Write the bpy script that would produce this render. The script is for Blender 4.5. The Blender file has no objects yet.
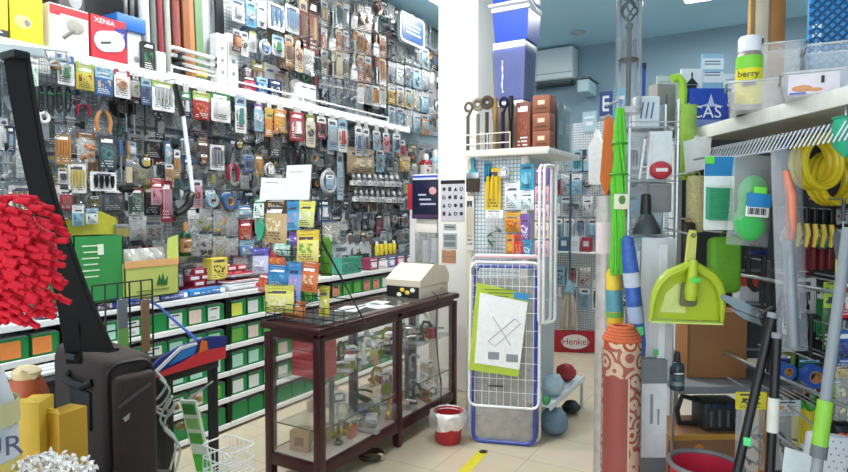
LAMP, SKY, EXPO = 34.0, 1.5, 0.6
import bpy, bmesh, math, random
from mathutils import Vector, Matrix
R = random.Random(11)
SC = bpy.context.scene
COL = SC.collection
# ------------------------------------------------------------------ camera frame
F = 600.0
TH = math.radians(30.5)
PH = math.atan(26 / 600)
EYE = Vector((0, 0, 1.6))
FH = Vector((-math.sin(TH), math.cos(TH), 0))
RT = Vector((math.cos(TH), math.sin(TH), 0))
FW = FH * math.cos(PH) + Vector((0, 0, -math.sin(PH)))
UP = RT.cross(FW)
def ray(px, py): return FW + RT * ((px - 424) / F) + UP * ((236 - py) / F)
def P(px, py, d):
    r = ray(px, py); return EYE + r * (d / r.dot(FH))
def onx(px, py, X):
    r = ray(px, py); return EYE + r * (X / r.x)
def ony(px, py, Y):
    r = ray(px, py); return EYE + r * (Y / r.y)
def onz(px, py, z):
    r = ray(px, py); return EYE + r * ((z - 1.6) / r.z)
def depth(p): return (Vector(p) - EYE).dot(FH)
def pixel(p):
    q = Vector(p) - EYE; a = q.dot(FW)
    return 424 + F * q.dot(RT) / a, 236 - F * q.dot(UP) / a
# ------------------------------------------------------------------ materials
PAL = {'red': 'b92c36', 'crimson': 'a3142c', 'orange': 'd98a42', 'yellow': 'dcc544', 'lime green': '9dbb48', 'green': '2f8a4c', 'dark green': '14542e',
       'teal': '1f8f8c', 'light blue': '8fbdd6', 'blue': '3a68a8', 'navy': '1d2758', 'purple': '6a4aa4', 'pink': 'd597aa', 'white': 'f2f2f0',
       'cream': 'ece2c6', 'beige': 'd3bd98', 'brown': '7a4f30', 'tan': 'b98a55', 'grey': '8b8f93', 'light grey': 'c3c7ca', 'dark grey': '46494d',
       'silver': 'b9bec4', 'black': '101113', 'maroon': '3a1116', 'olive': '8c9132', 'gold': 'c39a35'}
def rgb(c):
    if isinstance(c, tuple): return c
    h = PAL.get(c, c)
    v = [int(h[i:i + 2], 16) / 255 for i in (0, 2, 4)]
    return tuple(x / 12.92 if x < .04045 else ((x + .055) / 1.055) ** 2.4 for x in v) + (1,)
MATS = {}
def newmat(key):
    m = bpy.data.materials.new(key); m.use_nodes = True
    nt = m.node_tree; nt.nodes.clear()
    o = nt.nodes.new('ShaderNodeOutputMaterial')
    return m, nt, o
def nd(nt, t, **kw):
    n = nt.nodes.new(t)
    for k, v in kw.items():
        if k.startswith('i_'): n.inputs[k[2:].replace('_', ' ')].default_value = v
        else: setattr(n, k, v)
    return n
def M(c, rough=.5, metal=0, vary=.12, scale=30, bump=0, emit=0, coat=0):
    key = ('M', c, rough, metal, vary, scale, bump, emit)
    if key in MATS: return MATS[key]
    m, nt, o = newmat('mat_%s' % (c if isinstance(c, str) else 'c'))
    b = nd(nt, 'ShaderNodeBsdfPrincipled'); b.inputs['Roughness'].default_value = rough; b.inputs['Metallic'].default_value = metal
    tc = nd(nt, 'ShaderNodeTexCoord'); nz = nd(nt, 'ShaderNodeTexNoise', i_Scale=scale, i_Detail=3.0)
    nt.links.new(tc.outputs['Object'], nz.inputs['Vector'])
    col = rgb(c)
    mx = nd(nt, 'ShaderNodeMix', data_type='RGBA')
    mx.inputs[6].default_value = tuple(x * (1 - vary) for x in col[:3]) + (1,)
    mx.inputs[7].default_value = tuple(min(1, x * (1 + vary)) for x in col[:3]) + (1,)
    nt.links.new(nz.outputs['Fac'], mx.inputs[0]); nt.links.new(mx.outputs[2], b.inputs['Base Color'])
    if bump:
        bp = nd(nt, 'ShaderNodeBump', i_Strength=bump, i_Distance=.01)
        nt.links.new(nz.outputs['Fac'], bp.inputs['Height']); nt.links.new(bp.outputs['Normal'], b.inputs['Normal'])
    if emit:
        b.inputs['Emission Color'].default_value = col; b.inputs['Emission Strength'].default_value = emit
    nt.links.new(b.outputs[0], o.inputs[0]); MATS[key] = m; return m
def metal(c='silver', rough=.32): return M(c, rough, .85, .08)
def plastic(c, rough=.35): return M(c, rough, 0, .06)
def clear(c='white', haze=.15, gloss=.12):
    """thin see-through film or glass: transparent, a little diffuse haze, glossy reflection by angle"""
    key = ('C', c, haze, gloss)
    if key in MATS: return MATS[key]
    m, nt, o = newmat('mat_clear')
    t = nd(nt, 'ShaderNodeBsdfTransparent'); d = nd(nt, 'ShaderNodeBsdfDiffuse'); g = nd(nt, 'ShaderNodeBsdfGlossy', i_Roughness=.08)
    d.inputs[0].default_value = rgb(c)
    tc = nd(nt, 'ShaderNodeTexCoord'); nz = nd(nt, 'ShaderNodeTexNoise', i_Scale=14.0, i_Detail=2.0)
    nt.links.new(tc.outputs['Object'], nz.inputs['Vector'])
    mr = nd(nt, 'ShaderNodeMapRange'); mr.inputs[1].default_value = .35; mr.inputs[2].default_value = .7
    mr.inputs[3].default_value = haze * .8; mr.inputs[4].default_value = min(1, haze * 1.2)
    nt.links.new(nz.outputs['Fac'], mr.inputs[0])
    m1 = nd(nt, 'ShaderNodeMixShader'); nt.links.new(mr.outputs[0], m1.inputs[0]); nt.links.new(t.outputs[0], m1.inputs[1]); nt.links.new(d.outputs[0], m1.inputs[2])
    lw = nd(nt, 'ShaderNodeLayerWeight', i_Blend=.35)
    ml = nd(nt, 'ShaderNodeMath', operation='MULTIPLY'); ml.inputs[1].default_value = 4 * gloss
    nt.links.new(lw.outputs['Fresnel'], ml.inputs[0]); ml.use_clamp = True
    m2 = nd(nt, 'ShaderNodeMixShader'); nt.links.new(ml.outputs[0], m2.inputs[0]); nt.links.new(m1.outputs[0], m2.inputs[1]); nt.links.new(g.outputs[0], m2.inputs[2])
    nt.links.new(m2.outputs[0], o.inputs[0]); MATS[key] = m; return m
def printed(c, c2='white', c3='grey', var=0, rough=.4):
    """printed card: base colour, header band, a picture patch and rows of print"""
    key = ('P', c, c2, c3, var)
    if key in MATS: return MATS[key]
    m, nt, o = newmat('mat_print')
    L = nt.links.new
    b = nd(nt, 'ShaderNodeBsdfPrincipled', i_Roughness=rough)
    tc = nd(nt, 'ShaderNodeTexCoord'); sp = nd(nt, 'ShaderNodeSeparateXYZ'); L(tc.outputs['Generated'], sp.inputs[0])
    def mth(op, a, bb):
        n = nd(nt, 'ShaderNodeMath', operation=op)
        for i, v in enumerate((a, bb)):
            if isinstance(v, (int, float)): n.inputs[i].default_value = v
            else: L(v, n.inputs[i])
        return n.outputs[0]
    def mix(f, a, bb):
        n = nd(nt, 'ShaderNodeMix', data_type='RGBA')
        L(f, n.inputs[0])
        for i, v in ((6, a), (7, bb)):
            if isinstance(v, tuple): n.inputs[i].default_value = v
            else: L(v, n.inputs[i])
        return n.outputs[2]
    x, z = sp.outputs['X'], sp.outputs['Z']
    rr = random.Random(var * 7 + len(c))
    cmb = nd(nt, 'ShaderNodeCombineXYZ'); L(x, cmb.inputs[0]); L(z, cmb.inputs[1]); cmb.inputs[2].default_value = var * 1.7
    hd = mth('GREATER_THAN', z, .70 + .1 * rr.random())
    br = nd(nt, 'ShaderNodeTexBrick', i_Scale=1.0)
    br.inputs['Brick Width'].default_value = .22; br.inputs['Row Height'].default_value = .075; br.inputs['Mortar Size'].default_value = .022
    L(cmb.outputs[0], br.inputs['Vector'])
    nz = nd(nt, 'ShaderNodeTexNoise', i_Scale=5.0, i_Detail=1.0); L(cmb.outputs[0], nz.inputs['Vector'])
    band = mth('MULTIPLY', mth('LESS_THAN', z, .28), mth('GREATER_THAN', z, .06))
    side = mth('MULTIPLY', mth('GREATER_THAN', x, .12), mth('LESS_THAN', x, .80))
    txt = mth('MULTIPLY', mth('MULTIPLY', band, side), mth('LESS_THAN', br.outputs['Fac'], .5))
    txt = mth('MULTIPLY', txt, mth('GREATER_THAN', nz.outputs['Fac'], .42))
    pic = mth('MULTIPLY', mth('MULTIPLY', mth('GREATER_THAN', z, .32), mth('LESS_THAN', z, .66)), mth('GREATER_THAN', nz.outputs['Fac'], .5))
    pic = mth('MULTIPLY', pic, side)
    col = mix(hd, rgb(c), rgb(c2))
    col = mix(pic, col, rgb(c3))
    dark = sum(rgb(c)[:3]) / 3 > .25
    col = mix(txt, col, (.05, .05, .06, 1) if dark else (.8, .8, .78, 1))
    ht = mth('MULTIPLY', mth('MULTIPLY', mth('GREATER_THAN', z, .80), mth('LESS_THAN', z, .91)), mth('MULTIPLY', side, mth('GREATER_THAN', nz.outputs['Fac'], .40)))
    dark2 = sum(rgb(c2)[:3]) / 3 > .25
    col = mix(ht, col, (.06, .06, .1, 1) if dark2 else (.85, .85, .85, 1))
    L(col, b.inputs['Base Color']); L(b.outputs[0], o.inputs[0]); MATS[key] = m; return m
def emission(c, s):
    key = ('E', c, s)
    if key in MATS: return MATS[key]
    m, nt, o = newmat('mat_lamp'); e = nd(nt, 'ShaderNodeEmission', i_Strength=s); e.inputs[0].default_value = rgb(c)
    nt.links.new(e.outputs[0], o.inputs[0]); MATS[key] = m; return m
# ------------------------------------------------------------------ mesh builder
class MB:
    def __init__(s): s.v = []; s.f = []; s.T = Matrix.Identity(4)
    def add(s, vs, fs):
        k = len(s.v); T = s.T
        s.v += [tuple(T @ Vector(v)) for v in vs]; s.f += [tuple(i + k for i in f) for f in fs]; return s
    def box(s, c, d):
        x, y, z = (q / 2 for q in d); cx, cy, cz = c
        vs = [(cx + a * x, cy + b * y, cz + e * z) for a in (-1, 1) for b in (-1, 1) for e in (-1, 1)]
        return s.add(vs, [(0, 1, 3, 2), (4, 6, 7, 5), (0, 4, 5, 1), (2, 3, 7, 6), (0, 2, 6, 4), (1, 5, 7, 3)])
    def rbox(s, c, d, r=.005, seg=2):
        bm = bmesh.new(); bmesh.ops.create_cube(bm, size=1)
        for v in bm.verts: v.co = Vector((v.co.x * d[0], v.co.y * d[1], v.co.z * d[2]))
        r = min(r, min(d) * .48)
        bmesh.ops.bevel(bm, geom=bm.edges[:], offset=r, segments=seg, affect='EDGES', profile=.5)
        bm.verts.index_update()
        s.add([v.co + Vector(c) for v in bm.verts], [[v.index for v in f.verts] for f in bm.faces]); bm.free(); return s
    def cyl(s, p0, p1, r0, r1=None, n=12):
        r1 = r0 if r1 is None else r1
        p0 = Vector(p0); p1 = Vector(p1); a = (p1 - p0).normalized()
        u = a.orthogonal().normalized(); w = a.cross(u); vs = []
        for p, r in ((p0, r0), (p1, r1)):
            for i in range(n):
                t = 2 * math.pi * i / n; vs.append(p + (u * math.cos(t) + w * math.sin(t)) * r)
        fs = [(i, (i + 1) % n, n + (i + 1) % n, n + i) for i in range(n)] + [tuple(range(n))[::-1], tuple(range(n, 2 * n))]
        return s.add(vs, fs)
    def tube(s, pts, r, n=8, closed=False, flat=None):
        pts = [Vector(p) for p in pts]; m = len(pts); vs = []; fs = []
        rs = r if isinstance(r, (list, tuple)) else [r] * m
        u = None
        for i, p in enumerate(pts):
            a = pts[(i + 1) % m] if closed or i < m - 1 else p
            b = pts[i - 1] if closed or i > 0 else p
            t = (a - b).normalized() if (a - b).length > 1e-9 else Vector((0, 0, 1))
            u = t.orthogonal().normalized() if u is None else (u - t * u.dot(t)).normalized()
            w = t.cross(u)
            for k in range(n):
                q = 2 * math.pi * k / n; vs.append(p + (u * math.cos(q) + w * math.sin(q)) * rs[i])
        for i in range(m if closed else m - 1):
            j = (i + 1) % m
            for k in range(n): fs.append((i * n + k, i * n + (k + 1) % n, j * n + (k + 1) % n, j * n + k))
        if not closed: fs += [tuple(range(n))[::-1], tuple(range((m - 1) * n, m * n))]
        return s.add(vs, fs)
    def lathe(s, prof, c=(0, 0, 0), n=20, cap=True):
        vs = []; fs = []; m = len(prof)
        for r, z in prof:
            for i in range(n):
                t = 2 * math.pi * i / n; vs.append((c[0] + r * math.cos(t), c[1] + r * math.sin(t), c[2] + z))
        for j in range(m - 1):
            for i in range(n): fs.append((j * n + i, j * n + (i + 1) % n, (j + 1) * n + (i + 1) % n, (j + 1) * n + i))
        if cap: fs += [tuple(range(n))[::-1], tuple(range((m - 1) * n, m * n))]
        return s.add(vs, fs)
    def prism(s, out, y0, y1):
        """outline of (x, z) points, thick from y0 (front) to y1 (back)"""
        n = len(out); vs = [(x, y0, z) for x, z in out] + [(x, y1, z) for x, z in out]
        return s.add(vs, [tuple(range(n)), tuple(range(n, 2 * n))[::-1]] + [(i, n + i, n + (i + 1) % n, (i + 1) % n) for i in range(n)])
    def ball(s, c, r, n=12, m=8):
        rx, ry, rz = r if isinstance(r, (tuple, list)) else (r, r, r); vs = []; fs = []
        for j in range(m + 1):
            p = math.pi * j / m
            for i in range(n):
                t = 2 * math.pi * i / n; q = max(math.sin(p), 1e-4)
                vs.append((c[0] + rx * q * math.cos(t), c[1] + ry * q * math.sin(t), c[2] - rz * math.cos(p)))
        for j in range(m):
            for i in range(n): fs.append((j * n + i, j * n + (i + 1) % n, (j + 1) * n + (i + 1) % n, (j + 1) * n + i))
        return s.add(vs, fs)
    def torus(s, c, R_, r, axis='y', n=24, k=8, a0=0, a1=2 * math.pi):
        full = abs(a1 - a0 - 2 * math.pi) < 1e-6
        pts = []
        for i in range(n if full else n + 1):
            t = a0 + (a1 - a0) * i / n; a, b = R_ * math.cos(t), R_ * math.sin(t)
            pts.append({'y': (c[0] + a, c[1], c[2] + b), 'z': (c[0] + a, c[1] + b, c[2]), 'x': (c[0], c[1] + a, c[2] + b)}[axis])
        return s.tube(pts, r, k, closed=full)
    def pillow(s, w, h, t, z0=0, y=0, nx=6, nz=8, wob=.0, seed=0):
        """a flat sealed bag hanging down from z0, bulging towards -y and a little to +y"""
        rr = random.Random(seed); vs = []; fs = []
        for sd in (-1, 1):
            for j in range(nz + 1):
                for i in range(nx + 1):
                    u = 2 * i / nx - 1; v = 2 * j / nz - 1
                    b = max(0, (1 - u * u) * (1 - v * v)) ** .5
                    e = (1 if sd < 0 else -.15)
                    vs.append((u * w / 2, y - e * t * b * (1 + wob * rr.uniform(-1, 1)), z0 - (v + 1) / 2 * h))
        q = (nx + 1) * (nz + 1)
        for sd in (0, 1):
            for j in range(nz):
                for i in range(nx):
                    a = sd * q + j * (nx + 1) + i; f = (a, a + nx + 1, a + nx + 2, a + 1)
                    fs.append(f if sd == 0 else f[::-1])
        return s.add(vs, fs)
    def mesh(s, name, mat, ang=38):
        me = bpy.data.meshes.new(name); me.from_pydata(s.v, [], s.f); me.validate()
        me.polygons.foreach_set('use_smooth', [True] * len(me.polygons)); me.set_sharp_from_angle(angle=math.radians(ang))
        if mat: me.materials.append(mat)
        me.update(); return me
def rrect(w, h, r, cx=0, cz=0, n=3):
    pts = []
    for sx, sz, a in ((1, 1, 0), (-1, 1, 90), (-1, -1, 180), (1, -1, 270)):
        for k in range(n + 1):
            t = math.radians(a + 90 * k / n); pts.append((cx + sx * (w / 2 - r) + r * math.cos(t), cz + sz * (h / 2 - r) + r * math.sin(t)))
    return pts
def thing(name, label, cat, loc=(0, 0, 0), rz=0, group=None, rot=None):
    o = bpy.data.objects.new(name, None); COL.objects.link(o); o.empty_display_size = .05
    o.location = loc; o.rotation_euler = rot if rot else (0, 0, rz)
    o['label'] = label; o['category'] = cat
    if group: o['group'] = group
    return o
def part(name, mb, mat, parent=None, label=None):
    o = bpy.data.objects.new(name, mb.mesh(name, mat) if isinstance(mb, MB) else mb); COL.objects.link(o)
    if parent: o.parent = parent
    if label: o['label'] = label
    return o
def solo(name, mb, mat, label, cat, loc=(0, 0, 0), rz=0, group=None, rot=None):
    o = part(name, mb, mat); o.location = loc; o.rotation_euler = rot if rot else (0, 0, rz); o['label'] = label; o['category'] = cat
    if group: o['group'] = group
    return o
def struct(name, mb, mat, parent=None):
    o = part(name, mb, mat, parent)
    if not parent: o['kind'] = 'structure'
    return o
def lettering(txt, size, mat, parent, loc, rot=(math.pi / 2, 0, 0), depth_=.0008, sx=1, name='lettering'):
    cu = bpy.data.curves.new('t', 'FONT'); cu.body = txt; cu.size = size; cu.extrude = depth_; cu.align_x = 'CENTER'; cu.align_y = 'CENTER'
    cu.resolution_u = 3
    tmp = bpy.data.objects.new('t', cu); me = bpy.data.meshes.new_from_object(tmp); bpy.data.objects.remove(tmp); me.name = name
    me.materials.append(mat); o = part(name, me, mat, parent); o.location = loc; o.rotation_euler = rot; o.scale = (sx, 1, 1); return o
Z90 = math.pi / 2
def smooth(pts, n=5):
    pts = [Vector(p) for p in pts]; out = []
    for i in range(len(pts) - 1):
        a, b, c, d = pts[max(i - 1, 0)], pts[i], pts[i + 1], pts[min(i + 2, len(pts) - 1)]
        for k in range(n):
            t = k / n; out.append(.5 * ((2 * b) + (c - a) * t + (2 * a - 5 * b + 4 * c - d) * t * t + (3 * b - a - 3 * c + d) * t ** 3))
    return out + [pts[-1]]
# ------------------------------------------------------------------ kinds of hanging goods; origin = hang point, front faces -y, hangs down -z
def k_blister(r, w, h, c, c2, c3, sd):
    m = MB().prism(rrect(w, h, min(w, h) * .08, 0, -h / 2), -.003, 0)
    part('backing_card', m, printed(c, c2, c3, sd % 3), r)
    t = sd % 3; b = MB(); pw, ph = w * .55, h * .42; zc = -h * .55
    if t == 0: b.rbox((0, -.014, zc), (pw, .02, ph), .006)
    elif t == 1: b.cyl((0, -.014, zc - ph / 2), (0, -.014, zc + ph / 2), pw * .28, pw * .22, 10); b.cyl((0, -.014, zc - ph / 2), (0, -.014, zc - ph * .2), pw * .34, pw * .34, 10)
    else:
        b.torus((0, -.013, zc), pw * .36, pw * .13, 'y', 16, 6)
    part('product', b, plastic(c3, .3), r)
    q = MB(); d = .028
    vs = []
    for y, k in ((-.0035, 1.0), (-d, .86)):
        for x, z in rrect(w * .82 * k, h * .58 * k, w * .1 * k, 0, zc, 2): vs.append((x, y, z))
    n = len(vs) // 2
    q.add(vs, [tuple(range(n, 2 * n))] + [(i, (i + 1) % n, n + (i + 1) % n, n + i) for i in range(n)])
    part('clear_bubble', q, clear('white', .06, .1), r)
def k_pouch(r, w, h, c, c2, c3, sd):
    part('pouch', MB().pillow(w, h * .86, w * .14, -h * .14, 0, 5, 6, .1, sd), printed(c, c2, c3, sd % 3, .3), r)
    part('header_card', MB().prism(rrect(w * 1.02, h * .18, w * .04, 0, -h * .09), -.004, .002), printed(c2, c2, c, 1), r)
def k_bag(r, w, h, c, c2, c3, sd):
    rr = random.Random(sd); m = MB()
    for i in range(9):
        x = rr.uniform(-.3, .3) * w; z = -h * rr.uniform(.42, .88); s = w * rr.uniform(.1, .17)
        if sd % 2: m.ball((x, -.012, z), (s, s * .5, s), 8, 5)
        else:
            a = rr.uniform(-1, 1); m.cyl((x - s * math.cos(a), -.012, z - s * math.sin(a) * 1.6), (x + s * math.cos(a), -.012, z + s * math.sin(a) * 1.6), s * .3, None, 7)
    part('contents', m, M(c, .4, .4 if c in ('silver', 'grey', 'gold') else 0), r)
    part('clear_bag', MB().pillow(w, h * .84, w * .16, -h * .16, 0, 5, 6, .25, sd), clear('white', .22, .14), r)
    part('header_card', MB().prism(rrect(w * 1.02, h * .22, w * .03, 0, -h * .11), -.004, .002), printed(c2, c2, c3, sd % 2), r)
def k_pliers(r, w, h, c, c2, c3, sd):
    zj = -h * .36
    m = MB(); m.prism([(-w * .16, zj - w * .1), (w * .16, zj - w * .1), (w * .2, zj + w * .1), (w * .09, -h * .02), (-w * .09, -h * .02), (-w * .2, zj + w * .1)], -.014, -.002)
    m.cyl((0, -.018, zj), (0, .0, zj), w * .12, None, 10)
    part('jaws', m, metal('grey', .35), r)
    for s in (-1, 1):
        pts = [(s * w * .08, -.008, zj - w * .05), (s * w * .30, -.008, zj - h * .14), (s * w * .42, -.008, zj - h * .35), (s * w * .34, -.008, -h * .97)]
        part('handle', MB().tube(pts, [w * .09, w * .12, w * .13, w * .10], 8), plastic(c), r)
def k_screwdriver(r, w, h, c, c2, c3, sd):
    rh = min(w * .3, h * .09)
    part('handle', MB().lathe([(rh * .5, 0), (rh, -.01 * h), (rh, -h * .1), (rh * .7, -h * .16), (rh, -h * .22), (rh, -h * .36), (rh * .6, -h * .40)][::-1], (0, -rh, 0), 10), plastic(c), r)
    part('shaft', MB().cyl((0, -rh, -h * .39), (0, -rh, -h * .96), rh * .34, None, 8).box((0, -rh, -h * .98), (rh * .9, rh * .25, h * .05)), metal(), r)
    part('collar', MB().cyl((0, -rh, -h * .37), (0, -rh, -h * .41), rh * .75, None, 10), plastic(c2), r)
def k_brush(r, w, h, c, c2, c3, sd):
    out = [(-w * .10, 0), (w * .10, 0), (w * .14, -h * .12), (w * .09, -h * .3), (w * .28, -h * .45), (-w * .28, -h * .45), (-w * .09, -h * .3), (-w * .14, -h * .12)]
    part('handle', MB().prism(out, -.016, -.002), M(c, .45), r)
    fe = part('ferrule', MB().rbox((0, -.01, -h * .53), (w * .86, .02, h * .17), .004), metal('silver', .3), r)
    b = MB(); n = 7
    for i in range(n):
        x = (i - (n - 1) / 2) * w * .84 / n; b.box((x, -.01, -h * (.80 + .01 * (i % 2))), (w * .8 / n, .016, h * .38))
    part('bristles', b, M(c2, .8, 0, .3, 120), fe)
def k_hammer(r, w, h, c, c2, c3, sd):
    part('handle', MB().tube([(0, -.014, -h * .12), (0, -.014, -h * .5), (0, -.014, -h * .98)], [w * .08, w * .07, w * .11], 8), M(c, .45), r)
    m = MB().rbox((0, -.014, -h * .08), (w * .42, .026, h * .11), .004)
    m.cyl((-w * .2, -.014, -h * .08), (-w * .48, -.014, -h * .08), h * .055, h * .065, 10)
    m.prism([(w * .2, -h * .02), (w * .2, -h * .13), (w * .36, -h * .12), (w * .5, -h * .17), (w * .42, -h * .07)], -.024, -.004)
    part('head', m, metal('dark grey', .4), r)
def k_scissors(r, w, h, c, c2, c3, sd):
    for s in (-1, 1):
        part('blade', MB().prism([(s * w * .05, -h * .55), (-s * w * .12, -h * .52), (-s * w * .02, -h), (s * w * .06, -h * .95)][::s], -.006 - .003 * (s + 1), -.003 - .003 * (s + 1)), metal('silver', .2), r)
        part('handle', MB().torus((s * w * .25, -.007, -h * .2), w * .2, w * .07, 'y', 16, 6).tube([(s * w * .16, -.007, -h * .36), (0, -.007, -h * .55)], w * .07, 6), plastic(c), r)
def k_coil(r, w, h, c, c2, c3, sd):
    m = MB(); rad = w * .40
    for i in range(5):
        rr = rad * (1 - .07 * (i % 3)); m.torus(((i % 2) * .003, -.012 - .006 * (i // 2), -rad * 1.1 - (h - 2.2 * rad) * .5), rr, w * .045, 'y', 22, 6)
    part('loops', m, plastic(c, .45), r)
    t = MB(); zc = -rad * 1.1 - (h - 2.2 * rad) * .5
    t.rbox((0, -.018, zc + rad * .95), (w * .12, .034, w * .22), .004); ti = part('tie', t, plastic(c2), r)
    part('tag', MB().prism(rrect(w * .42, w * .5, .004, 0, zc), -.034, -.031), printed(c3, 'white', c2, 1), ti)
def k_trowel(r, w, h, c, c2, c3, sd):
    part('handle', MB().tube([(0, -.018, 0), (0, -.018, -h * .12), (0, -.018, -h * .34)], [w * .1, w * .14, w * .10], 10), M(c, .4), r)
    part('neck', MB().tube([(0, -.018, -h * .33), (0, -.018, -h * .45), (0, -.004, -h * .52)], w * .045, 6), metal(), r)
    part('blade', MB().prism([(-w * .36, -h * .5), (w * .36, -h * .5), (w * .46, -h * .62), (w * .2, -h * .95), (0, -h), (-w * .2, -h * .95), (-w * .46, -h * .62)][::-1], -.006, -.003), metal('silver', .25), r)
def k_roller(r, w, h, c, c2, c3, sd):
    part('roller_sleeve', MB().cyl((-w * .42, -.03, -h * .14), (w * .42, -.03, -h * .14), h * .12, None, 14), M(c2, .9, 0, .2, 200, .4), r)
    part('frame', MB().tube([(w * .42, -.03, -h * .14), (w * .48, -.03, -h * .14), (w * .48, -.03, -h * .36), (0, -.03, -h * .44), (0, -.03, -h * .6)], w * .03, 6), metal(), r)
    part('handle', MB().tube([(0, -.03, -h * .58), (0, -.03, -h * .8), (0, -.03, -h)], [w * .08, w * .11, w * .08], 8), plastic(c), r)
def k_spanner(r, w, h, c, c2, c3, sd):
    n = 3 + sd % 2; 
    for i in range(n):
        x = (i - (n - 1) / 2) * w * .8 / n; k = 1 - .09 * i
        m = MB().box((x, -.006, -h * .45 * k), (w * .10, .006, h * .7 * k)); m.torus((x, -.006, -h * .86 * k), w * .09, w * .04, 'y', 12, 5)
        m.prism([(x - w * .1, -h * .12), (x - w * .1, 0), (x - w * .04, 0), (x - w * .03, -h * .06), (x + w * .03, -h * .06), (x + w * .04, 0), (x + w * .1, 0), (x + w * .1, -h * .12)], -.01, -.002)
        part('spanner', m, metal('silver', .25), r)
    part('holder', MB().rbox((0, -.004, -h * .4), (w, .018, h * .08), .003), plastic(c), r)
def k_saw(r, w, h, c, c2, c3, sd):
    teeth = []
    for i in range(15): teeth += [(w * .32, -h * (.3 + .046 * i)), (w * .26, -h * (.3 + .046 * i + .023))]
    part('blade', MB().prism([(-w * .3, -h * .28)] + [(-w * .05, -h)] + teeth[::-1], -.005, -.003), metal('silver', .3), r)
    m = MB().torus((0, -.008, -h * .14), w * .28, w * .11, 'y', 16, 7); m.box((0, -.008, -h * .28), (w * .5, .014, h * .06)); part('handle', m, plastic(c), r)
def k_tool_card(r, w, h, c, c2, c3, sd):
    """several slim tools fixed on one card"""
    part('backing_card', MB().prism(rrect(w, h, w * .05, 0, -h / 2), -.003, 0), printed('white' if sd % 2 else c2, c2, c2, sd % 3), r)
    n = 3 + sd % 3
    for i in range(n):
        x = (i - (n - 1) / 2) * w * .84 / n; k = .75 - .06 * ((i * 5 + sd) % 3)
        m = MB().tube([(x, -.012, -h * .2), (x, -.012, -h * .45), (x, -.012, -h * (.25 + k * .85))], [w * .28 / n, w * .34 / n, w * .15 / n], 7)
        part('tool', m, plastic(c, .35), r)
def k_box(r, w, h, c, c2, c3, sd):
    d = min(.08, w * .7)
    part('carton', MB().box((0, -d / 2 - .001, -h / 2), (w, d, h)), printed(c, c2, c3, sd % 3), r)
    part('hang_tab', MB().prism([(-w * .4, -.001), (w * .4, -.001), (w * .3, h * .12), (-w * .3, h * .12)], -.003, -.001), M(c2, .5), r)
def k_tape(r, w, h, c, c2, c3, sd):
    zc = -h * .52; rad = w * .46
    m = MB()
    prof = [(rad * .55, -.016), (rad, -.016), (rad, .016), (rad * .55, .016)]
    m.T = Matrix.Translation((0, -.022, zc)) @ Matrix.Rotation(math.pi / 2, 4, 'X'); m.lathe(prof + [prof[0]], n=22, cap=False); ro = part('roll', m, plastic(c, .3), r)
    m = MB(); m.T = Matrix.Translation((0, -.022, zc)) @ Matrix.Rotation(math.pi / 2, 4, 'X'); m.lathe([(rad * .47, -.017), (rad * .545, -.017), (rad * .545, .017), (rad * .47, .017), (rad * .47, -.017)], n=22, cap=False); part('core', m, M('tan', .8), ro)
    part('hang_card', MB().prism(rrect(w * .8, h * .3, .004, 0, -h * .15), -.003, 0), printed(c2, c3, c, 1), r)
def k_strap(r, w, h, c, c2, c3, sd):
    for s in (-1, 1):
        part('strand', MB().tube([(s * w * .06, -.01, 0), (s * w * .28, -.012, -h * .25), (s * w * .32, -.012, -h * .6), (s * w * .2, -.012, -h * .92), (0, -.012, -h)], w * .1, 6), M(c, .55, 0, .2, 80), r)
    part('buckle', MB().rbox((0, -.014, -h * .3), (w * .7, .02, h * .1), .004), plastic(c2), r)
def k_bottle(r, w, h, c, c2, c3, sd):
    rb = w * .46
    bb = part('bottle_body', MB().lathe([(rb * .9, -h), (rb, -h * .98), (rb, -h * .38), (rb * .8, -h * .3), (rb * .4, -h * .25)], (0, -rb, 0), 14), plastic(c, .25), r)
    part('cap', MB().lathe([(rb * .45, -h * .27), (rb * .45, -h * .1), (rb * .3, 0)], (0, -rb, 0), 12), plastic(c2), bb)
    part('wrap_label', MB().lathe([(rb * 1.02, -h * .88), (rb * 1.02, -h * .48)], (0, -rb, 0), 14, False), printed(c3, c2, c, 1), bb)
KIND = {'blister': (k_blister, 'blister_pack', 'blister pack'), 'pouch': (k_pouch, 'printed_packet', 'printed packet'), 'bag': (k_bag, 'parts_bag', 'clear bag of fittings'),
        'pliers': (k_pliers, 'pliers', 'pliers'), 'driver': (k_screwdriver, 'screwdriver', 'screwdriver'), 'brush': (k_brush, 'paintbrush', 'paintbrush'),
        'hammer': (k_hammer, 'hammer', 'hammer'), 'scissors': (k_scissors, 'scissors', 'scissors'), 'coil': (k_coil, 'cable_coil', 'cable coil'),
        'trowel': (k_trowel, 'trowel', 'trowel'), 'roller': (k_roller, 'paint_roller', 'paint roller'), 'spanner': (k_spanner, 'spanner_set', 'spanner set'),
        'saw': (k_saw, 'hand_saw', 'hand saw'), 'card': (k_tool_card, 'tool_card', 'card of slim tools'), 'box': (k_box, 'hanging_box', 'hanging box'),
        'tape': (k_tape, 'tape_roll', 'tape roll'), 'strap': (k_strap, 'strap_loop', 'strap loop'), 'bottle': (k_bottle, 'bottle', 'bottle')}
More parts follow.
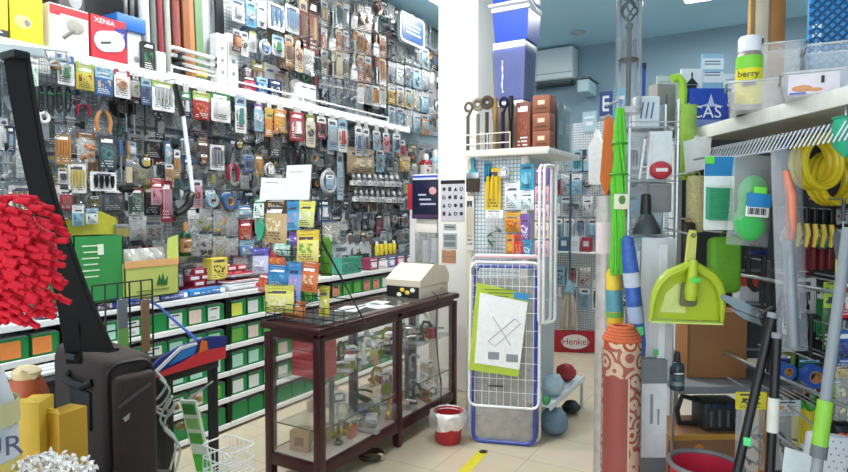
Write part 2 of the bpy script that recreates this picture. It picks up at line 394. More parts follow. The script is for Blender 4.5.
# ------------------------------------------------------------------ room shell
XW, XR, YB, YF, ZC = -3.85, 3.2, 8.52, -2.2, 3.9
def floor_mat():
    m, nt, o = newmat('floor_tiles'); L = nt.links.new
    b = nd(nt, 'ShaderNodeBsdfPrincipled', i_Roughness=.28)
    tc = nd(nt, 'ShaderNodeTexCoord'); br = nd(nt, 'ShaderNodeTexBrick', i_Scale=1.0, offset=0.0)
    br.inputs['Brick Width'].default_value = .45; br.inputs['Row Height'].default_value = .45; br.inputs['Mortar Size'].default_value = .004
    br.inputs['Color1'].default_value = rgb('d9cbb4'); br.inputs['Color2'].default_value = rgb('d2c3aa'); br.inputs['Mortar'].default_value = rgb('b5a68f')
    L(tc.outputs['Object'], br.inputs['Vector'])
    nz = nd(nt, 'ShaderNodeTexNoise', i_Scale=6.0, i_Detail=5.0); L(tc.outputs['Object'], nz.inputs['Vector'])
    mx = nd(nt, 'ShaderNodeMix', data_type='RGBA', blend_type='MULTIPLY'); mx.inputs[0].default_value = .25
    L(br.outputs['Color'], mx.inputs[6]); L(nz.outputs['Color'], mx.inputs[7]); L(mx.outputs[2], b.inputs['Base Color']); L(b.outputs[0], o.inputs[0]); return m
struct('floor', MB().box(((XW + XR) / 2, (YB + YF) / 2, -.05), (XR - XW + .2, YB - YF + .2, .1)), floor_mat())
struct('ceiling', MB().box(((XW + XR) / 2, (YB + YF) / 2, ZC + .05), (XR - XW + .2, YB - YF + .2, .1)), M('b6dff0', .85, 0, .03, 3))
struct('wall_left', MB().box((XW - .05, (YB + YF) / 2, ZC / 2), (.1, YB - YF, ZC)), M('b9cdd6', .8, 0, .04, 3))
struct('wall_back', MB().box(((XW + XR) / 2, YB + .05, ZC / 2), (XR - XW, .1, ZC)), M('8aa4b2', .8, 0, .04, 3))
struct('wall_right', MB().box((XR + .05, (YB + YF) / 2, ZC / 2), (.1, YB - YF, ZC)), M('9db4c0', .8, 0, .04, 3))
struct('trim_1', MB().rbox((-2.415, 4.87, ZC / 2), (.39, .39, ZC), .012), M('f3f1ec', .7, 0, .02, 4))      # the square white pillar
struct('baseboard_back', MB().box(((XW + XR) / 2, YB - .008, .05), (XR - XW, .016, .1)), M('cfc6b4', .5))
# ceiling lights
LIGHTS = [onz(712, -13, ZC), Vector((-1.4, 3.1, ZC)), Vector((-2.6, 1.6, ZC)), Vector((-2.9, 3.4, ZC)), Vector((-3.0, 5.9, ZC)), Vector((-.3, 6.9, ZC))]
LN = ['square ceiling light above the tall wooden battens', 'square ceiling light over the aisle in front of the pillar', 'square ceiling light over the red mop', 'square ceiling light over the glass counter', 'square ceiling light behind the white pillar', 'square ceiling light near the back wall']
for p, l in zip(LIGHTS, LN):
    t = thing('ceiling_light', l, 'light', (p.x, p.y, ZC), 0, 'square ceiling lights')
    m = MB()
    for s in (-1, 1): m.box((s * .29, 0, -.02), (.02, .6, .04)); m.box((0, s * .29, -.02), (.56, .02, .04))
    part('frame', m, M('white', .5), t)
    part('diffuser', MB().box((0, 0, -.018), (.56, .56, .012)), emission((1, .98, .95, 1), LAMP), t)
p = onz(578, 32, ZC)
t = thing('downlight', 'small round recessed downlight in the ceiling above the air conditioner', 'light', (p.x, p.y, ZC))
part('trim_ring', MB().torus((0, 0, -.006), .085, .014, 'z', 24, 6), metal('silver'), t); part('lens', MB().cyl((0, 0, -.004), (0, 0, -.001), .075, None, 20), M('light grey', .3), t)
# air conditioner on the back wall
a = ony(520, 52, YB); b_ = ony(579, 49, YB); zb = ony(578, 86, YB).z
t = thing('air_conditioner', 'white wall mounted air conditioner high on the back wall beside blue cool boxes', 'air conditioner', ((a.x + b_.x) / 2, YB, zb))
w = b_.x - a.x; h = b_.z - zb
part('housing', MB().rbox((0, -.14, h * .56), (w, .28, h * .86), .04, 3), M('dfe9ec', .4, 0, .02), t)
part('louver', MB().rbox((0, -.16, h * .085), (w * .96, .22, h * .06), .01), M('4b5a61', .4), t)
part('air_outlet', MB().box((0, -.15, h * .03), (w * .9, .2, h * .05)), M('26323a', .5), t)
part('seam', MB().box((0, -.281, h * .3), (w * .96, .006, .012)), M('9fb0b8', .5), t)
# camera on the back wall
p = ony(585, 92, YB)
t = thing('security_camera', 'pale security camera on the back wall below the air conditioner', 'camera', (p.x, YB, p.z))
part('camera_body', MB().rbox((.1, -.26, 0), (.16, .42, .17), .02), M('b8d6dc', .4), t); part('bracket', MB().tube([(.1, 0, .02), (.1, -.06, .02), (.1, -.12, 0)], .02), M('light grey', .4), t)
part('hood', MB().rbox((.1, -.27, .095), (.2, .48, .02), .005), M('5a6a70', .4), t)
# ------------------------------------------------------------------ LEFT WALL
XF, UPX, XL = -3.60, -3.55, -3.53
OCC = []; REC = []
def yz(px, py, X): q = onx(px, py, X); return q.y, q.z
PANEL_EDGES = [.6, 1.75, 2.55, 3.25, 4.05, 4.9, 5.8, 7.0]
def grid_mat(ax='Y'):
    m, nt, o = newmat('pegboard'); L = nt.links.new
    b = nd(nt, 'ShaderNodeBsdfPrincipled', i_Roughness=.5)
    tc = nd(nt, 'ShaderNodeTexCoord'); mp = nd(nt, 'ShaderNodeSeparateXYZ'); L(tc.outputs['Object'], mp.inputs[0])
    cb = nd(nt, 'ShaderNodeCombineXYZ'); L(mp.outputs[ax], cb.inputs[0]); L(mp.outputs['Z'], cb.inputs[1])
    br = nd(nt, 'ShaderNodeTexBrick', i_Scale=1.0, offset=0.0)
    br.inputs['Brick Width'].default_value = .028; br.inputs['Row Height'].default_value = .028; br.inputs['Mortar Size'].default_value = .004
    br.inputs['Color1'].default_value = rgb('dfe4e7'); br.inputs['Color2'].default_value = rgb('d3dadd'); br.inputs['Mortar'].default_value = rgb('98a2a9')
    L(cb.outputs[0], br.inputs['Vector']); L(br.outputs['Color'], b.inputs['Base Color']); L(b.outputs[0], o.inputs[0]); return m
PEG = grid_mat(); PEGX = grid_mat('X')
PANELS = []
PW = ['behind the red mop', 'behind the black strap', 'above the yellow green carton', 'right of the white pole', 'behind the packet stand', 'above the grey printer', 'beside the white pillar']
for i in range(7):
    y0, y1 = PANEL_EDGES[i], PANEL_EDGES[i + 1] - .01
    for (z0, z1, lv) in ((1.03, 2.44, 'lower'), (2.55, 3.87, 'upper')):
        t = thing('pegboard_panel', '%s wall display panel with steel hooks, %s' % (lv, PW[i]), 'display panel', (XW, y0, z0), 0, 'display panels on the left wall')
        mt = M('16181a', .6) if (lv == 'upper' and y1 < 3.3) else PEG
        part('board', MB().box((.012, (y1 - y0) / 2, (z1 - z0) / 2), (.02, y1 - y0, z1 - z0)), mt, t)
        for q in (.02, y1 - y0 - .02): part('upright', MB().box((.026, q, (z1 - z0) / 2), (.012, .025, z1 - z0)), metal('light grey'), t)
        PANELS.append((t, y0, y1 + .01, z0, z1))
HOOKM = metal('silver', .3)
def hook(X, y, z, ex=.0):
    for t, a, b, z0, z1 in PANELS:
        if a <= y < b and z0 <= z <= z1 + .02:
            if z > z1: z = z1
            L = X - XW + ex
            part('hook', MB().tube([(.02, y - a, z - z0 + .004), (L + .02, y - a, z - z0 + .004), (L + .035, y - a, z - z0 + .016)], .003 if ex == 0 else .0042, 5), HOOKM, t); return
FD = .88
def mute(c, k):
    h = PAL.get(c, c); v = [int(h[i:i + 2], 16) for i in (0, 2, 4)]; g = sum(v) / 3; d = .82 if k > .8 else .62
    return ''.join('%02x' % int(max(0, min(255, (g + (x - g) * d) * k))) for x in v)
def wall_item(kind, y, z, w, h, c, c2, c3, X=XF, sd=None, hk=True, tilt=0):
    sd = R.randrange(1000) if sd is None else sd
    fn, nm, ph = KIND[kind]
    t = thing(nm, '', ph.split()[-1] if kind not in ('bag', 'card', 'blister', 'pouch') else {'bag': 'bag', 'card': 'tool card', 'blister': 'blister pack', 'pouch': 'packet'}[kind], (X, y, z), 0, None, (tilt, 0, Z90))
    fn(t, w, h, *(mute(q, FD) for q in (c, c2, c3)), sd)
    if hk: hook(X, y, z, .13 if (X == UPX and y > 3.9) else 0)
    elif X == XL: part('hanging_clip', MB().box((0, -.002, (2.455 - z) / 2 + .004), (w * .5, .006, abs(2.455 - z) + .016)).box((0, .004, 2.462 - z), (w * .5, .02, .016)), clear('white', .4), t)
    OCC.append((y - w / 2, y + w / 2, z - h, z, X)); REC.append((t, kind, c, y, z, X)); return t
def wp(kind, x0, y0, x1, y1, c, c2='white', c3='grey', X=XF, hk=True):
    ya, z = yz((x0 + x1) / 2, y0, X); yl = yz(x0, (y0 + y1) / 2, X)[0]; yr = yz(x1, (y0 + y1) / 2, X)[0]; zb = yz((x0 + x1) / 2, y1, X)[1]
    return wall_item(kind, (yl + yr) / 2, z, abs(yr - yl), z - zb, c, c2, c3, X, None, hk)
# the long white shelf
t = thing('wall_shelf', 'long white shelf along the left wall carrying boxed goods', 'shelf', (XW, 0, 2.47))
y_end = onx(409, 132, -3.55).y
part('board', MB().rbox((.15, (y_end + .7) / 2, .02), (.30, y_end - .7, .036), .004), M('f4f4f2', .4, 0, .02), t)
part('front_lip', MB().rbox((.305, (y_end + .7) / 2, .012), (.012, y_end - .7, .06), .003), M('fafafa', .35, 0, .02), t)
ya, yb_ = onx(172, 78, -3.55).y, onx(388, 124, -3.55).y
for dz in (.05, .10):
    part('guard_rail', MB().tube([(.30, ya, dz), (.30, yb_, dz)], .008, 8), M('f4f4f2', .3), t)
for q in (ya, (ya + yb_) / 2, yb_): part('rail_post', MB().cyl((.30, q, .03), (.30, q, .11), .007, None, 8), M('f4f4f2', .3), t)
for q in (1.0, 1.75, 2.55, 3.25, 4.05, 4.9): part('bracket', MB().prism([(0, 0), (.24, 0), (.24, -.012), (.02, -.05), (0, -.05)], q - .006, q + .006), metal('light grey'), t)
XL = -3.53
LIP = [('box', 26, 60, 35, 86, 'c9e4d8', 'white', 'teal'), ('card', 36, 60, 50, 73, 'white', 'white', 'light grey'), ('tape', 49, 61, 58, 72, 'brown', 'white', 'grey'), ('blister', 57, 55, 74, 85, 'white', 'blue', 'green'),
       ('pouch', 76, 63, 94, 90, 'yellow', 'lime green', 'brown'), ('pouch', 95, 68, 113, 96, 'blue', 'light blue', 'beige'), ('blister', 114, 70, 130, 98, 'white', 'red', 'orange'),
       ('bag', 131, 76, 140, 97, 'olive', 'black', 'white'), ('blister', 141, 79, 151, 105, 'blue', 'light blue', 'navy'), ('card', 152, 82, 174, 111, 'light grey', 'lime green', 'white'),
       ('blister', 181, 92, 191, 118, 'navy', 'green', 'white'), ('pouch', 193, 92, 210, 120, 'red', 'lime green', 'orange'), ('blister', 211, 93, 230, 122, 'white', 'green', 'white'), ('blister', 235, 96, 246, 133, 'white', 'light blue', 'teal'),
       ('blister', 254, 104, 263, 131, 'light blue', 'purple', 'white'), ('pouch', 265, 108, 273, 137, 'orange', 'yellow', 'orange'), ('pouch', 274, 109, 286, 133, 'orange', 'orange', 'yellow'), ('blister', 290, 112, 304, 141, 'red', 'red', 'white'),
       ('blister', 306, 115, 315, 147, 'cream', 'olive', 'dark grey'), ('blister', 317, 117, 326, 139, 'crimson', 'white', 'black'), ('blister', 328, 119, 337, 150, 'light blue', 'white', 'silver'), ('blister', 338, 120, 347, 152, 'white', 'light blue', 'red'),
       ('blister', 355, 126, 362, 156, 'light grey', 'white', 'blue'), ('blister', 363, 128, 369, 156, 'silver', 'white', 'dark grey'), ('blister', 373, 131, 380, 150, 'light blue', 'white', 'grey'), ('blister', 383, 133, 389, 152, 'pink', 'white', 'red'), ('blister', 393, 134, 400, 152, 'light blue', 'white', 'navy')]
for it in LIP: wp(*it, X=XL, hk=False)
MID = [('strap', 36, 86, 44, 112, 'black', 'dark green'), ('strap', 45, 86, 53, 113, 'black', 'green'), ('strap', 54, 87, 62, 113, 'black', 'dark green'), ('strap', 63, 87, 71, 112, 'black', 'green'), ('pliers', 75, 96, 90, 116, 'crimson', 'black'),
       ('pliers', 94, 96, 111, 133, 'orange', 'black'), ('hammer', 113, 100, 121, 133, 'black', 'black'), ('driver', 122, 102, 128, 132, 'black', 'grey'), ('driver', 130, 103, 136, 134, 'black', 'grey'), ('hammer', 139, 100, 148, 136, 'black', 'black'),
       ('saw', 35, 114, 52, 140, 'white', 'silver'), ('spanner', 53, 110, 64, 142, 'dark grey', 'silver'), ('spanner', 65, 104, 75, 140, 'grey', 'silver'),
       ('card', 55, 134, 71, 164, 'orange', 'tan', 'orange'), ('bag', 77, 133, 95, 162, 'c4733a', 'brown', 'tan'), ('blister', 99, 136, 116, 170, '33505c', 'dark grey', 'teal'), ('driver', 117, 140, 123, 181, 'blue', 'tan'), ('brush', 124, 141, 131, 183, 'tan', 'beige'),
       ('coil', 137, 140, 151, 184, 'black', 'gold', 'yellow'), ('blister', 127, 142, 136, 158, 'light blue', 'light blue', 'white'), ('card', 68, 164, 86, 193, 'd8c25e', 'white', 'cream'), ('blister', 58, 168, 67, 184, 'white', 'beige', 'black'),
       ('card', 90, 172, 116, 191, 'black', 'white', 'tan'), ('bag', 48, 185, 60, 220, 'white', 'cream', 'light grey'), ('blister', 60, 190, 72, 210, 'red', 'white', 'red'), ('pouch', 72, 205, 84, 226, 'light blue', 'white', 'blue'), ('pouch', 86, 208, 98, 224, 'white', 'light blue', 'teal'),
       ('blister', 0, 118, 8, 150, 'white', 'silver', 'light grey'), ('blister', 4, 126, 15, 152, '3b4f6e', 'navy', 'light blue'), ('bag', 16, 140, 24, 178, 'silver', 'white', 'grey'), ('spanner', 0, 152, 12, 180, 'grey', 'silver'),
       ('scissors', 152, 108, 164, 140, 'dark grey', 'silver'), ('blister', 155, 112, 164, 140, 'black', 'white', 'grey'), ('blister', 165, 142, 171, 164, 'light blue', 'blue', 'white'), ('blister', 165, 164, 173, 182, 'orange', 'white', 'tan'), ('blister', 174, 150, 180, 178, 'tan', 'white', 'orange'),
       ('pouch', 151, 178, 163, 205, 'pink', 'red', 'crimson'), ('card', 161, 181, 172, 222, 'pink', 'crimson', 'white'), ('blister', 184, 158, 193, 180, 'navy', 'blue', 'white'), ('coil', 194, 150, 208, 168, 'dark grey', 'brown', 'brown'), ('pouch', 197, 138, 209, 162, '52382f', 'brown', 'dark grey'),
       ('card', 210, 145, 224, 170, 'grey', 'white', 'silver'), ('pliers', 226, 152, 238, 182, 'crimson', 'silver'), ('coil', 233, 130, 242, 160, 'black', 'gold', 'gold'), ('blister', 244, 155, 254, 172, 'blue', 'light blue', 'navy'), ('blister', 255, 155, 263, 175, 'gold', 'tan', 'orange'),
       ('tape', 204, 190, 216, 210, 'light blue', 'white', 'white'), ('tape', 220, 192, 234, 210, 'blue', 'light blue', 'navy'), ('coil', 206, 192, 216, 209, 'white', 'black', 'black'), ('blister', 192, 180, 202, 208, 'pink', 'white', 'crimson'), ('pouch', 237, 205, 252, 218, 'light blue', 'blue', 'white'),
       ('pouch', 239, 219, 252, 240, 'c9413f', 'crimson', 'orange'), ('pouch', 240, 240, 254, 255, '4f93d0', 'light blue', 'white'), ('bag', 196, 208, 212, 232, 'olive', 'light grey', 'beige'), ('bag', 213, 210, 226, 234, 'gold', 'light grey', 'olive'), ('bag', 226, 212, 238, 236, 'grey', 'light grey', 'green'),
       ('bag', 198, 234, 212, 256, 'dark grey', 'light grey', 'olive'), ('bag', 213, 236, 226, 258, 'olive', 'light grey', 'gold'), ('bag', 226, 238, 238, 256, 'silver', 'light grey', 'grey'), ('bottle', 177, 222, 187, 256, 'dark green', 'orange', 'orange'), ('bag', 188, 208, 199, 256, 'light grey', 'white', 'white'),
       ('blister', 270, 128, 280, 158, 'dark grey', 'black', 'grey'), ('strap', 284, 142, 296, 166, 'black', 'black'), ('coil', 262, 158, 274, 182, 'light grey', 'silver', 'white'), ('strap', 297, 146, 306, 168, 'black', 'dark grey'), ('tape', 307, 150, 317, 166, '63737c', 'grey', 'black'),
       ('coil', 318, 166, 336, 198, 'silver', 'light grey', 'light blue'), ('blister', 337, 152, 343, 200, 'b3d5e6', 'silver', 'light blue'), ('pouch', 347, 148, 374, 174, 'c8ad83', 'beige', 'cream'), ('blister', 376, 150, 384, 172, 'light blue', 'white', 'grey'), ('blister', 386, 152, 394, 172, '4d6478', 'light blue', 'black'), ('pouch', 400, 156, 410, 172, 'gold', 'beige', 'cream'),
       ('blister', 318, 200, 330, 222, 'blue', 'navy', 'white'), ('blister', 398, 140, 405, 158, 'b8323c', 'white', 'red'), ('bag', 322, 222, 340, 244, 'cream', 'light grey', 'beige'), ('bottle', 426, 150, 433, 180, 'light blue', 'white', 'white'), ('bottle', 417, 154, 424, 178, 'crimson', 'white', 'white')]
for it in MID: wp(*(it + ('white', 'grey'))[:8] if len(it) < 8 else it)
# upper goods seen well
UPX = -3.55
UPR = [('blister', 232, 0, 244, 22, 'white', 'light blue', 'silver'), ('blister', 246, 2, 256, 27, '5aa7d6', 'light blue', 'white'), ('blister', 257, 6, 266, 28, 'light grey', 'white', 'white'), ('card', 268, 4, 284, 30, '5d7f9e', 'light grey', 'blue'), ('card', 285, 6, 299, 33, '6b8aa8', 'light grey', 'light blue'),
       ('blister', 233, 30, 241, 52, '6d3b2b', 'light grey', 'orange'), ('blister', 241, 32, 248, 56, 'white', 'light grey', 'dark grey'), ('blister', 249, 32, 256, 52, 'light grey', 'lime green', 'silver'), ('coil', 257, 34, 270, 62, 'light grey', 'light blue', 'blue'), ('blister', 272, 36, 284, 56, 'cfd8de', 'light blue', 'green'),
       ('blister', 285, 36, 293, 66, 'tan', 'beige', 'brown'), ('blister', 295, 38, 303, 72, 'beige', 'brown', 'crimson'), ('bag', 304, 50, 314, 75, 'light grey', 'white', 'grey'), ('blister', 300, 0, 307, 50, '7c2622', 'beige', 'brown'), ('blister', 309, 0, 318, 54, '8e2f2a', 'maroon', 'tan')]
for it in UPR: wp(*it, X=UPX)
# rows on the projecting rails above the shelf
for j, (yrow, hh, cols) in enumerate([(1, 26, ['6f8a86', '7d9490', '587a84', '8ea6a2', '6b4c3d', '7a5a44', 'tan', '5e4636', '8a6a50']), (28, 22, ['9a5a3c', '7a8f86', 'b0643c', '8b4a32', 'c98a5a', 'b57a50', 'a86a45', 'c08a60', '9c5f40']), (50, 26, ['7d8a80', '9aa08c', 'd0cdb0', '6a7468', 'b3b79c', 'b5714c', 'c58a62', 'b06a48', 'c7946c']),
                                      (77, 20, ['aeb4b2', 'c2c6c2', 'd8dad6', '8b9694', 'c0c8c8', 'e0e0dc', '9fa7a8', 'tan', 'c2c9c2']), (98, 20, ['d87a3a', 'c96232', 'e0a060', 'tan', 'd8b070', 'light blue', 'gold', 'beige', 'c8763a'])]):
    for k in range(9):
        x = 321 + k * 7.3; off = (x - 321) * .22
        if yrow + off + hh > 112 + .25 * (x - 321): continue
        if j == 0 and x > 379: continue
        wp(['blister', 'driver', 'card', 'pouch', 'brush', 'blister'][(j * 3 + k) % 6] if j != 3 else 'spanner' if k < 5 else 'card', x, yrow + off * (.5 + .1 * j), x + 6.4, yrow + off * (.5 + .1 * j) + hh, cols[k], ['light grey', 'white', 'beige'][k % 3], ['tan', 'silver', 'brown'][(k + j) % 3], X=UPX)
for j, (yrow, cols) in enumerate([(40, ['5c6f70', '4c5f66', '6d7f80', '7f9296', '8aa2aa']), (62, ['navy', 'cdd8dc', '5c7484', 'light blue', '6c8696']), (84, ['gold', 'beige', 'cbbf7a', 'd8d2a0', 'light blue']), (106, ['light blue', '5e7c92', 'white', '8fb6cc', 'orange'])]):
    for k in range(5):
        x = 388 + k * 8.4
        wp(['blister', 'bag', 'pouch', 'blister'][(j + k) % 4], x, yrow + k * 2.2, x + 7.4, yrow + k * 2.2 + 20, cols[k], 'light grey', ['grey', 'light blue', 'dark grey'][(k + j) % 3], X=-3.6)
# two neat rows of dark bottles
for j, (ys, x0) in enumerate(((174, 348), (190, 350))):
    for k in range(9):
        wp('bottle', x0 + k * 5.4, ys + k * .2, x0 + k * 5.4 + 4.8, ys + 13 + k * .2, ['black', 'dark grey', '2b2f36'][k % 3], 'white' if k % 2 else 'light grey', ['white', 'light grey', 'silver'][k % 3], X=XF)
# everything else that fills the boards
FP = ['silver', 'grey', 'light grey', 'blue', 'light blue', 'black', 'white', 'dark grey', 'navy', 'white', '7d93a5', 'a9bdc9', '5b6f80', 'teal', 'beige', 'red', 'yellow', 'orange', 'green', 'tan', 'pink', 'brown', 'light blue', 'silver', '6f8796', 'dark grey', 'grey', '9fb4c2', 'black', 'light grey', '4a6076', 'white', 'c2ccd2', 'dark grey']
FK = ['blister'] * 8 + ['bag'] * 4 + ['pouch'] * 2 + ['card'] * 3 + ['pliers', 'driver', 'brush', 'scissors', 'coil', 'coil', 'trowel', 'roller', 'spanner', 'saw', 'tape', 'strap', 'hammer']
UPX = -3.55
def filler(y0, y1, zs, hs, X, step, gap=.006):
    for z in zs:
        y = y0
        while y < y1:
            w = R.uniform(.085, .135) * step; h = R.uniform(.85, 1.05) * hs; yc = y + w / 2
            y += w + gap
            px, py = pixel((X, yc, z - h / 2))
            if px < -6 or px > 441 or py < -h * 60: continue
            zz = z - R.uniform(0, .03)
            if any(abs(x - X) < .05 and a < yc + w * .4 and b > yc - w * .4 and c < zz - h * .15 and d > zz - h * .75 for a, b, c, d, x in OCC): continue
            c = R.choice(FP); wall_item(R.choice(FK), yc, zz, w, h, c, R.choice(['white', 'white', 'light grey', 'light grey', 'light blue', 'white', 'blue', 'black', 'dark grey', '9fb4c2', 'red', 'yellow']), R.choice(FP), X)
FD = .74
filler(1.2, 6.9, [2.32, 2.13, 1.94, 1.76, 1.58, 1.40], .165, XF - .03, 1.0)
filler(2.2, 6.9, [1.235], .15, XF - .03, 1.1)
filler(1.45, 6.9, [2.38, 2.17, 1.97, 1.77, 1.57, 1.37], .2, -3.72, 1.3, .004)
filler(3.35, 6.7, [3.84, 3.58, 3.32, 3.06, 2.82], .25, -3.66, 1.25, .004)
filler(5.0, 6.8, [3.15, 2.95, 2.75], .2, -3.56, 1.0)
# ------------------------------------------------------------------ goods standing on the white shelf, upper left
ZS = 2.508
def shelf_box(name, label, x0, x1, ytop, c, c2, c3, X=-3.56, deep=.2, z0=ZS, cat='box', plain=False, lean=0):
    ya = onx(x0, ytop, X).y; yb = onx(x1, ytop, X).y; h = onx((x0 + x1) / 2, ytop, X).z - z0
    t = thing(name, label, cat, (X, (ya + yb) / 2, z0), Z90, 'boxes on the white wall shelf')
    part('carton', MB().rbox((0, deep / 2, h / 2), (yb - ya, deep, h), .003, 1), M(c, .4) if plain else printed(c, c2, c3, 1), t)
    return t, yb - ya, h
t, w, h = shelf_box('boxed_appliance', 'dark box with yellow side, at the left end of the white shelf', -24, 7, -22, '3a3f46', 'navy', 'dark grey')
part('side_print', MB().box((w * .3, -.002, h * .45), (w * .36, .003, h * .6)), M('yellow', .4), t)
t, w, h = shelf_box('boxed_appliance', 'bright yellow box on the white shelf', 9, 42, -14, 'f2e02a', 'f2e02a', 'e8d93a', plain=True)
part('picture', MB().ball((-.02, -.002, h * .36), (w * .26, .003, h * .12)), M('e6de8a', .5, 0, .15, 12), t)
part('picture', MB().ball((.0, -.004, h * .36), (w * .10, .003, h * .06)), M('8e8a90', .5, 0, .25, 12), t)
t, w, h = shelf_box('boxed_appliance', 'white box with red top and a shower head picture on the white shelf', 49, 88, 7, 'f0efec', 'f0efec', 'f0efec', plain=True)
part('top_band', MB().box((0, -.002, h * .87), (w * .99, .003, h * .2)), M('c8323c', .4), t)
part('white_panel', MB().box((w * .12, -.003, h * .42), (w * .72, .003, h * .78)), M('f6f6f4', .4), t)
q = MB().ball((.03, -.006, h * .60), (w * .24, .004, h * .17)); part('shower_head_picture', q, M('9d9c93', .5), t)
q = MB().tube([(.02, -.006, h * .5), (-.02, -.006, h * .38), (-.04, -.006, h * .3)], .012, 6); part('handle_picture', q, M('77776f', .5), t)
t, w, h = shelf_box('boxed_appliance', 'red box with a white bathroom scale picture on the white shelf', 91, 126, 18, 'c1303c', 'c1303c', 'c1303c', plain=True)
q = MB(); q.T = Matrix.Translation((0, -.004, h * .47)) @ Matrix.Rotation(math.radians(-12), 4, 'Y'); q.prism(rrect(w * .86, h * .46, h * .22, 0, 0, 6), -.002, .004); part('scale_picture', q, M('e9eef2', .4), t)
q = MB(); q.T = Matrix.Translation((-w * .12, -.008, h * .42)) @ Matrix.Rotation(math.radians(-14), 4, 'Y'); q.box((0, 0, 0), (w * .3, .003, h * .05)); part('display_picture', q, M('dark grey', .4), t)
lettering('XENIA', h * .15, M('f6f4f0', .4), t, (-w * .14, -.004, h * .88), sx=1.1)
part('blue_corner', MB().prism([(w * .49, h * .36), (w * .49, h * .86), (w * .16, h * .80)], -.0025, -.001), M('2b3a8c', .4), t)
lettering('CM', h * .09, M('e8e8f0', .4), t, (w * .34, -.004, h * .68))
t, w, h = shelf_box('boxed_appliance', 'blue topped white carton right of the red scale box', 127, 141, 18, 'dfe8ee', 'dfe8ee', 'dfe8ee', X=-3.6, plain=True)
part('blue_top', MB().rbox((-.03, .09, h * .86), (w * 1.02 + .1, .22, h * .29), .004), M('2f6fc0', .4), t)
part('spot', MB().ball((w * .1, -.002, h * .2), (.02, .003, .02)), M('8a96a0'), t)
z1 = onx(70, 9, -3.62).z
t, w, h = shelf_box('boxed_appliance', 'dark grey box with round picture stacked above the shower head box', 58, 84, -16, '4a4648', '4a4648', '4a4648', X=-3.62, z0=onx(70, 7.5, -3.56).z, plain=True)
part('round_picture', MB().ball((.02, -.002, h * .5), (w * .27, .004, h * .4)), M('a6a8aa', .4), t)
t, w, h = shelf_box('boxed_appliance', 'dark box with green print beside the white rods on the shelf', 143, 155, 42, '2a2c2e', 'black', 'green')
t, w, h = shelf_box('boxed_appliance', 'small plain white carton on the shelf left of the white rods', 157, 166, 52, 'eceeee', 'eceeee', 'eceeee', plain=True)
t, w, h = shelf_box('boxed_appliance', 'pink and red carton standing behind the guard rail', 243, 256, 76, 'c23a56', '3a2028', 'pink')
t, w, h = shelf_box('boxed_appliance', 'blue picture carton standing behind the guard rail', 258, 268, 78, '3f79b8', 'light blue', 'white')
t, w, h = shelf_box('boxed_appliance', 'navy carton standing behind the guard rail', 270, 282, 80, '232c48', 'navy', 'light grey')
t, w, h = shelf_box('boxed_appliance', 'pale grey cabinet shaped carton leaning by the rail with two dark slots', 300, 316, 84, 'd9dde0', 'd9dde0', 'd9dde0', plain=True)
for s in (-.25, .25): part('slot', MB().box((w * s, -.002, h * .82), (w * .3, .003, h * .05)), M('dark grey'), t)
# long strips leaning upright above the shelf
STR = [(139, 149, 0, 58, 'c9ccca', 'grey white metal profile strip leaning left of the red tubes'), (150, 156, 0, 50, '6c7470', 'dull green metal profile strip leaning beside red tubes'), (157, 163, 14, 52, '8a363e', 'dark red tube leaning upright above the shelf'), (164, 170, 0, 52, 'a9b0a6', 'pale green grey tube leaning between the red tubes'),
       (172, 180, 12, 55, '8c4a42', 'brick red tube leaning upright above the shelf'), (182, 189, 0, 56, '8f5a38', 'brown wooden strip leaning beside the orange strip'), (188, 193, 0, 30, 'b07c50', 'orange brown wooden strip leaning upright'), (194, 202, 0, 36, '6c8c66', 'green strip with yellow foot leaning on grey board'), (215, 223, -20, 40, '1b1d20', 'black post standing beside the grey board')]
for (x0, x1, ya, yb, c, l) in STR:
    X = -3.66; a = onx((x0 + x1) / 2 - 2, ya - 25, X); b = onx((x0 + x1) / 2 + 2, yb, X); w = abs(onx(x1, 20, X).y - onx(x0, 20, X).y) * .9
    b.z = ZS + .002; a.z = min(a.z, 3.86)
    t = thing('profile_strip', l, 'strip', (X, b.y, b.z), 0, 'long strips above the shelf')
    v = Vector((0, a.y - b.y, a.z - b.z)); m = MB()
    if 'tube' in l: m.cyl((0, 0, 0), v, w * .5, None, 12)
    else: m.prism([(-w / 2, 0), (w / 2, 0), (w / 2 + v.y, v.z), (-w / 2 + v.y, v.z)], -.012, .012); m.v = [(-q[1], q[0], q[2]) for q in m.v]
    part('strip', m, M(c, .5, .1, .15, 20), t)
    if 'yellow foot' in l:
        part('foot', MB().box((.0, 0, .09), (.035, w * 1.5, .05)), M('d9c04a'), t)
    else: part('end_cap', MB().box((0, 0, .006), (.034, w * 1.15, .012)), M('dark grey', .5), t)
a = onx(190, 60, -3.7); b = onx(216, 60, -3.7)
solo('grey_board', MB().prism([(0, 0), (b.y - a.y, 0), (b.y - a.y - .06, 1.3), (.02, 1.3)], -.01, .01), M('b4babd', .5), 'flat pale grey board standing behind the brown strips', 'board', (-3.72, a.y, ZS), Z90)
for (x0, x1, yt, l) in ((217, 227, 34, 'tall white slim carton beside the black post'), (228, 238, 34, 'tall white slim carton with printed marks, second from the black post')):
    t, w, h = shelf_box('slim_carton', l, x0, x1, yt, 'e9eaea', 'e9eaea', 'e9eaea', X=-3.6, deep=.08, plain=True)
    for k in range(3): part('print_mark', MB().box((0, -.002, h * (.3 + .22 * k)), (w * .25, .003, h * .06)), M('7a8088'), t)
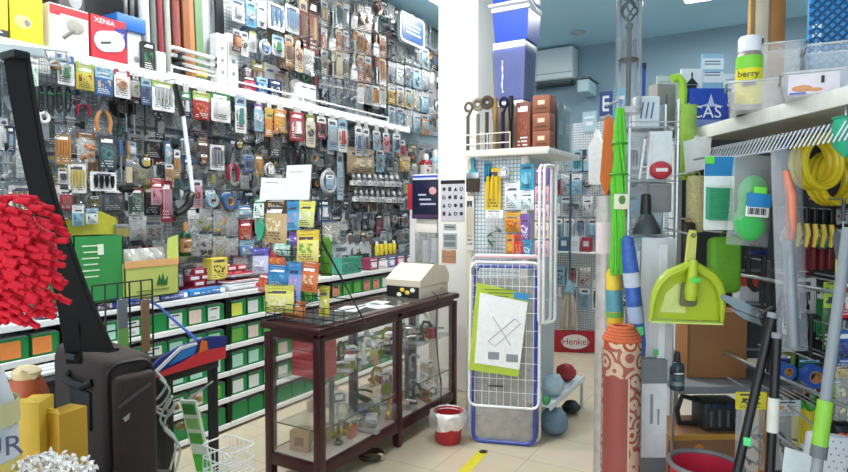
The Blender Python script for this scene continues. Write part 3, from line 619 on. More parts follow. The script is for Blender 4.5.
# bundle of white rods lying along the shelf
for k, (px0, py0, px1, py1) in enumerate(((172, 54, 214, 72), (172, 60, 214, 78), (174, 66, 214, 84), (168, 75, 212, 86), (192, 76, 236, 88))):
    X = -3.58 - .03 * (k % 3); a = onx(px0, py0, X); b = onx(px1, py1, X); zz = ZS + .2 - .04 * k if k < 3 else ZS + .016
    L = b.y - a.y
    t = thing('white_rod', ['topmost', 'second highest', 'third highest', 'lowest left', 'lowest right'][k] + ' white capped rod lying along the white shelf', 'rod', (X, a.y, zz), Z90, 'white rods on the shelf')
    part('rod', MB().cyl((0, 0, 0), (L, 0, 0), .014, None, 12), M('f2f3f3', .3), t); part('end_cap', MB().cyl((L, 0, 0), (L + .02, 0, 0), .016, None, 12), plastic('dark grey'), t)
m = MB()
for q in (.05, .6):
    m.box((0, q, .09), (.09, .012, .18))
    for k in range(3): m.box((0, q, .188 - .04 * k - .022), (.14, .012, .012))
a = onx(172, 60, -3.6)
solo('rod_rack', m, plastic('dark grey'), 'small dark rack holding three white rods on the shelf', 'rack', (-3.61, a.y, ZS), 0)
# blue framed sign high by the pillar
a = onx(399, 30, -3.5); b = onx(423, 40, -3.5); z0 = onx(411, 45, -3.5).z; z1 = onx(411, 16, -3.5).z
t = thing('hanging_sign', 'blue framed category sign above the goods left of the pillar', 'sign', (-3.5, (a.y + b.y) / 2, z0), Z90)
w = b.y - a.y; h = z1 - z0
m = MB(); m.prism(rrect(w, h, .05, 0, h / 2), -.02, .02); part('frame', m, M('b8c6cf', .4), t)
part('sign_face', MB().prism(rrect(w * .88, h * .82, .04, 0, h / 2), -.026, -.018), M('24406e', .4, 0, .1), t)
for k in range(3): part('print_line', MB().box((0, -.028, h * (.36 + .14 * k)), (w * (.6 - .1 * (k == 1)), .003, h * .06)), M('8fb0cf', .5), t)
part('hanger', MB().cyl((0, 0, h), (0, 0, h + .02), .006, None, 6).tube([(0, 0, h + .01), (0, .35, h + .01)], .008, 6), metal(), t)
# white pole with black ends hanging in front of the goods
a = onx(175, 84, -3.42); b = onx(193, 193, -3.42); e = onx(176, 214, -3.42); k_ = onx(190, 196, -3.42); k2 = onx(189, 204, -3.42)
t = thing('squeegee_pole', 'white pole with black angled grip hanging from the shelf edge', 'pole', a)
o_ = a
part('pole', MB().cyl(onx(183, 114, -3.42) - o_, b - o_, .013, None, 12), M('e8eaea', .3), t)
part('upper_grip', MB().tube([Vector((0, 0, 0)), onx(178, 98, -3.42) - o_, onx(183, 116, -3.42) - o_], .02, 8), plastic('black'), t)
part('angled_grip', MB().tube([b - o_, k_ - o_, k2 - o_, onx(183, 210, -3.42) - o_, e - o_], [.018, .026, .03, .028, .022], 8), plastic('black'), t)
part('hanging_hook', MB().tube([(0, 0, 0), (0, 0, .03), (-.1, 0, .035)], .006, 6), metal(), t)
# ------------------------------------------------------------------ drawer units with green bins
UE = [.7, 1.85, onx(229, 300, -3.4).y, 4.15, 5.3, 6.45]
UE[2] = UE[2]
TZ = [1.0, .81, .62, .43, .24, .05]
UN = ['below the red mop', 'below the green carton', 'left of the glass counter', 'behind the glass counter', 'near the white pillar']
UN = ['below the red mop', 'left of the glass counter', 'behind the packet stand', 'behind the glass counter', 'near the white pillar']
TN = ['top', 'second', 'third', 'fourth', 'bottom']
GREEN = M('1c8a48', .5, 0, .08, 12); WHITE = M('eef0f0', .4, 0, .03); BLK = M('0c0d0e', .6)
BINS = []
for u in range(5):
    y0, y1 = UE[u], UE[u + 1] - .004
    t = thing('bin_shelving_unit', 'low shelving unit with white shelf edges and green bins, ' + UN[u], 'shelving', (-3.82, y0, 0), 0, 'low shelving units along the left wall')
    L = y1 - y0
    part('back_panel', MB().box((.01, L / 2, .5), (.02, L, 1.0)), BLK, t)
    for q in (.008, L - .008): part('side_panel', MB().box((.215, q, .5), (.39, .016, .97)), BLK, t)
    for z in TZ: part('shelf', MB().rbox((.22, L / 2, z - .012), (.40, L - .034, .024), .002, 1).rbox((.423, L / 2, z - .012), (.012, L, .036), .003, 1), WHITE, t)
    n = 7; bw = (L - .05) / n
    for ti in range(5):
        z = TZ[ti + 1] + .002
        for k in range(n):
            y = y0 + .025 + bw * (k + .5)
            px, py = pixel((-3.4, y, z + .06))
            if px < -14 or py > 476 or (u == 4 and ti > 1): continue
            rr = random.Random(u * 100 + ti * 10 + k)
            cc = rr.choice(['white', 'white', 'white', 'mint', 'mint', 'pinkish', 'green', 'white'])
            if ti == 0 and (px < 70 or 141 < px < 156): cc = 'orange'
            if ti == 0 and 236 < px < 252: cc = 'yellow'
            if ti == 4 and rr.random() < .5: cc = 'none'
            if 156 < px < 176 and ti == 0: cc = 'none'
            if 396 < px or (u == 3 and rr.random() < .4): cc = 'salmon'
            BINS.append((u, ti, y, z, bw, cc))
BPROTO = {}
CARDC = {'white': 'e6e9e6', 'mint': 'b5dfcf', 'pinkish': 'e8cfc6', 'green': '6db34a', 'orange': 'f0914a', 'yellow': 'd8df52', 'salmon': 'e89a80'}
cnt = {}
for (u, ti, y, z, bw, cc) in BINS:
    key = (u, ti, cc); cnt[key] = cnt.get(key, 0) + 1
tot = dict(cnt); cnt = {}
ORD = ['first', 'second', 'third', 'fourth', 'fifth', 'sixth', 'seventh', 'eighth', 'ninth', 'tenth', 'eleventh', 'twelfth']
for (u, ti, y, z, bw, cc) in BINS:
    key = (u, ti, cc); i = cnt.get(key, 0); cnt[key] = i + 1
    nm = 'bare green parts bin' if cc == 'none' else 'green parts bin with %s card' % cc
    lb = ('%s ' % ORD[i] if tot[key] > 1 else '') + nm + (' from left' if tot[key] > 1 else '') + ', %s tier, %s' % (TN[ti], UN[u])
    t = thing('parts_bin', lb, 'bin', (-3.415, y, z), Z90, 'green parts bins in the low shelving')
    pk = (round(bw, 3), cc)
    if pk not in BPROTO:
        w, h, d = bw - .008, .118, .33
        m = MB().box((0, .003, h / 2), (w, .006, h)).box((0, d / 2, .003), (w, d, .006)).box((0, d - .003, h / 2), (w, .006, h))
        for s in (-1, 1): m.box((s * (w / 2 - .003), d / 2, h / 2), (.006, d, h))
        c = None
        if cc != 'none':
            c = MB().prism(rrect(w * .66, h * .76, .004, -w * .12, h * .5), -.0025, 0).mesh('label_card', printed(CARDC[cc], CARDC[cc], CARDC[cc], len(BPROTO) % 3) if len(BPROTO) % 4 == 0 and cc != 'orange' else M(CARDC[cc], .5))
        g = MB(); 
        for q in range(8):
            rr = random.Random(q); g.rbox(((q % 3 - 1) * w * .28, (.15 + .22 * (q // 3)) * d, h * .86), (w * .32, d * .28, .05), .004, 1)
        BPROTO[pk] = (m.mesh('bin_body', GREEN), c, g.mesh('contents', M('grey', .5, .3, .4, 20)))
    a, c, g = BPROTO[pk]
    bb = part('bin_body', a, None, t)
    if c: part('label_card', c, None, bb)
    part('contents', g, None, t)
# ------------------------------------------------------------------ things on top of the low shelving
ZT = 1.006
def top_box(label, x0, y0, x1, y1, c, c2='white', c3='grey', X=-3.45, deep=.2, z0=None, name='packed_box', cat='box', group='boxes on the low shelving', plain=False):
    a = onx(x0, y1, X); b = onx(x1, y1, X); zz = ZT if z0 is None else z0; h = max(.02, onx((x0 + x1) / 2, y0, X).z - zz)
    t = thing(name, label, cat, (X, (a.y + b.y) / 2, zz), Z90, group); w = b.y - a.y
    part('carton', MB().rbox((0, deep / 2, h / 2), (w, deep, h), .003, 1), M(c, .4) if plain else printed(c, c2, c3, 2), t)
    return t, w, h
FB = [(40, 60, '5a3a56', 'maroon flat pack beside black strap'), (62, 78, 'c9c3d2', 'pale lilac flat pack behind the black strap'), (96, 112, '5a2a4a', 'plum flat pack under the green carton'), (113, 160, '3a4fae', 'blue film wrapped flat pack under the carton'), (162, 188, '6f7cc4', 'lilac blue flat pack right of blue film pack'), (190, 226, '2f7fc4', 'bright blue flat pack at the shelf front'), (230, 261, 'd6dadd', 'silver flat pack with crimson end at the shelf front')]
for i, (x0, x1, c, l) in enumerate(FB):
    X = -3.44; a = onx(x0, 300, X).y; b = onx(x1, 296, X).y
    t = thing('flat_pack', l, 'pack', (X, (a + b) / 2, ZT), Z90, 'flat packs along the shelf front')
    part('pack_body', MB().rbox((0, .05, .022), (b - a, .1, .04), .012), printed(c, c, 'white', 1), t); part('end_label', MB().box(((b - a) * .4, -.002, .022), ((b - a) * .14, .004, .03)), M('c03050' if i in (6,) else 'white'), t)
# brick-like stack of red and white small boxes
for r_ in range(4):
    for k in range(5):
        X = -3.58; a = onx(189, 276, X).y + k * .10 + (.04 if r_ % 2 else 0)
        t = thing('small_box', '%s red and white small box in %s layer of the stack right of carton' % (['leftmost', 'second', 'third', 'fourth', 'rightmost'][k], ['bottom', 'second', 'third', 'top'][r_]), 'box', (X, a + .05, ZT + r_ * .043), Z90, 'stack of red and white small boxes')
        part('carton', MB().rbox((0, .06, .021), (.094, .12, .04), .002, 1), M('b8304a' if (k + r_) % 2 else '9c2a44', .4), t); part('label', MB().box((0, -.001, .021), (.07, .002, .022)), M('eee6e6'), t)
# pale layers right of it
for i, (x0, x1, y0, z0, c, l) in enumerate(((229, 262, 281, 0.05, 'e3e4e6', 'white flat carton on silver flat pack'), (232, 262, 275, .095, 'b9c3cc', 'grey flat carton on white flat carton'))):
    top_box(l, x0, y0, x1, 290, c, 'crimson', 'crimson', X=-3.47, deep=.14, z0=ZT + z0)
top_box('small yellow box beside the red and white box stack', 212, 258, 228, 276, 'e0cf62', 'yellow', 'black', X=-3.53, deep=.1, z0=ZT + .085)
top_box('dark grey device box left of the packet stand', 217, 262, 233, 278, '4c5560', 'dark grey', 'navy', X=-3.6, deep=.12)
# green carton and its yellow-green neighbour, tops open
def carton(label, x0, y0, x1, y1, c, X, deep, flap, z0=ZT + .045):
    a = onx(x0, y1, X); b = onx(x1, y1, X); z1 = onx((x0 + x1) / 2, y0, X).z; w = b.y - a.y; h = z1 - z0
    t = thing('display_carton', label, 'carton', (X, (a.y + b.y) / 2, z0), Z90)
    m = MB().box((0, .003, h / 2), (w, .006, h)).box((0, deep - .003, h / 2 + .02), (w, .006, h + .04)).box((0, deep / 2, .003), (w, deep, .006))
    for s in (-1, 1): m.box((s * (w / 2 - .003), deep / 2, h / 2), (.006, deep, h))
    part('carton_body', m, M(c, .5, 0, .06, 8), t); return t, w, h
t, w, h = carton('green printed carton standing on low shelving beside black strap', 75, 236, 124, 292, '338c48', -3.42, .26, 0)
q = MB(); 
for k in range(6): q.box((-w * .18, -.002, h * (.86 - .09 * k)), (w * (.34 - .05 * (k % 2)), .002, .008))
part('print_lines', q, M('cfe6c4'), t); part('printed_code_panel', MB().box((w * .02, -.003, h * .80), (w * .12, .002, h * .16)), M('dfe8d6'), t)
m = MB(); m.T = Matrix.Translation((0, .22, h)); m.prism([(-w * .5, 0), (w * .9, 0), (w * .85, h * .25), (w * .3, h * .42), (0, h * .26), (-w * .45, h * .18)], -.004, .004); part('raised_flap', m, M('b9b43a', .5), t)
t2, w2, h2 = carton('yellow green display carton with open front holding clear packs', 125, 262, 179, 291, 'b4bd66', -3.40, .26, 0)
for s in (-1, 1): pass
part('front_cutout_edge', MB().box((0, -.002, h2 * .97), (w2, .004, h2 * .2)), M('d8a56a', .6), t2)
part('tall_back', MB().prism([(w2 * .28, h2 * 1.0), (w2 * .5, h2 * 1.0), (w2 * .5, h2 * 1.75), (w2 * .3, h2 * 1.66)], .0, .006), M('c3d46a', .5), t2)
q = MB().prism([(w2 * .06, h2 * .32), (w2 * .12, h2 * .62), (w2 * .15, h2 * .45), (w2 * .19, h2 * .66), (w2 * .22, h2 * .4), (w2 * .28, h2 * .56), (w2 * .26, h2 * .3)], -.004, 0); part('leaf_mark', q, M('27602c'), t2)
part('print_lines', MB().box((.0, -.003, h2 * .2), (w2 * .6, .003, .008)), M('7d9040'), t2)
for k, (px, py, c) in enumerate(((130, 228, 'd9d9a0'), (146, 232, 'cfe3b0'), (157, 230, 'e6e4c8'))):
    p = onx(px, py, -3.27)
    t = thing('clear_goods_pack', ['left', 'middle', 'right'][k] + ' clear pack lying in yellow green display carton', 'pack', (-3.5, onx(px, py, -3.5).y, ZT + .06), Z90 + .3 * (k - 1), 'clear packs in the carton')
    part('clear_bag', MB().pillow(.14, .26, .06, .29, 0, 6, 6, .3, k), clear('white', .35, .2), t)
    m = MB(); rr = random.Random(k)
    for q in range(12): m.ball((rr.uniform(-.04, .04), -.012, .10 + rr.uniform(-.05, .12)), .013, 8, 5)
    part('contents', m, M(c, .4), t)
# machines and packs toward the pillar
def printer_like(label, x0, y0, x1, y1, X, c):
    a = onx(x0, y1, X); b = onx(x1, y1, X); h = onx((x0 + x1) / 2, y0, X).z - ZT; w = b.y - a.y
    t = thing('printer', label, 'printer', (X, (a.y + b.y) / 2, ZT), Z90)
    part('housing', MB().rbox((0, .09, h * .5), (w, .18, h), .02, 3), M(c, .4), t); part('paper_slot', MB().rbox((w * .1, -.004, h * .45), (w * .6, .02, h * .2), .004), M('2f3438'), t)
    part('lid', MB().rbox((0, .09, h + .012), (w * .9, .16, .02), .006), M('8f979c', .4), t)
    part('panel', MB().box((-w * .3, -.002, h * .78), (w * .25, .004, h * .12)), M('5c666c'), t)
printer_like('grey desktop printer on low shelving behind the packet stand', 333, 242, 372, 274, -3.62, 'b9c0c4')
X = -3.2
p = onx(352, 285, -3.42)
t = thing('storage_crate', 'translucent green plastic crate on the low shelving beside the printer', 'crate', (-3.415, p.y, ZT), Z90)
m = MB(); 
for k in range(6):
    for j in range(4): m.box((-.12 + k * .048, 0, .02 + j * .035), (.036, .008, .024))
m.box((0, .08, .008), (.28, .15, .012)); m.rbox((0, 0, .15), (.3, .02, .014), .003); m.box((-.14, .08, .08), (.01, .15, .15)); m.box((.14, .08, .08), (.01, .15, .15))
part('crate_body', m, M('4fa58c', .3), t); part('contents', MB().rbox((0, .08, .05), (.24, .12, .07), .01), M('8fb7b0'), t)
YC = [onx(377 + 4.2 * k, 268, -3.6) for k in range(5)]
for k, p in enumerate(YC):
    t = thing('spray_can', '%s yellow spray can in the row right of the printer' % ['leftmost', 'second', 'middle', 'fourth', 'rightmost'][k], 'can', (-3.6, p.y, ZT + .12), Z90, 'yellow spray cans')
    part('can_body', MB().lathe([(.024, 0), (.026, .01), (.026, .1), (.02, .115)], n=14), plastic('e3cf3c'), t); part('cap', MB().cyl((0, 0, .115), (0, 0, .145), .017, None, 10), plastic('dark grey' if k % 2 else 'white'), t)
for k in range(6):
    p = onx(371 + 9 * k, 275, -3.5)
    c, nmc = (('8f3454', 'plum'), ('e0dcd8', 'white'), ('4b4f8a', 'violet'), ('c24a6a', 'rose'), ('32506e', 'slate blue'), ('b85a7a', 'dusky pink'))[k]
    t = thing('packed_box', '%s flat box in the row beneath the yellow spray cans' % nmc, 'box', (-3.5, p.y, ZT), Z90, 'flat boxes beneath the spray cans')
    part('carton', MB().rbox((0, .1, .057), (.17, .28, .11), .003, 1), printed(c, 'dark grey' if k % 2 else c, 'white', k % 3), t); part('label', MB().box((0, -.042, .05), (.08, .003, .05)), M('e8e8ee'), t)
# ------------------------------------------------------------------ GLASS COUNTER
CX0, CX1, CY0, CY1, CH = -2.575, -2.15, 2.52, 4.17, .94
MAR = M('3b1218', .3, 0, .15, 20)
GL = clear('d8e8e4', .006, .055)
t = thing('glass_display_counter', 'dark maroon framed glass display counter with black wire packet stand on it', 'counter', (CX0, CY0, 0))
W, L = CX1 - CX0, CY1 - CY0
for x in (.0275, W - .0275):
    for y in (.0275, L / 2, L - .0275):
        part('post', MB().rbox((x, y, CH / 2 - .02), (.05, .05, CH - .06), .004), MAR, t)
for nm, z, h in (('base_rail', .145, .07), ('top_rail', CH - .045, .06)):
    m = MB()
    for y in (.0275, L - .0275): m.rbox((W / 2, y, z), (W - .1, .045, h), .004)
    for x in (.0275, W - .0275):
        for a, b in ((.055, L / 2 - .026), (L / 2 + .026, L - .055)): m.rbox((x, (a + b) / 2, z), (.045, b - a, h), .004)
    part(nm, m, MAR, t)
part('deck', MB().box((W / 2, L / 2, .178), (W - .06, L - .06, .012)), M('c9c2b6', .5), t)
part('top_frame', MB().rbox((W / 2, .03, CH - .008), (W + .03, .09, .04), .012).rbox((W / 2, L - .03, CH - .008), (W + .03, .06, .04), .012).rbox((W - .015, L / 2, CH - .008), (.07, L, .04), .012).rbox((.015, L / 2, CH - .008), (.07, L, .04), .012), MAR, t)
part('top_glass', MB().box((W / 2, L / 2, CH + .004), (W - .05, L - .1, .008)), clear('cfd8d6', .08, .14), t)
part('shelf_glass', MB().box((W / 2, L / 2, .345), (W - .1, L - .1, .006)), clear('bcd8cc', .06, .12), t); part('shelf_glass', MB().box((W / 2, L / 2, .62), (W - .1, L - .1, .006)), clear('bcd8cc', .04, .12), t)
part('shelf_edge', MB().box((W - .055, L / 2, .345), (.004, L - .1, .007)).box((W / 2, .055, .345), (W - .1, .004, .007)), M('2f5248', .2), t)
for nm, c, d in (('front_glass', (W / 2, .012, .53), (W - .1, .004, .69)), ('side_glass', (W - .012, L * .25, .53), (.004, L / 2 - .08, .69)), ('side_glass', (W - .012, L * .75, .53), (.004, L / 2 - .08, .69))):
    part(nm, MB().box(c, d), GL, t)
for y in (.36, L * .75): part('shelf_support', MB().rbox((W / 2, y, .40), (.025, .025, .43), .003), M('dark grey'), t)
def on_counter(name, label, cat, x, y, z, rz=0, group=None): return thing(name, label, cat, (CX0 + x, CY0 + y, z), rz, group)
ZSH, ZDK = .6245, .1855
for k in range(5):
    t = on_counter('parts_tray', '%s red tray in the stack inside the front of the glass counter' % ['lowest', 'second', 'third', 'fourth', 'topmost'][k], 'tray', .24, .17, ZSH + .002 + .052 * k, 0, 'stack of red trays')
    m = MB().rbox((0, 0, .008), (.22, .14, .012), .003)
    for s in (-1, 1): m.rbox((s * .107, 0, .03), (.008, .14, .046), .002, 1); m.rbox((0, s * .067, .028), (.21, .008, .046), .002, 1)
    part('tray_body', m, M('c22c34', .4), t); part('front_lip', MB().rbox((0, -.073, .045), (.2, .01, .012), .002, 1), M('d8484a', .4), t)
GOODS = ['silver', 'grey', 'gold', 'dark grey', 'light grey', 'olive', 'white', 'beige', 'black', 'crimson']
CN = {'silver': 'silver', 'grey': 'grey', 'gold': 'brassy', 'dark grey': 'dark grey', 'light grey': 'pale grey', 'olive': 'olive', 'white': 'white', 'beige': 'beige', 'black': 'black', 'crimson': 'crimson'}
GC = {}
def counter_good(x, y, z, place, i):
    c = GOODS[(i * 7 + 3) % 10]; ty = i % 4
    nm, cat = [('door_lock', 'lock'), ('tap', 'tap'), ('packed_box', 'box'), ('lever_set', 'door lever')][ty]
    GC.setdefault((nm, c, place), []).append(t_ := thing(nm, '', cat, (CX0 + x, CY0 + y, z), R.uniform(-.6, .6) + Z90, 'hardware on the counter shelves'))
    s = R.uniform(.9, 1.2); mm = metal(c, .3) if c in ('silver', 'grey', 'gold', 'light grey') else M(c, .4)
    if ty == 0:
        part('lock_body', MB().rbox((0, 0, .035 * s), (.07 * s, .03, .07 * s), .006), mm, t_); part('shackle', MB().torus((0, 0, .07 * s), .022 * s, .006, 'y', 14, 6, 0, math.pi), metal(), t_)
    elif ty == 1:
        part('spout', MB().tube([(0, 0, .04), (0, 0, .11 * s), (0, -.02, .14 * s), (0, -.06 * s, .14 * s), (0, -.08 * s, .11 * s)], .011, 8), mm, t_); part('base', MB().lathe([(.03, 0), (.03, .012), (.018, .02), (.016, .05)], n=14), mm, t_)
        for q in (-1, 1): part('knob', MB().cyl((q * .01, 0, .045), (q * .045, 0, .055), .009, .014, 8), mm, t_)
    elif ty == 2:
        part('carton', MB().rbox((0, 0, .035 * s), (.09 * s, .07, .07 * s), .003, 1), printed(c, 'white', 'blue', i % 3), t_); part('label', MB().box((0, -.036, .035 * s), (.05, .003, .03)), M('white'), t_)
    else:
        part('plate', MB().rbox((0, 0, .012), (.05, .17 * s, .02), .006), mm, t_); part('lever', MB().tube([(0, .05, .02), (0, .05, .05), (.03, 0, .055), (.05, -.05, .05)], .008, 7), mm, t_)
i = 0
for lv, z in (('upper glass shelf', ZSH), ('middle glass shelf', .3495), ('lower deck', ZDK)):
    for y in (.30, .42, .54, .65, .82, .93, 1.05, 1.17, 1.29, 1.41, 1.52):
        for x in (.12, .22, .32):
            if lv == 'middle glass shelf' and (int(y * 100) + int(x * 100)) % 3: continue
            if lv != 'upper glass shelf' and abs(y - .36) < .05 or lv == 'lower deck' and y < .3 or abs(x - .22) < .03 and abs(y - 1.2375) < .09: continue
            if lv == 'upper glass shelf' and y < .3: continue
            i += 1; counter_good(x + R.uniform(-.015, .015), y, z, lv + (', near half of the counter' if y < .74 else ', far half of the counter'), i)
for (nm, c, place), ls in GC.items():
    for k, o in enumerate(sorted(ls, key=lambda o: o.location.y)):
        o['label'] = ('%s ' % ORD[k] if len(ls) > 1 else '') + CN[c] + ' ' + nm.replace('_', ' ') + (' from front' if len(ls) > 1 else '') + ' on the ' + place
t = on_counter('carton', 'brown carton on the lower deck at front of glass counter', 'carton', .18, .14, ZDK, .2)
part('carton_body', MB().rbox((0, 0, .06), (.13, .11, .12), .004, 1), M('a5825a', .7), t); part('tape', MB().box((0, 0, .121), (.13, .03, .002)), M('d8b98a'), t); part('front_print', MB().box((0, -.056, .06), (.06, .002, .05)), M('6f4f2f'), t)
t = on_counter('packed_bag', 'pale blue clear bag beside brown carton on the lower deck', 'bag', .31, .12, ZDK, .3)
part('clear_bag', MB().ball((0, 0, .045), (.05, .04, .045)), clear('c8dcea', .5, .2), t); part('contents', MB().ball((0, 0, .035), (.035, .03, .03)), M('light blue'), t)
# register at the far end
a = P(423, 300, 4.12)
t = thing('cash_register', 'beige cash register with sloping top on the far end of the glass counter', 'cash register', (CX0 + .2, CY0 + 1.42, CH + .009), Z90)
t.scale = (.82, .9, .9)
m = MB(); m.T = Matrix.Rotation(0, 4, 'Z')
m.prism([(-.27, .10), (.27, .10), (.27, .17), (.20, .245), (-.02, .27), (-.27, .15)], -.17, .17); part('housing', m, M('d9d0bd', .45), t)
part('cash_drawer', MB().rbox((.0, 0, .05), (.52, .33, .098), .006), M('cfc5b2', .5), t)
sp_ = part('side_panel', MB().rbox((-.268, 0, .052), (.012, .31, .09), .003, 1), M('17181a', .4), t)
for k, (x, z, c) in enumerate(((-.25, .03, 'ece8d8'), (-.17, .05, 'e6c94a'), (-.22, .07, 'e6c94a'), (-.12, .072, 'f0ece0'))): part('flower_print', MB().ball((-.276, -x - .22, z), (.004, .024, .018), 8, 5), M(c), sp_)
part('drawer_lock', MB().cyl((.12, -.165, .055), (.12, -.175, .055), .012, None, 10), metal(), t); part('receipt_slot', MB().box((.06, 0, .262), (.1, .2, .01)), M('5a554c'), t)
q = [P(446, 286, 4.0), P(452, 292, 3.98), P(455, 320, 3.97), P(452, 350, 3.95), P(456, 380, 3.95)]
xr = CX1 + .012
pts = [Vector((-2.20, 3.86, CH + .05)), Vector((-2.17, 3.84, CH + .04)), Vector((xr + .005, 3.82, CH + .025)), Vector((xr + .01, 3.78, .7)), Vector((xr + .008, 3.82, .5)), Vector((xr + .012, 3.86, .3)), Vector((xr + .02, 3.84, .01))]
solo('power_cable', MB().tube(pts, .004, 6), plastic('black'), 'black cable hanging from the register down the counter glass', 'cable')
# papers lying on the counter glass
for k, (x, y, w, h, rz, l) in enumerate(((.16, .62, .15, .21, .3, 'nearest'), (.24, .8, .21, .15, -.2, 'middle'), (.17, .92, .12, .16, .1, 'farthest'))):
    t = on_counter('paper_sheet', l + ' loose paper sheet lying on the glass counter top', 'paper', x, y, CH + .0095, rz, 'papers on the glass counter')
    part('sheet', MB().box((0, 0, .0008), (w, h, .0012)), M('dfe3e4', .6), t); part('print_lines', MB().box((0, .03, .0018), (w * .7, .004, .0006)).box((0, 0, .0018), (w * .7, .004, .0006)).box((0, -.03, .0018), (w * .5, .004, .0006)), M('8a9298'), t)
# ------------------------------------------------------------------ black wire packet stand on the counter
YS = CY0 + .06
t = thing('wire_packet_stand', 'black wire stand hung with colourful packets on the glass counter', 'display stand', (0, 0, 0))
x0, x1 = ony(266, 325, YS).x, ony(344, 325, YS).x; zb = CH + .013
m = MB()
for k in range(9): x = x0 + (x1 - x0) * k / 8; m.tube([(x, YS, zb), (x, YS, zb + .10)], .0025, 5)
for z in (.004, .035, .068, .10): m.tube([(x0, YS, zb + z), (x1, YS, zb + z)], .0028, 5); m.tube([(x0, YS, zb + z), (x0, YS + .2, zb + z)], .0028, 5); m.tube([(x1, YS, zb + z), (x1, YS + .2, zb + z)], .0028, 5)
for k in range(9): x = x0 + (x1 - x0) * k / 8; m.tube([(x, YS, zb + .004), (x, YS + .2, zb + .004)], .002, 5)
part('basket', m, plastic('black'), t)
m = MB(); zt = 1.72
xg = ony(322, 250, YS + .2).x; x0g = x0 + .03
for a, b in ((x0, x0g), (x1, xg)): m.tube([(a, YS + .2, zb), (b, YS + .2, 1.40), (b, YS + .2, zt)], .004, 6)
for z in (1.08, 1.22, 1.36, 1.50, 1.62, zt): m.tube([(x0, YS + .2, z), (xg + (x1 - xg) * max(0, (1.4 - z) / .45), YS + .2, z)], .003, 5)
for k in range(1, 6): x = x0g + (xg - x0g) * k / 6; m.tube([(x, YS + .2, zb + .1), (x, YS + .2, zt)], .002, 5)
for z in (1.35, 1.08):
    for k in range(7): x = x0 + (xg - x0) * k / 6; m.tube([(x, YS + .2, z - .03), (x, YS + .10, z - .03), (x, YS + .09, z + .01)], .002, 5)
    m.tube([(x0, YS + .09, z + .01), (xg, YS + .09, z + .01)], .003, 5); m.tube([(x0, YS + .09, z - .03), (xg, YS + .09, z - .03)], .003, 5)
part('back_grid', m, plastic('black'), t)
part('side_brace', MB().tube([(xg, YS + .2, 1.42), (x1 + .045, YS + .14, zb + .003)], .004, 6), plastic('black'), t)
PK = [(263, 178, 288, 202, 'f2f1ee', 'f2f1ee', 'f2f1ee', .17, 'plain white card low left on the packet stand', 1), (287, 165, 312, 200, 'f4f3f0', 'f4f3f0', 'f4f3f0', .165, 'plain white tall card topping the packet stand', 1),
      (255, 198, 264, 218, 'e8efe6', 'green', 'dark green', .15, 'small white tag with green print left of the brown packet', 1), (266, 200, 290, 243, 'c9a97a', '4a3a2c', 'e6dcb8', .14, 'tall brown packet with dark header below the white cards', 0),
      (288, 201, 300, 230, '5aa2d2', '3a8fc0', 'pink', .13, 'slim light blue packet beside the tall brown packet', 0), (300, 201, 316, 227, 'd9dc8a', 'e9e06a', 'white', .12, 'pale yellow and white packet right of the slim blue packet', 0),
      (289, 232, 301, 245, '7a5cc0', '7a5cc0', 'white', .135, 'small purple packet above middle of the packet stand', 0), (298, 230, 319, 262, 'efdc7a', 'e6c33a', '7fae4a', .10, 'yellow topped plant picture packet tilted on the right', 0),
      (253, 248, 269, 273, 'cfc8e6', '6a5ac0', 'white', .10, 'lilac packet with purple header at left of the stand', 0), (269, 252, 285, 268, 'd85a34', 'd8452a', 'e0a24a', .12, 'orange red packet behind the blue packets', 0),
      (260, 271, 272, 292, 'c8443c', 'b8342c', 'orange', .09, 'red packet left of the blue packet on the lower tier', 0), (270, 265, 289, 287, '2f7fb4', '2a6fa8', '5aa8d0', .08, 'wide blue packet on the lower tier', 0),
      (289, 262, 303, 300, '8f9ad8', '3a8fc8', 'd8a8c8', .07, 'tall lilac blue packet right of the wide blue packet', 0), (303, 262, 320, 292, 'e0763c', 'c8602c', 'e8d0b0', .06, 'orange packet with pale picture at right of the lower tier', 0),
      (266, 285, 294, 312, 'e4dc7c', 'd8cf5a', 'e8e8d0', .03, 'pale yellow packet in the front of the wire basket', 0), (284, 300, 306, 318, 'c8763c', 'a85a2c', 'e0b070', .05, 'brown orange packet lying low in the wire basket', 0), (320, 286, 330, 316, 'd8c84a', 'b8b03a', 'white', .09, 'narrow mustard packet at right end of the wire basket', 0), (274, 240, 290, 256, 'b8d8c8', '3a9a7a', 'white', .13, 'pale mint packet between brown and red packets', 0)]
for (a, b, c_, d, c, c2, c3, dy, l, ty) in PK:
    Y = YS + dy; xa = ony(a, (b + d) / 2, Y).x; xb = ony(c_, (b + d) / 2, Y).x; zt_ = ony((a + c_) / 2, b, Y).z; zb_ = max(ony((a + c_) / 2, d, Y).z, zb + .01)
    w, h = xb - xa, zt_ - zb_
    t = thing('printed_card' if ty else 'seed_packet', l, 'card' if ty else 'packet', ((xa + xb) / 2, Y, zt_), 0, 'packets on the black wire stand', (-.10, R.uniform(-.06, .06), R.uniform(-.1, .15)))
    if ty:
        part('card', MB().box((0, 0, -h / 2), (w, .003, h)), M(c, .6) if 'plain' in l else printed(c, c2, c3, 1), t); part('print_line', MB().box((-w * .1, -.002, -h * .2), (w * .5, .001, .004)), M('8a8f92'), t)
    else: k_pouch(t, w, h, c, c2, c3, R.randrange(90))
    part('hanging_hook', MB().tube([(0, .0, -.002), (0, .21 - dy, -.004), (0, .21 - dy, -.02)], .0025, 5), plastic('black'), t)
p = ony(264, 218, YS + .08)
t = thing('leaf_pack', 'teal green leaf shaped pack hanging left of the brown packet', 'pack', (ony(261, 218, YS + .1).x, YS + .1, p.z))
h = p.z - ony(262, 241, YS + .1).z
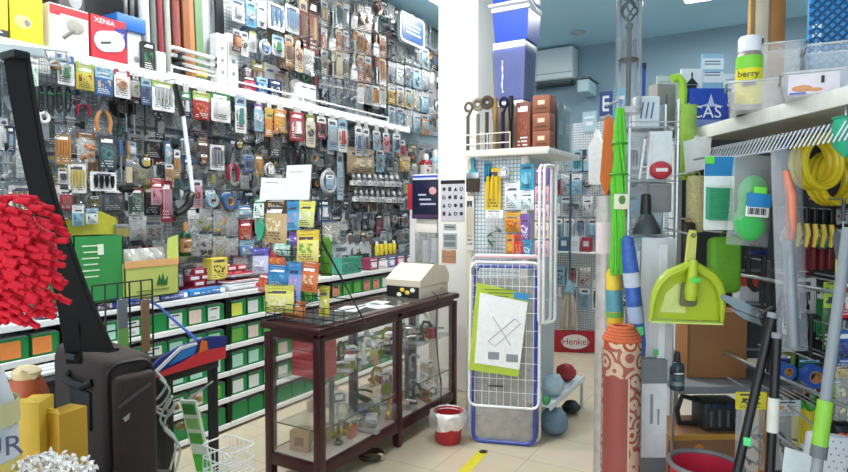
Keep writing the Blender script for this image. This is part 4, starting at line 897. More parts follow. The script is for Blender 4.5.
part('leaf', MB().prism([(0, 0), (.035, -h * .35), (.025, -h * .75), (0, -h), (-.025, -h * .75), (-.035, -h * .35)], -.012, 0), plastic('3fa98a'), t); part('stem', MB().tube([(0, -.006, 0), (0, -.006, .01), (.03, .105, .012)], .003, 5), plastic('dark green'), t)
p = ony(326, 236, YS + .24); z2 = ony(326, 276, YS + .24).z
t = thing('green_goods_bag', 'bright green film bag hanging behind right side of the packet stand', 'bag', (p.x, p.y, p.z), .3); part('bag_film', MB().pillow(.075, p.z - z2, .035, 0, 0, 5, 8, .3, 3), M('6aa83a', .3), t); part('header_card', MB().box((0, -.002, -.01), (.08, .006, .04)), M('e8efe0'), t); part('hook', MB().tube([(0, 0, .0), (-.06, -.03, .004)], .003, 5), plastic('black'), t)
# roll of cable on the floor below the counter
t = thing('cable_roll', 'small dark coil lying on the floor beneath the glass counter', 'coil', (-2.22, 3.1, .012)); part('loops', MB().torus((0, 0, .02), .075, .012, 'z', 24, 6).torus((0, 0, .008), .07, .012, 'z', 24, 6), M('3a3428'), t); part('tie', MB().rbox((.073, 0, .016), (.04, .016, .04), .003), M('beige'), t)
# ------------------------------------------------------------------ papers on the pillar
YP = 4.675
def pinned(x0, y0, x1, y1, c, label, Y=YP, off=.003):
    a = ony(x0, (y0 + y1) / 2, Y); b = ony(x1, (y0 + y1) / 2, Y); zt = ony((x0 + x1) / 2, y0, Y).z; z0 = ony((x0 + x1) / 2, y1, Y).z
    t = thing('paper_sheet', label, 'paper', ((a.x + b.x) / 2, Y - off, z0), 0, 'papers fixed to the pillar'); w, h = b.x - a.x, zt - z0
    sh = part('sheet', MB().box((0, .001, h / 2), (w, .004, h)), M(c, .6), t); return sh, w, h
t, w, h = pinned(441, 180, 465, 221, 'c9c6cf', 'lilac grey sheet with rows of pictograms taped on the white pillar')
part('black_header', MB().box((0, -.0015, h * .95), (w, .002, h * .09)), M('141416'), t)
for r_ in range(4):
    for k in range(4):
        m = MB(); x, z = w * (-.36 + .24 * k), h * (.78 - .2 * r_); s = w * .075
        [lambda: m.ball((x, -.0015, z), (s, .001, s), 8, 4), lambda: m.box((x, -.0015, z), (s * 1.6, .002, s * 2)), lambda: m.prism([(x - s, z - s), (x + s, z - s), (x, z + s)], -.0025, -.001), lambda: m.torus((x, -.0015, z), s * .8, s * .25, 'y', 12, 4)][(r_ * 3 + k) % 4]()
        part('pictogram', m, M('34323c'), t)
t, w, h = pinned(444, 224, 456, 230, 'a9adb0', 'small grey strip notice below the pictogram sheet'); part('print_line', MB().box((0, -.0015, h * .5), (w * .8, .002, h * .3)), M('6a6e72'), t)
t, w, h = pinned(443, 233, 457, 249, 'b4b8ba', 'grey printed notice in middle of the white pillar'); part('print_block', MB().box((0, -.0015, h * .72), (w * .8, .002, h * .35)).box((0, -.0015, h * .3), (w * .8, .002, h * .3)), M('7a8084'), t)
t, w, h = pinned(442, 250, 456, 263, 'b9876a', 'brown card fixed low on the white pillar'); part('hanging_tape', MB().box((0, -.001, h * .97), (w * .4, .004, h * .12)), M('d8c8a0'), t); part('fold_line', MB().box((0, -.0015, h * .5), (w * .9, .002, .003)), M('8a5f48'), t)
# ------------------------------------------------------------------ pedestal with boxes left of the pillar
t = thing('pedestal', 'white pedestal carrying packs beside the white pillar', 'pedestal', (-2.87, 4.86, 0))
part('column', MB().rbox((0, 0, .5), (.26, .24, 1.0), .006), M('e6e6e4', .5), t); part('top_plate', MB().rbox((0, 0, 1.01), (.30, .28, .02), .004), M('2a2c30', .5), t)
def ped(name, label, x0, x1, y0, y1, c, cat, Y=4.76, deep=.18):
    a = ony(x0, y1, Y); b = ony(x1, y1, Y); z0 = ony((x0 + x1) / 2, y1, Y).z; z1 = ony((x0 + x1) / 2, y0, Y).z
    t = thing(name, label, cat, ((a.x + b.x) / 2, Y, z0), 0); return t, b.x - a.x, z1 - z0
def ped2(z0, y0, x0, x1, Y): 
    a = ony(x0, 240, Y); b = ony(x1, 240, Y); return (a.x + b.x) / 2, b.x - a.x, ony((x0 + x1) / 2, y0, Y).z - z0
z = 1.022
x, w, h = ped2(z, 233, 415, 438, 4.76)
t = thing('clear_goods_box', 'clear box of white packs with black foot on the pedestal', 'box', (x, 4.76, z)); part('foot', MB().rbox((0, .09, .02), (w, .18, .04), .004), plastic('black'), t)
part('clear_cover', MB().box((0, .09, h / 2 + .02), (w, .18, h - .045)), clear('white', .2, .2), t); part('contents', MB().cyl((-w * .22, .09, .042), (-w * .22, .09, h * .8), w * .16, None, 12).cyl((w * .18, .09, .042), (w * .18, .09, h * .86), w * .17, None, 12), M('d9dde2'), t)
z += h + .002; x, w, h = ped2(z, 219, 416, 437, 4.77)
t = thing('tissue_box', 'plain cream white carton between navy box and clear box', 'box', (x, 4.77, z)); part('carton', MB().rbox((0, .08, h / 2), (w, .16, h), .004), M('efeae0'), t); part('flap_line', MB().box((0, -.001, h * .7), (w * .9, .002, .004)), M('c2b8a8'), t)
z += h + .002; x, w, h = ped2(z, 180, 412, 438, 4.74); ztop = z + h + .002
t = thing('display_box', 'navy printed box with pale lettering leaning by the white pillar', 'box', (x, 4.74, z)); part('carton', MB().rbox((0, .08, h / 2), (w, .16, h), .004), M('151936', .35), t)
part('foot_band', MB().box((0, -.001, h * .06), (w, .003, h * .1)), M('4a2f55'), t)
for k in range(3): part('print_line', MB().box((-w * .1 + .03 * k, -.002, h * (.62 - .12 * k)), (w * (.3 + .15 * k), .003, h * .045)), M('b9bfd8'), t)
part('picture', MB().ball((w * .3, -.002, h * .72), (w * .14, .003, h * .1)), M('d89aa0'), t)
z = 1.022; x2, w2, h2 = ped2(z, 184, 407, 414, 4.95)
t = thing('display_box', 'white and red box standing behind the navy box', 'box', (x2 + .01, 4.95, z)); part('carton', MB().rbox((.02, .02, h2 / 2), (w2, .04, h2), .003), M('f0eeec'), t); part('red_top', MB().box((0, -.001, h2 * .85), (w2, .003, h2 * .3)), M('b8283a'), t)
t = thing('display_box', 'flat white and blue box lying on top of the navy box', 'box', (x, 4.74, ztop)); part('carton', MB().rbox((0, .08, .025), (w * .95, .16, .05), .003), M('eceff4'), t); part('blue_band', MB().box((0, -.001, .03), (w * .95, .003, .02)), M('2f4fc0'), t)
# ------------------------------------------------------------------ GONDOLA beside the pillar
GX0, GX1, GY0, GY1, GZ = -2.0, -1.35, 3.98, 4.72, 2.03
t = thing('display_gondola', 'white double sided shop gondola with top shelf, right of the pillar', 'gondola', (GX0, GY0, 0))
W, L = GX1 - GX0, GY1 - GY0
part('top_shelf', MB().rbox((W / 2, L / 2, GZ - .02), (W, L, .04), .004), M('f0eee8', .4), t)
part('price_rail', MB().rbox((W / 2, -.005, GZ - .02), (W, .01, .05), .003), M('dcd8cc', .4), t)
part('front_pegboard', MB().box((.24, .07, 1.05), (.42, .02, 1.85)), PEGX, t)
part('side_panel', MB().box((.455, .4, 1.05), (.02, .6, 1.85)), M('c3cdd2', .5), t)
part('upright', MB().rbox((.02, .07, 1.0), (.04, .05, 1.96), .004), M('d8c9ae', .5), t); part('upright', MB().rbox((.45, .07, 1.0), (.05, .05, 1.96), .004), M('dfdad2', .5), t)
part('base', MB().rbox((.24, .36, .06), (.46, .6, .12), .006), M('e4e2dc', .5), t)
part('side_shelf', MB().rbox((.57, .38, .25), (.22, .84, .02), .004).rbox((.683, .38, .245), (.012, .84, .045), .003), M('dfeaf0', .3), t)
part('shelf_leg', MB().box((.67, .78, .12), (.02, .02, .23)), M('c8d2d8'), t)
m = MB()
for z in (.05, .12): m.tube([(.005, .005, GZ + z), (W * .55, .005, GZ + z)], .004, 6); m.tube([(.005, .005, GZ + z), (.005, L * .5, GZ + z)], .004, 6)
for x in (.005, W * .28, W * .55): m.tube([(x, .005, GZ), (x, .005, GZ + .125)], .004, 6)
part('shelf_guard', m, M('e4e0d4', .4), t)
part('glass_divider', MB().box((W - .03, L * .6, GZ + .16), (.006, L * .5, .31)), clear('b8dce8', .12, .2), t)
# fireplace tools with scrolled tops
FT = [(468, 102, '6a6258', 'pale scroll topped'), (478, 99, '8d8370', 'grey brown ring topped'), (487, 97, '54483a', 'dark bronze ring topped'), (495, 98, '9a7b4a', 'tan wooden handled'), (503, 97, '1c2440', 'navy black scroll topped'), (511, 96, '18191b', 'plain black straight topped')]
for k, (px, py, c, l) in enumerate(FT):
    y = GY0 + .08 + .03 * (k % 2); p = ony(px, py, y); h = p.z - GZ
    t = thing('fireplace_tool', l + ' fireplace tool standing at front of the gondola shelf', 'fireplace tool', (p.x, y, GZ), .2, 'fireplace tools on the gondola')
    part('shaft', MB().cyl((0, 0, .004), (0, 0, h * .72), .014, None, 8), M(c, .4, .5), t)
    if 'scroll' in l:
        pts = [(.03 * math.cos(a) * (1 - a / 9) * 1.1 - .0, 0, h * .88 + .034 * math.sin(a) * (1 - a / 9) * 1.4) for a in [i * .5 for i in range(12)]]
        part('scroll', MB().tube([(0, 0, h * .7)] + pts, .012, 6), M(c, .4, .5), t)
    elif 'ring' in l: part('ring_handle', MB().torus((0, 0, h * .90), .038, .014, 'y', 16, 6).torus((0, 0, h * .90), .018, .006, 'y', 12, 6), M(c, .4, .5), t)
    else: part('grip', MB().tube([(0, 0, h * .6), (0, 0, h * .8), (0, 0, h)], [.017, .023, .017], 10), M(c, .4), t)
    part('foot', MB().lathe([(.03, 0), (.03, .008), (.012, .02)], n=12), M(c, .4, .5), t)
def gbox(name, label, x0, x1, y0, Y, c, c2, c3, deep, z0=GZ, cat='box'):
    a = ony(x0, 140, Y); b = ony(x1, 140, Y); h = ony((x0 + x1) / 2, y0, Y).z - z0
    t = thing(name, label, cat, ((a.x + b.x) / 2, Y, z0), 0); part('carton', MB().rbox((0, deep / 2, h / 2), (b.x - a.x, deep, h), .004), printed(c, c2, c3, 2), t); return t, b.x - a.x, h
t, w, h = gbox('packed_box', 'rust brown carton behind the fireplace tools', 516, 530, 102, GY0 + .13, '7a3a24', '6a3220', '8a5038', .06); part('tape', MB().box((0, .03, h + .001), (.03, .06, .002)), M('tan'), t)
for k in range(3):
    z0 = GZ + k * .123; x = ony(541, 140, GY0 + .05).x
    t = thing('packed_box', ['lowest', 'middle', 'topmost'][k] + ' of three brown printed cartons at the gondola shelf corner', 'box', (x, GY0 + .05, z0), 0, 'brown cartons on the gondola')
    part('carton', MB().rbox((0, .06, .06), (.125, .12, .12), .003), M('8a5036', .6), t); part('label', MB().box((0, -.001, .07), (.05, .003, .03)), M('d8c0a8'), t); part('print_line', MB().box((0, -.001, .03), (.08, .003, .012)), M('5a2f1e'), t)
for k, (px, c, l) in enumerate(((553, '2a2018', 'black and gold'), (561, '5a6470', 'slate'), (568, '86a4b4', 'pale blue'))):
    Y = GY0 + .16 + .17 * k; p = onx(px, 150, GX1 - .06); 
    t = thing('picture_box', l + ' tall box standing along the right edge of the gondola shelf', 'box', (GX1 - .045, Y + .06, GZ), Z90, 'boxes along the gondola edge')
    part('carton', MB().rbox((0, .04, .18), (.13, .08, .355), .003), M(c, .4), t)
    if k == 0: part('figure_print', MB().ball((0, -.001, .1), (.03, .003, .08)).ball((0, -.001, .2), (.018, .003, .02)), M('c9a050'), t)
    else: part('label', MB().box((0, -.001, .18), (.08, .003, .1)), M('dfe8ee'), t)
# cool boxes
x0, y0 = -1.86, 4.18
t = thing('carton', 'plain carton under the cool boxes on gondola shelf', 'carton', (x0 + .125, y0 + .125, GZ)); part('carton_body', MB().rbox((0, 0, .168), (.25, .25, .335), .004), M('6e6258', .7), t); part('tape', MB().box((0, 0, .337), (.05, .25, .002)), M('tan'), t)
BLU = M('2348b4', .3, 0, .06, 6)
zc = GZ + .34
t = thing('cool_box', 'tall dark blue cool box with white lid, wrapped in film, lower of two', 'cool box', (x0 + .125, y0 + .125, zc), 0, 'blue cool boxes')
m = MB(); v = [(s * .115 * k, q * .115 * k, z) for z, k in ((.045, .95), (.42, 1.06)) for s, q in ((-1, -1), (1, -1), (1, 1), (-1, 1))]
m.add(v, [(0, 1, 5, 4), (1, 2, 6, 5), (2, 3, 7, 6), (3, 0, 4, 7), (3, 2, 1, 0), (4, 5, 6, 7)]); part('tub', m, M('2c4bb4', .3, 0, .12, 9), t)
part('base', MB().rbox((0, 0, .022), (.225, .225, .045), .012), M('f0f2f2', .35), t); part('lid', MB().rbox((0, 0, .447), (.26, .26, .055), .015), M('f2f4f4', .35), t)
m = MB(); [m.tube([(-.05 + .012 * math.sin(3 * q + k), -.127 - .0 * q, .10 + .06 * q) for q in range(5)], .003, 5) for k in range(2)]; part('white_ornament', m, M('dfe6f2'), t)
q = MB(); q.add([(a * 1.09, b_ * 1.09, c) for a, b_, c in v], [(0, 1, 5, 4), (1, 2, 6, 5), (2, 3, 7, 6), (3, 0, 4, 7)]); part('clear_film', q, clear('white', .10, .2), t)
zc += .478
t = thing('cool_box', 'bright blue cool box with white lid and handle on top of stack', 'cool box', (x0 + .135, y0 + .125, zc), 0, 'blue cool boxes')
m = MB(); v = [(s * .135 * k, q * .12 * k, z) for z, k in ((.0, .94), (.215, 1.06)) for s, q in ((-1, -1), (1, -1), (1, 1), (-1, 1))]
m.add(v, [(0, 1, 5, 4), (1, 2, 6, 5), (2, 3, 7, 6), (3, 0, 4, 7), (3, 2, 1, 0), (4, 5, 6, 7)]); part('tub', m, BLU, t)
li = part('lid', MB().rbox((0, 0, .24), (.31, .28, .055), .02), M('eef0f2', .35), t); part('lid_top', MB().rbox((0, 0, .34), (.29, .26, .15), .015), BLU, li)
part('handle', MB().tube([(-.15, -.02, .24), (-.16, -.15, .265), (.16, -.15, .265), (.15, -.02, .24)], .012, 8), M('e8eaee', .35), li)
# goods on the front pegboard
GYF = GY0 + .04
def gw(kind, x0, y0, x1, y1, c, c2, c3, label, name=None, Y=None, cat=None):
    Y = Y or GYF; a = ony(x0, (y0 + y1) / 2, Y).x; b = ony(x1, (y0 + y1) / 2, Y).x; zt = ony((x0 + x1) / 2, y0, Y).z; zb = ony((x0 + x1) / 2, y1, Y).z
    fn, nm, ph = KIND[kind]; t = thing(name or nm, label, cat or ph.split()[-1], ((a + b) / 2, Y, zt), 0, 'goods on the gondola front'); fn(t, b - a, zt - zb, c, c2, c3, R.randrange(99))
    part('hook', MB().tube([(0, .02, .004), (0, -.03, .004), (0, -.035, .012)], .003, 5), HOOKM, t); return t
for a in [('brush', 466, 158, 481, 192, '3f9fb0', '3a2e26', 'white', 'teal topped dark bristle brush hanging at left of the gondola front'), ('card', 484, 162, 491, 182, '3a8fb4', '3a8fb4', 'white', 'small blue card left of the yellow card on gondola'),
          ('card', 485, 168, 501, 211, 'd8b82c', 'e0c23a', 'crimson', 'tall yellow card of tools on the gondola front'), ('coil', 499, 160, 511, 186, 'light grey', 'white', 'white', 'pale grey coil above the white packs'), ('pouch', 505, 182, 520, 210, 'dfe6e8', 'eef0f0', 'grey', 'white grey packet left of the turquoise card'),
          ('blister', 520, 164, 534, 190, '2fa8cc', '2f9fc4', '7fd0e0', 'turquoise hanging card on the gondola front'), ('pouch', 520, 190, 534, 210, 'dfe8ea', 'e8eeee', '5a8a92', 'white pack below the turquoise card'), ('bag', 486, 210, 503, 248, 'dark green', 'white', 'silver', 'clear bag of dark green clips on gondola front'),
          ('pouch', 505, 212, 521, 232, 'd8922c', 'e0a83a', 'crimson', 'orange packet above the red packet on gondola'), ('pouch', 520, 214, 530, 240, '7a4fa0', '8a5cb0', 'white', 'purple packet beside the orange packet on gondola'), ('pouch', 506, 234, 514, 257, 'e08a3c', 'e8a04a', 'yellow', 'small orange packet low on the gondola front'),
          ('pouch', 514, 234, 523, 257, 'c8323c', 'd8443c', 'orange', 'red packet low on the gondola front'), ('pouch', 523, 240, 532, 257, '2f86b4', '3a9ac0', 'white', 'blue packet low on the gondola front'), ('card', 466, 196, 474, 250, 'd8ccb4', 'e6e0d2', 'white', 'long beige card beside the left upright of gondola')]: gw(*a)
for k in range(5):
    z0 = 168 + k * 18
    Y = GY0 + .02; a = ony(534, z0, Y).x; b = ony(544, z0, Y).x; zt = ony(539, z0, Y).z; zb = ony(539, z0 + 17, Y).z
    c = ['7a5a9a', 'e0a8b8', 'e8c8cc', 'e6d0c0', 'dcb4c4'][k]; nm = ['purple headed', 'rose pink', 'pale pink', 'cream pink', 'mauve pink'][k]
    t = thing('wallpaper_sample', nm + ' pack in the pink column at right of the gondola front', 'pack', ((a + b) / 2 + .02, Y, zt), 0, 'pink packs on the gondola'); part('pack_body', MB().rbox((0, .012, -(zt - zb) / 2), (b - a + .03, .02, zt - zb - .006), .003), printed(c, c, 'c890b0', k % 3), t); part('label', MB().box((0, .001, -(zt - zb) * .6), ((b - a), .003, (zt - zb) * .25)), M('a070a0'), t)
    part('hook', MB().tube([(0, .03, .0), (0, -.01, .0)], .003, 5), HOOKM, t)
# ------------------------------------------------------------------ folded clothes drying rack leaning on the gondola
bl = onz(467, 441, .012); br = onz(540, 447, .012); ux = (br - bl); wR = ux.length; rzr = math.atan2(ux.y, ux.x)
t = thing('drying_rack', 'folded white and blue drying rack leaning against the gondola', 'drying rack', ((bl.x + br.x) / 2, (bl.y + br.y) / 2, .002), 0, None, (math.radians(-5.5), 0, rzr))
H = 1.262; W2 = wR / 2
def uframe(w, z0, z1, y, rad, c, r=.05):
    return MB().tube([(x, y, z) for x, z in rrect(w, z1 - z0, r, 0, (z0 + z1) / 2, 5)], rad, 8, True)
part('blue_frame', uframe(wR - .075, .014, H - .05, .025, .013, 'blue'), M('3448a4', .35), t)
part('white_frame', uframe(wR - .02, .26, H - .02, -.012, .009, 'white'), M('f4f4f4', .3), t)
part('rear_frame', uframe(wR - .01, .02, H + .03, .07, .009, 'white'), M('d8d8dc', .3), t)
m = MB()
for k in range(9): x = -W2 + .05 + (wR - .1) * k / 8; m.tube([(x, -.012, .27), (x, -.012, H - .03)], .0019, 5)
for z in (.36, .45, .56, .67, .78, .9, 1.0, 1.08, 1.15, 1.2): m.tube([(-W2 + .012, -.012, z), (W2 - .012, -.012, z)], .0019, 5)
part('drying_wires', m, M('f2f2f2', .3), t)
part('backing_film', MB().box((0, .05, .58), (wR - .06, .003, 1.1)), clear('c2bcb4', .5, .1), t)
part('top_bar', MB().rbox((0, .05, H + .02), (wR * .9, .03, .025), .008), M('e0b8bc', .4), t)
for s in (-1, 1): part('hinge', MB().rbox((s * (W2 - .02), .01, H - .08), (.03, .06, .06), .006), M('7a7f86'), t)
part('clip_row', MB().rbox((-.05, -.02, .40), (.10, .012, .012), .004), M('3a2a28'), t)
g = MB(); gx0, gx1, gz0, gz1 = -.21, .165, .50, 1.10
g.prism([(-.24, .50), (.10, .47), (.165, 1.03), (-.195, 1.10)], -.026, -.020); ls_ = part('label_sheet', g, M('b8cc3a', .5), t, 'lime edged instruction sheet')
g = MB(); g.prism([(-.20, .55), (.105, .52), (.155, .975), (-.17, 1.03)], -.030, -.0262); part('white_sheet', g, M('f4f4f2', .5), ls_)
g = MB(); g.prism([(.06, 1.0), (.16, .985), (.168, 1.03), (.065, 1.045)], -.032, -.0262); part('blue_tab', g, M('3a8fc8'), ls_)
g = MB(); g.tube([(-.11, -.031, .70), (.07, -.031, .86)], .0022, 4).tube([(-.08, -.031, .87), (.045, -.031, .68)], .0022, 4).tube([(-.11, -.031, .70), (-.06, -.031, .67), (.11, -.031, .83), (.07, -.031, .86)], .0018, 4); part('rack_drawing', g, M('6a6a6a'), ls_)
part('small_picture', MB().box((-.07, -.031, .605), (.075, .002, .05)), M('8f9296'), ls_); part('small_picture', MB().box((.055, -.031, .595), (.08, .002, .05)), M('8f9296'), ls_)
for k in range(3): part('print_line', MB().box((-.03, -.028, 1.055 - .022 * k), (.22 - .05 * k, .003, .006)), M('6a7a2a'), ls_)
m = MB()
# second rack edge, white hoops just right of the first
a = ony(549, 170, GY0 - .02)
t = thing('drying_hoop', 'folded white drying hoop hanging edge on, right of the blue framed rack', 'drying rack', (-1.315, 3.90, 0), math.radians(80)); part('hanging_hook', MB().tube([(0, .0, ony(550, 166, 3.93).z), (0, .02, 2.0)], .004, 5), HOOKM, t)
H2 = ony(550, 166, 3.93).z
for q, nm in ((0, 'front_hoop'), (.035, 'rear_hoop')):
    part(nm, MB().tube([(x, q, z) for x, z in rrect(.16, H2 - .84, .03, 0, (H2 + .84) / 2, 4)], .010, 8, True), M('f2f0f0', .3), t)
for z in (1.0, 1.3, 1.6): part('cross_wire', MB().tube([(-.08, 0, z), (.08, 0, z)], .003, 5), M('f2f0f0', .3), t)
# bucket with white bag
p = onz(447, 441, 0); d = depth(p)
t = thing('bucket', 'red bucket lined with a white plastic bag on the floor', 'bucket', (p.x + .01, p.y, 0))
part('tub', MB().lathe([(.082, .0), (.088, .01), (.102, .21), (.106, .215), (.098, .215), (.082, .012)], n=24, cap=False).cyl((0, 0, .004), (0, 0, .008), .084, None, 24), M('b8282e', .4), t)
m = MB(); vs = []; fs = []; N = 28; rr = random.Random(5)
prof = [(.094, .20), (.108, .222), (.128, .205), (.134, .16), (.126, .11)]
for j, (r_, z) in enumerate(prof):
    for i_ in range(N): a = 2 * math.pi * i_ / N; k = r_ * (1 + .03 * j * rr.uniform(-1, 1)); vs.append((k * math.cos(a), k * math.sin(a), z + (.012 * rr.uniform(-1, 1) if j > 1 else 0)))
for j in range(len(prof) - 1):
    for i_ in range(N): fs.append((j * N + i_, j * N + (i_ + 1) % N, (j + 1) * N + (i_ + 1) % N, (j + 1) * N + i_))
m.add(vs, fs); part('liner_bag', m, clear('f8f5f3', .85, .15), t)
# yellow floor tape
a = onz(484, 451, .0); b = onz(462, 474, 0); u = (b - a); L_ = u.length; 
t = thing('floor_tape', 'yellow tape strip on the floor in front of the drying rack', 'tape', (a.x, a.y, 0), math.atan2(u.y, u.x)); part('tape_strip', MB().box((L_ / 2 + .3, 0, .0008), (L_ + .6, .07, .0012)), M('d9c92c', .5), t); part('dark_end', MB().ball((.015, 0, .001), (.035, .03, .002)), M('2a2418'), t)
# soft bags by the gondola foot
def soft(label, name, px, py, w, h, d_, c, z=0, rz=0, cat='bag'):
    p = onz(px, py, z); t = thing(name, label, cat, (p.x, p.y, z), rz); m = MB(); rr = random.Random(int(px)); m.ball((0, 0, h * .48), (w / 2, d_ / 2, h * .5), 14, 9); m.v = [(x * (1 + .08 * rr.uniform(-1, 1)), y * (1 + .08 * rr.uniform(-1, 1)), max(0.001, q * (1 + .07 * rr.uniform(-1, 1)))) for x, y, q in m.v]
    part('bag_body', m, M(c, .6, 0, .2, 10), t); part('bag_fold', MB().tube([(-w * .3, -d_ * .42, h * .55), (0, -d_ * .53, h * .62), (w * .3, -d_ * .40, h * .5)], .006, 5), M(c, .7), t); return t
soft('slate blue cloth bag slumped under the side shelf of gondola', 'cloth_bag', 554, 434, .20, .20, .2, '6f8698'); soft('dark folded bag on the floor behind the slate blue bag', 'cloth_bag', 571, 413, .14, .10, .16, '2f3438')
ts = soft('pale blue plastic bag on the side shelf of the gondola', 'plastic_bag', 552, 395, .17, .16, .2, 'b4ccd8', .263)
ts = soft('red and white packet lying at rear of gondola side shelf', 'plastic_bag', 566, 380, .16, .13, .14, 'a8303a', .263); ts = soft('small green packet at front of gondola side shelf', 'plastic_bag', 546, 405, .06, .07, .07, '3f8f5a', .263)
# ------------------------------------------------------------------ rear display at the end of the aisle
RY = 6.9
t = thing('rear_display', 'white pegboard display at the end of the aisle', 'display', (-2.7, RY, 0)); part('board', MB().box((.95, .03, 1.32), (1.9, .05, 2.56)), PEGX, t); part('base', MB().rbox((.95, .0, .05), (1.9, .3, .1), .006), M('c3c9cc'), t)
part('shelf', MB().rbox((.95, -.12, 1.12), (1.9, .24, .02), .003), M('dfe6ea'), t)
RREC = []
rr = random.Random(4)
for z, n in ((2.28, 14), (2.02, 14), (1.76, 14), (1.5, 13), (.95, 12), (.7, 12)):
    for k in range(n):
        x = -2.62 + 1.75 * k / n; px, py = pixel((x, RY - .06, z - .1))
        if px < 540 or px > 655: continue
        kd = rr.choice(['blister', 'blister', 'pouch', 'bag', 'card', 'coil', 'brush']); c = rr.choice(['light blue', '8fb0c4', 'white', 'black', 'dark grey', 'light grey', 'crimson', '5a7a94', 'teal', 'navy', 'silver'])
        fn, nm, ph = KIND[kd]; t = thing(nm, '', ph.split()[-1], (x, RY - .05, z), 0, 'goods on the rear display'); fn(t, .115, .235, c, rr.choice(['white', 'light blue', 'light grey']), rr.choice(['grey', 'light blue', 'dark grey']), rr.randrange(90)); part('hook', MB().tube([(0, .05, .004), (0, -.03, .004)], .003, 5), HOOKM, t); RREC.append((t, kd, c, x, z))
for px, c, l in ((556, 'c8d8e0', 'pale'), (566, '3a5a78', 'blue'), (577, 'd8dce0', 'white'), (588, '9a2a34', 'red')):
    p = ony(px, 240, RY - .12); t = thing('packed_box', l + ' carton on the shelf of the rear display', 'box', (p.x, RY - .2, 1.132), 0, 'cartons on the rear display'); part('carton', MB().rbox((0, .05, .08), (.10, .1, .16), .003), M(c, .5), t); part('label', MB().box((0, -.001, .09), (.06, .003, .06)), M('light grey'), t)
# mop
p = ony(569, 330, RY - .3); zt = ony(571, 205, RY - .3).z
t = thing('mop', 'string mop with dark pole hanging head down in the aisle', 'mop', (p.x, p.y, 0))
zh = ony(569, 288, p.y).z; zl = ony(569, 330, p.y).z
part('pole', MB().cyl((0, 0, zh), (0, 0, zt + .35), .013, None, 10), M('3f5a6a', .4), t); part('socket', MB().lathe([(.05, 0), (.05, .05), (.02, .14)], (0, 0, zh - .05), 12), plastic('7fa8b8'), t)
m = MB(); rr = random.Random(2)
for k in range(46): a = rr.uniform(0, 6.28); q = rr.uniform(.3, 1); m.tube([(.03 * q * math.cos(a), .03 * q * math.sin(a), zh - .04), (.08 * q * math.cos(a), .07 * q * math.sin(a), (zh + zl) / 2), (.10 * q * math.cos(a), .08 * q * math.sin(a), zl + rr.uniform(0, .06))], .009, 5)
part('mop_strings', m, M('b9b0a2', .9, 0, .2, 40), t)
part('wall_clip', MB().rbox((0, .15, zt), (.05, .31, .03), .004), plastic('dark grey'), t)
# red sign on the floor
a = onz(552, 352, 0); b = onz(598, 353, 0); z1 = ony(575, 333, a.y).z
t = thing('red_floor_sign', 'red low sign board with white oval emblem on the floor', 'sign', ((a.x + b.x) / 2, (a.y + b.y) / 2 , 0), math.atan2((b - a).y, (b - a).x)); w = (b - a).length
part('board', MB().rbox((0, .03, z1 / 2), (w, .06, z1), .006), M('b01c2c', .4), t)
q = MB(); q.prism([(w * .30 * math.cos(x * .2618) , z1 * (.5 + .34 * math.sin(x * .2618))) for x in range(24)], -.006, 0); part('white_oval', q, M('efe6e4', .4), t)
lettering('Henkel', z1 * .42, M('a01824', .4), t, (0, -.0075, z1 * .5))
# hanging white container shaped card and dark poster
t = thing('white_can', 'white plastic canister hanging above the aisle', 'canister', ony(598, 132, RY - .14)); s = depth(t.location) / 600
m = MB(); m.prism([(-7 * s, -52 * s), (8 * s, -52 * s), (9 * s, -15 * s), (3 * s, -6 * s), (2.5 * s, 0), (-2.5 * s, 0), (-3 * s, -6 * s), (-8 * s, -15 * s)], -.07, .0); part('can_body', m, M('eef0f0', .4), t); part('cap', MB().cyl((0, -.035, 0), (0, -.035, .03), .02, None, 10), M('d8dde0'), t)
part('hook', MB().tube([(0, -.035, .03), (0, -.035, .05), (0, .15, .055)], .004, 5), HOOKM, t)

for (x0, y0, x1, y1, c, l, e) in ((599, 92, 612, 116, '1f3f7a', 'navy poster with white letter mark at top of the rear display', 1), (613, 88, 626, 122, '5fa8cc', 'pale blue poster at top of the rear display beside navy poster', 0), (582, 112, 596, 132, 'a8c4d0', 'small grey blue poster left of the white canister', 0), (578, 150, 592, 172, '3a2f38', 'dark portrait poster below the grey blue poster', 0)):
    a = ony(x0, y1, RY - .02); b = ony(x1, y1, RY - .02); h = ony(x0, y0, RY - .02).z - a.z
    t = thing('wall_poster', l, 'poster', ((a.x + b.x) / 2, RY + .0045 - .012, a.z)); w = b.x - a.x; sh = part('sheet', MB().box((0, .004, h / 2), (w, .012, h)), M(c, .5), t); m = MB()
    if e:
        m.box((-w * .18, -.004, h * .5), (w * .14, .004, h * .6)); [m.box((w * .04, -.004, h * (.23 + .27 * k)), (w * .4, .004, h * .11)) for k in range(3)]
    else: m.box((0, -.004, h * .7), (w * .7, .004, h * .1)); m.box((0, -.004, h * .4), (w * .5, .004, h * .2))
    part('print', m, M('dfe8f0' if c != '3a2f38' else 'b05a50', .5), sh)
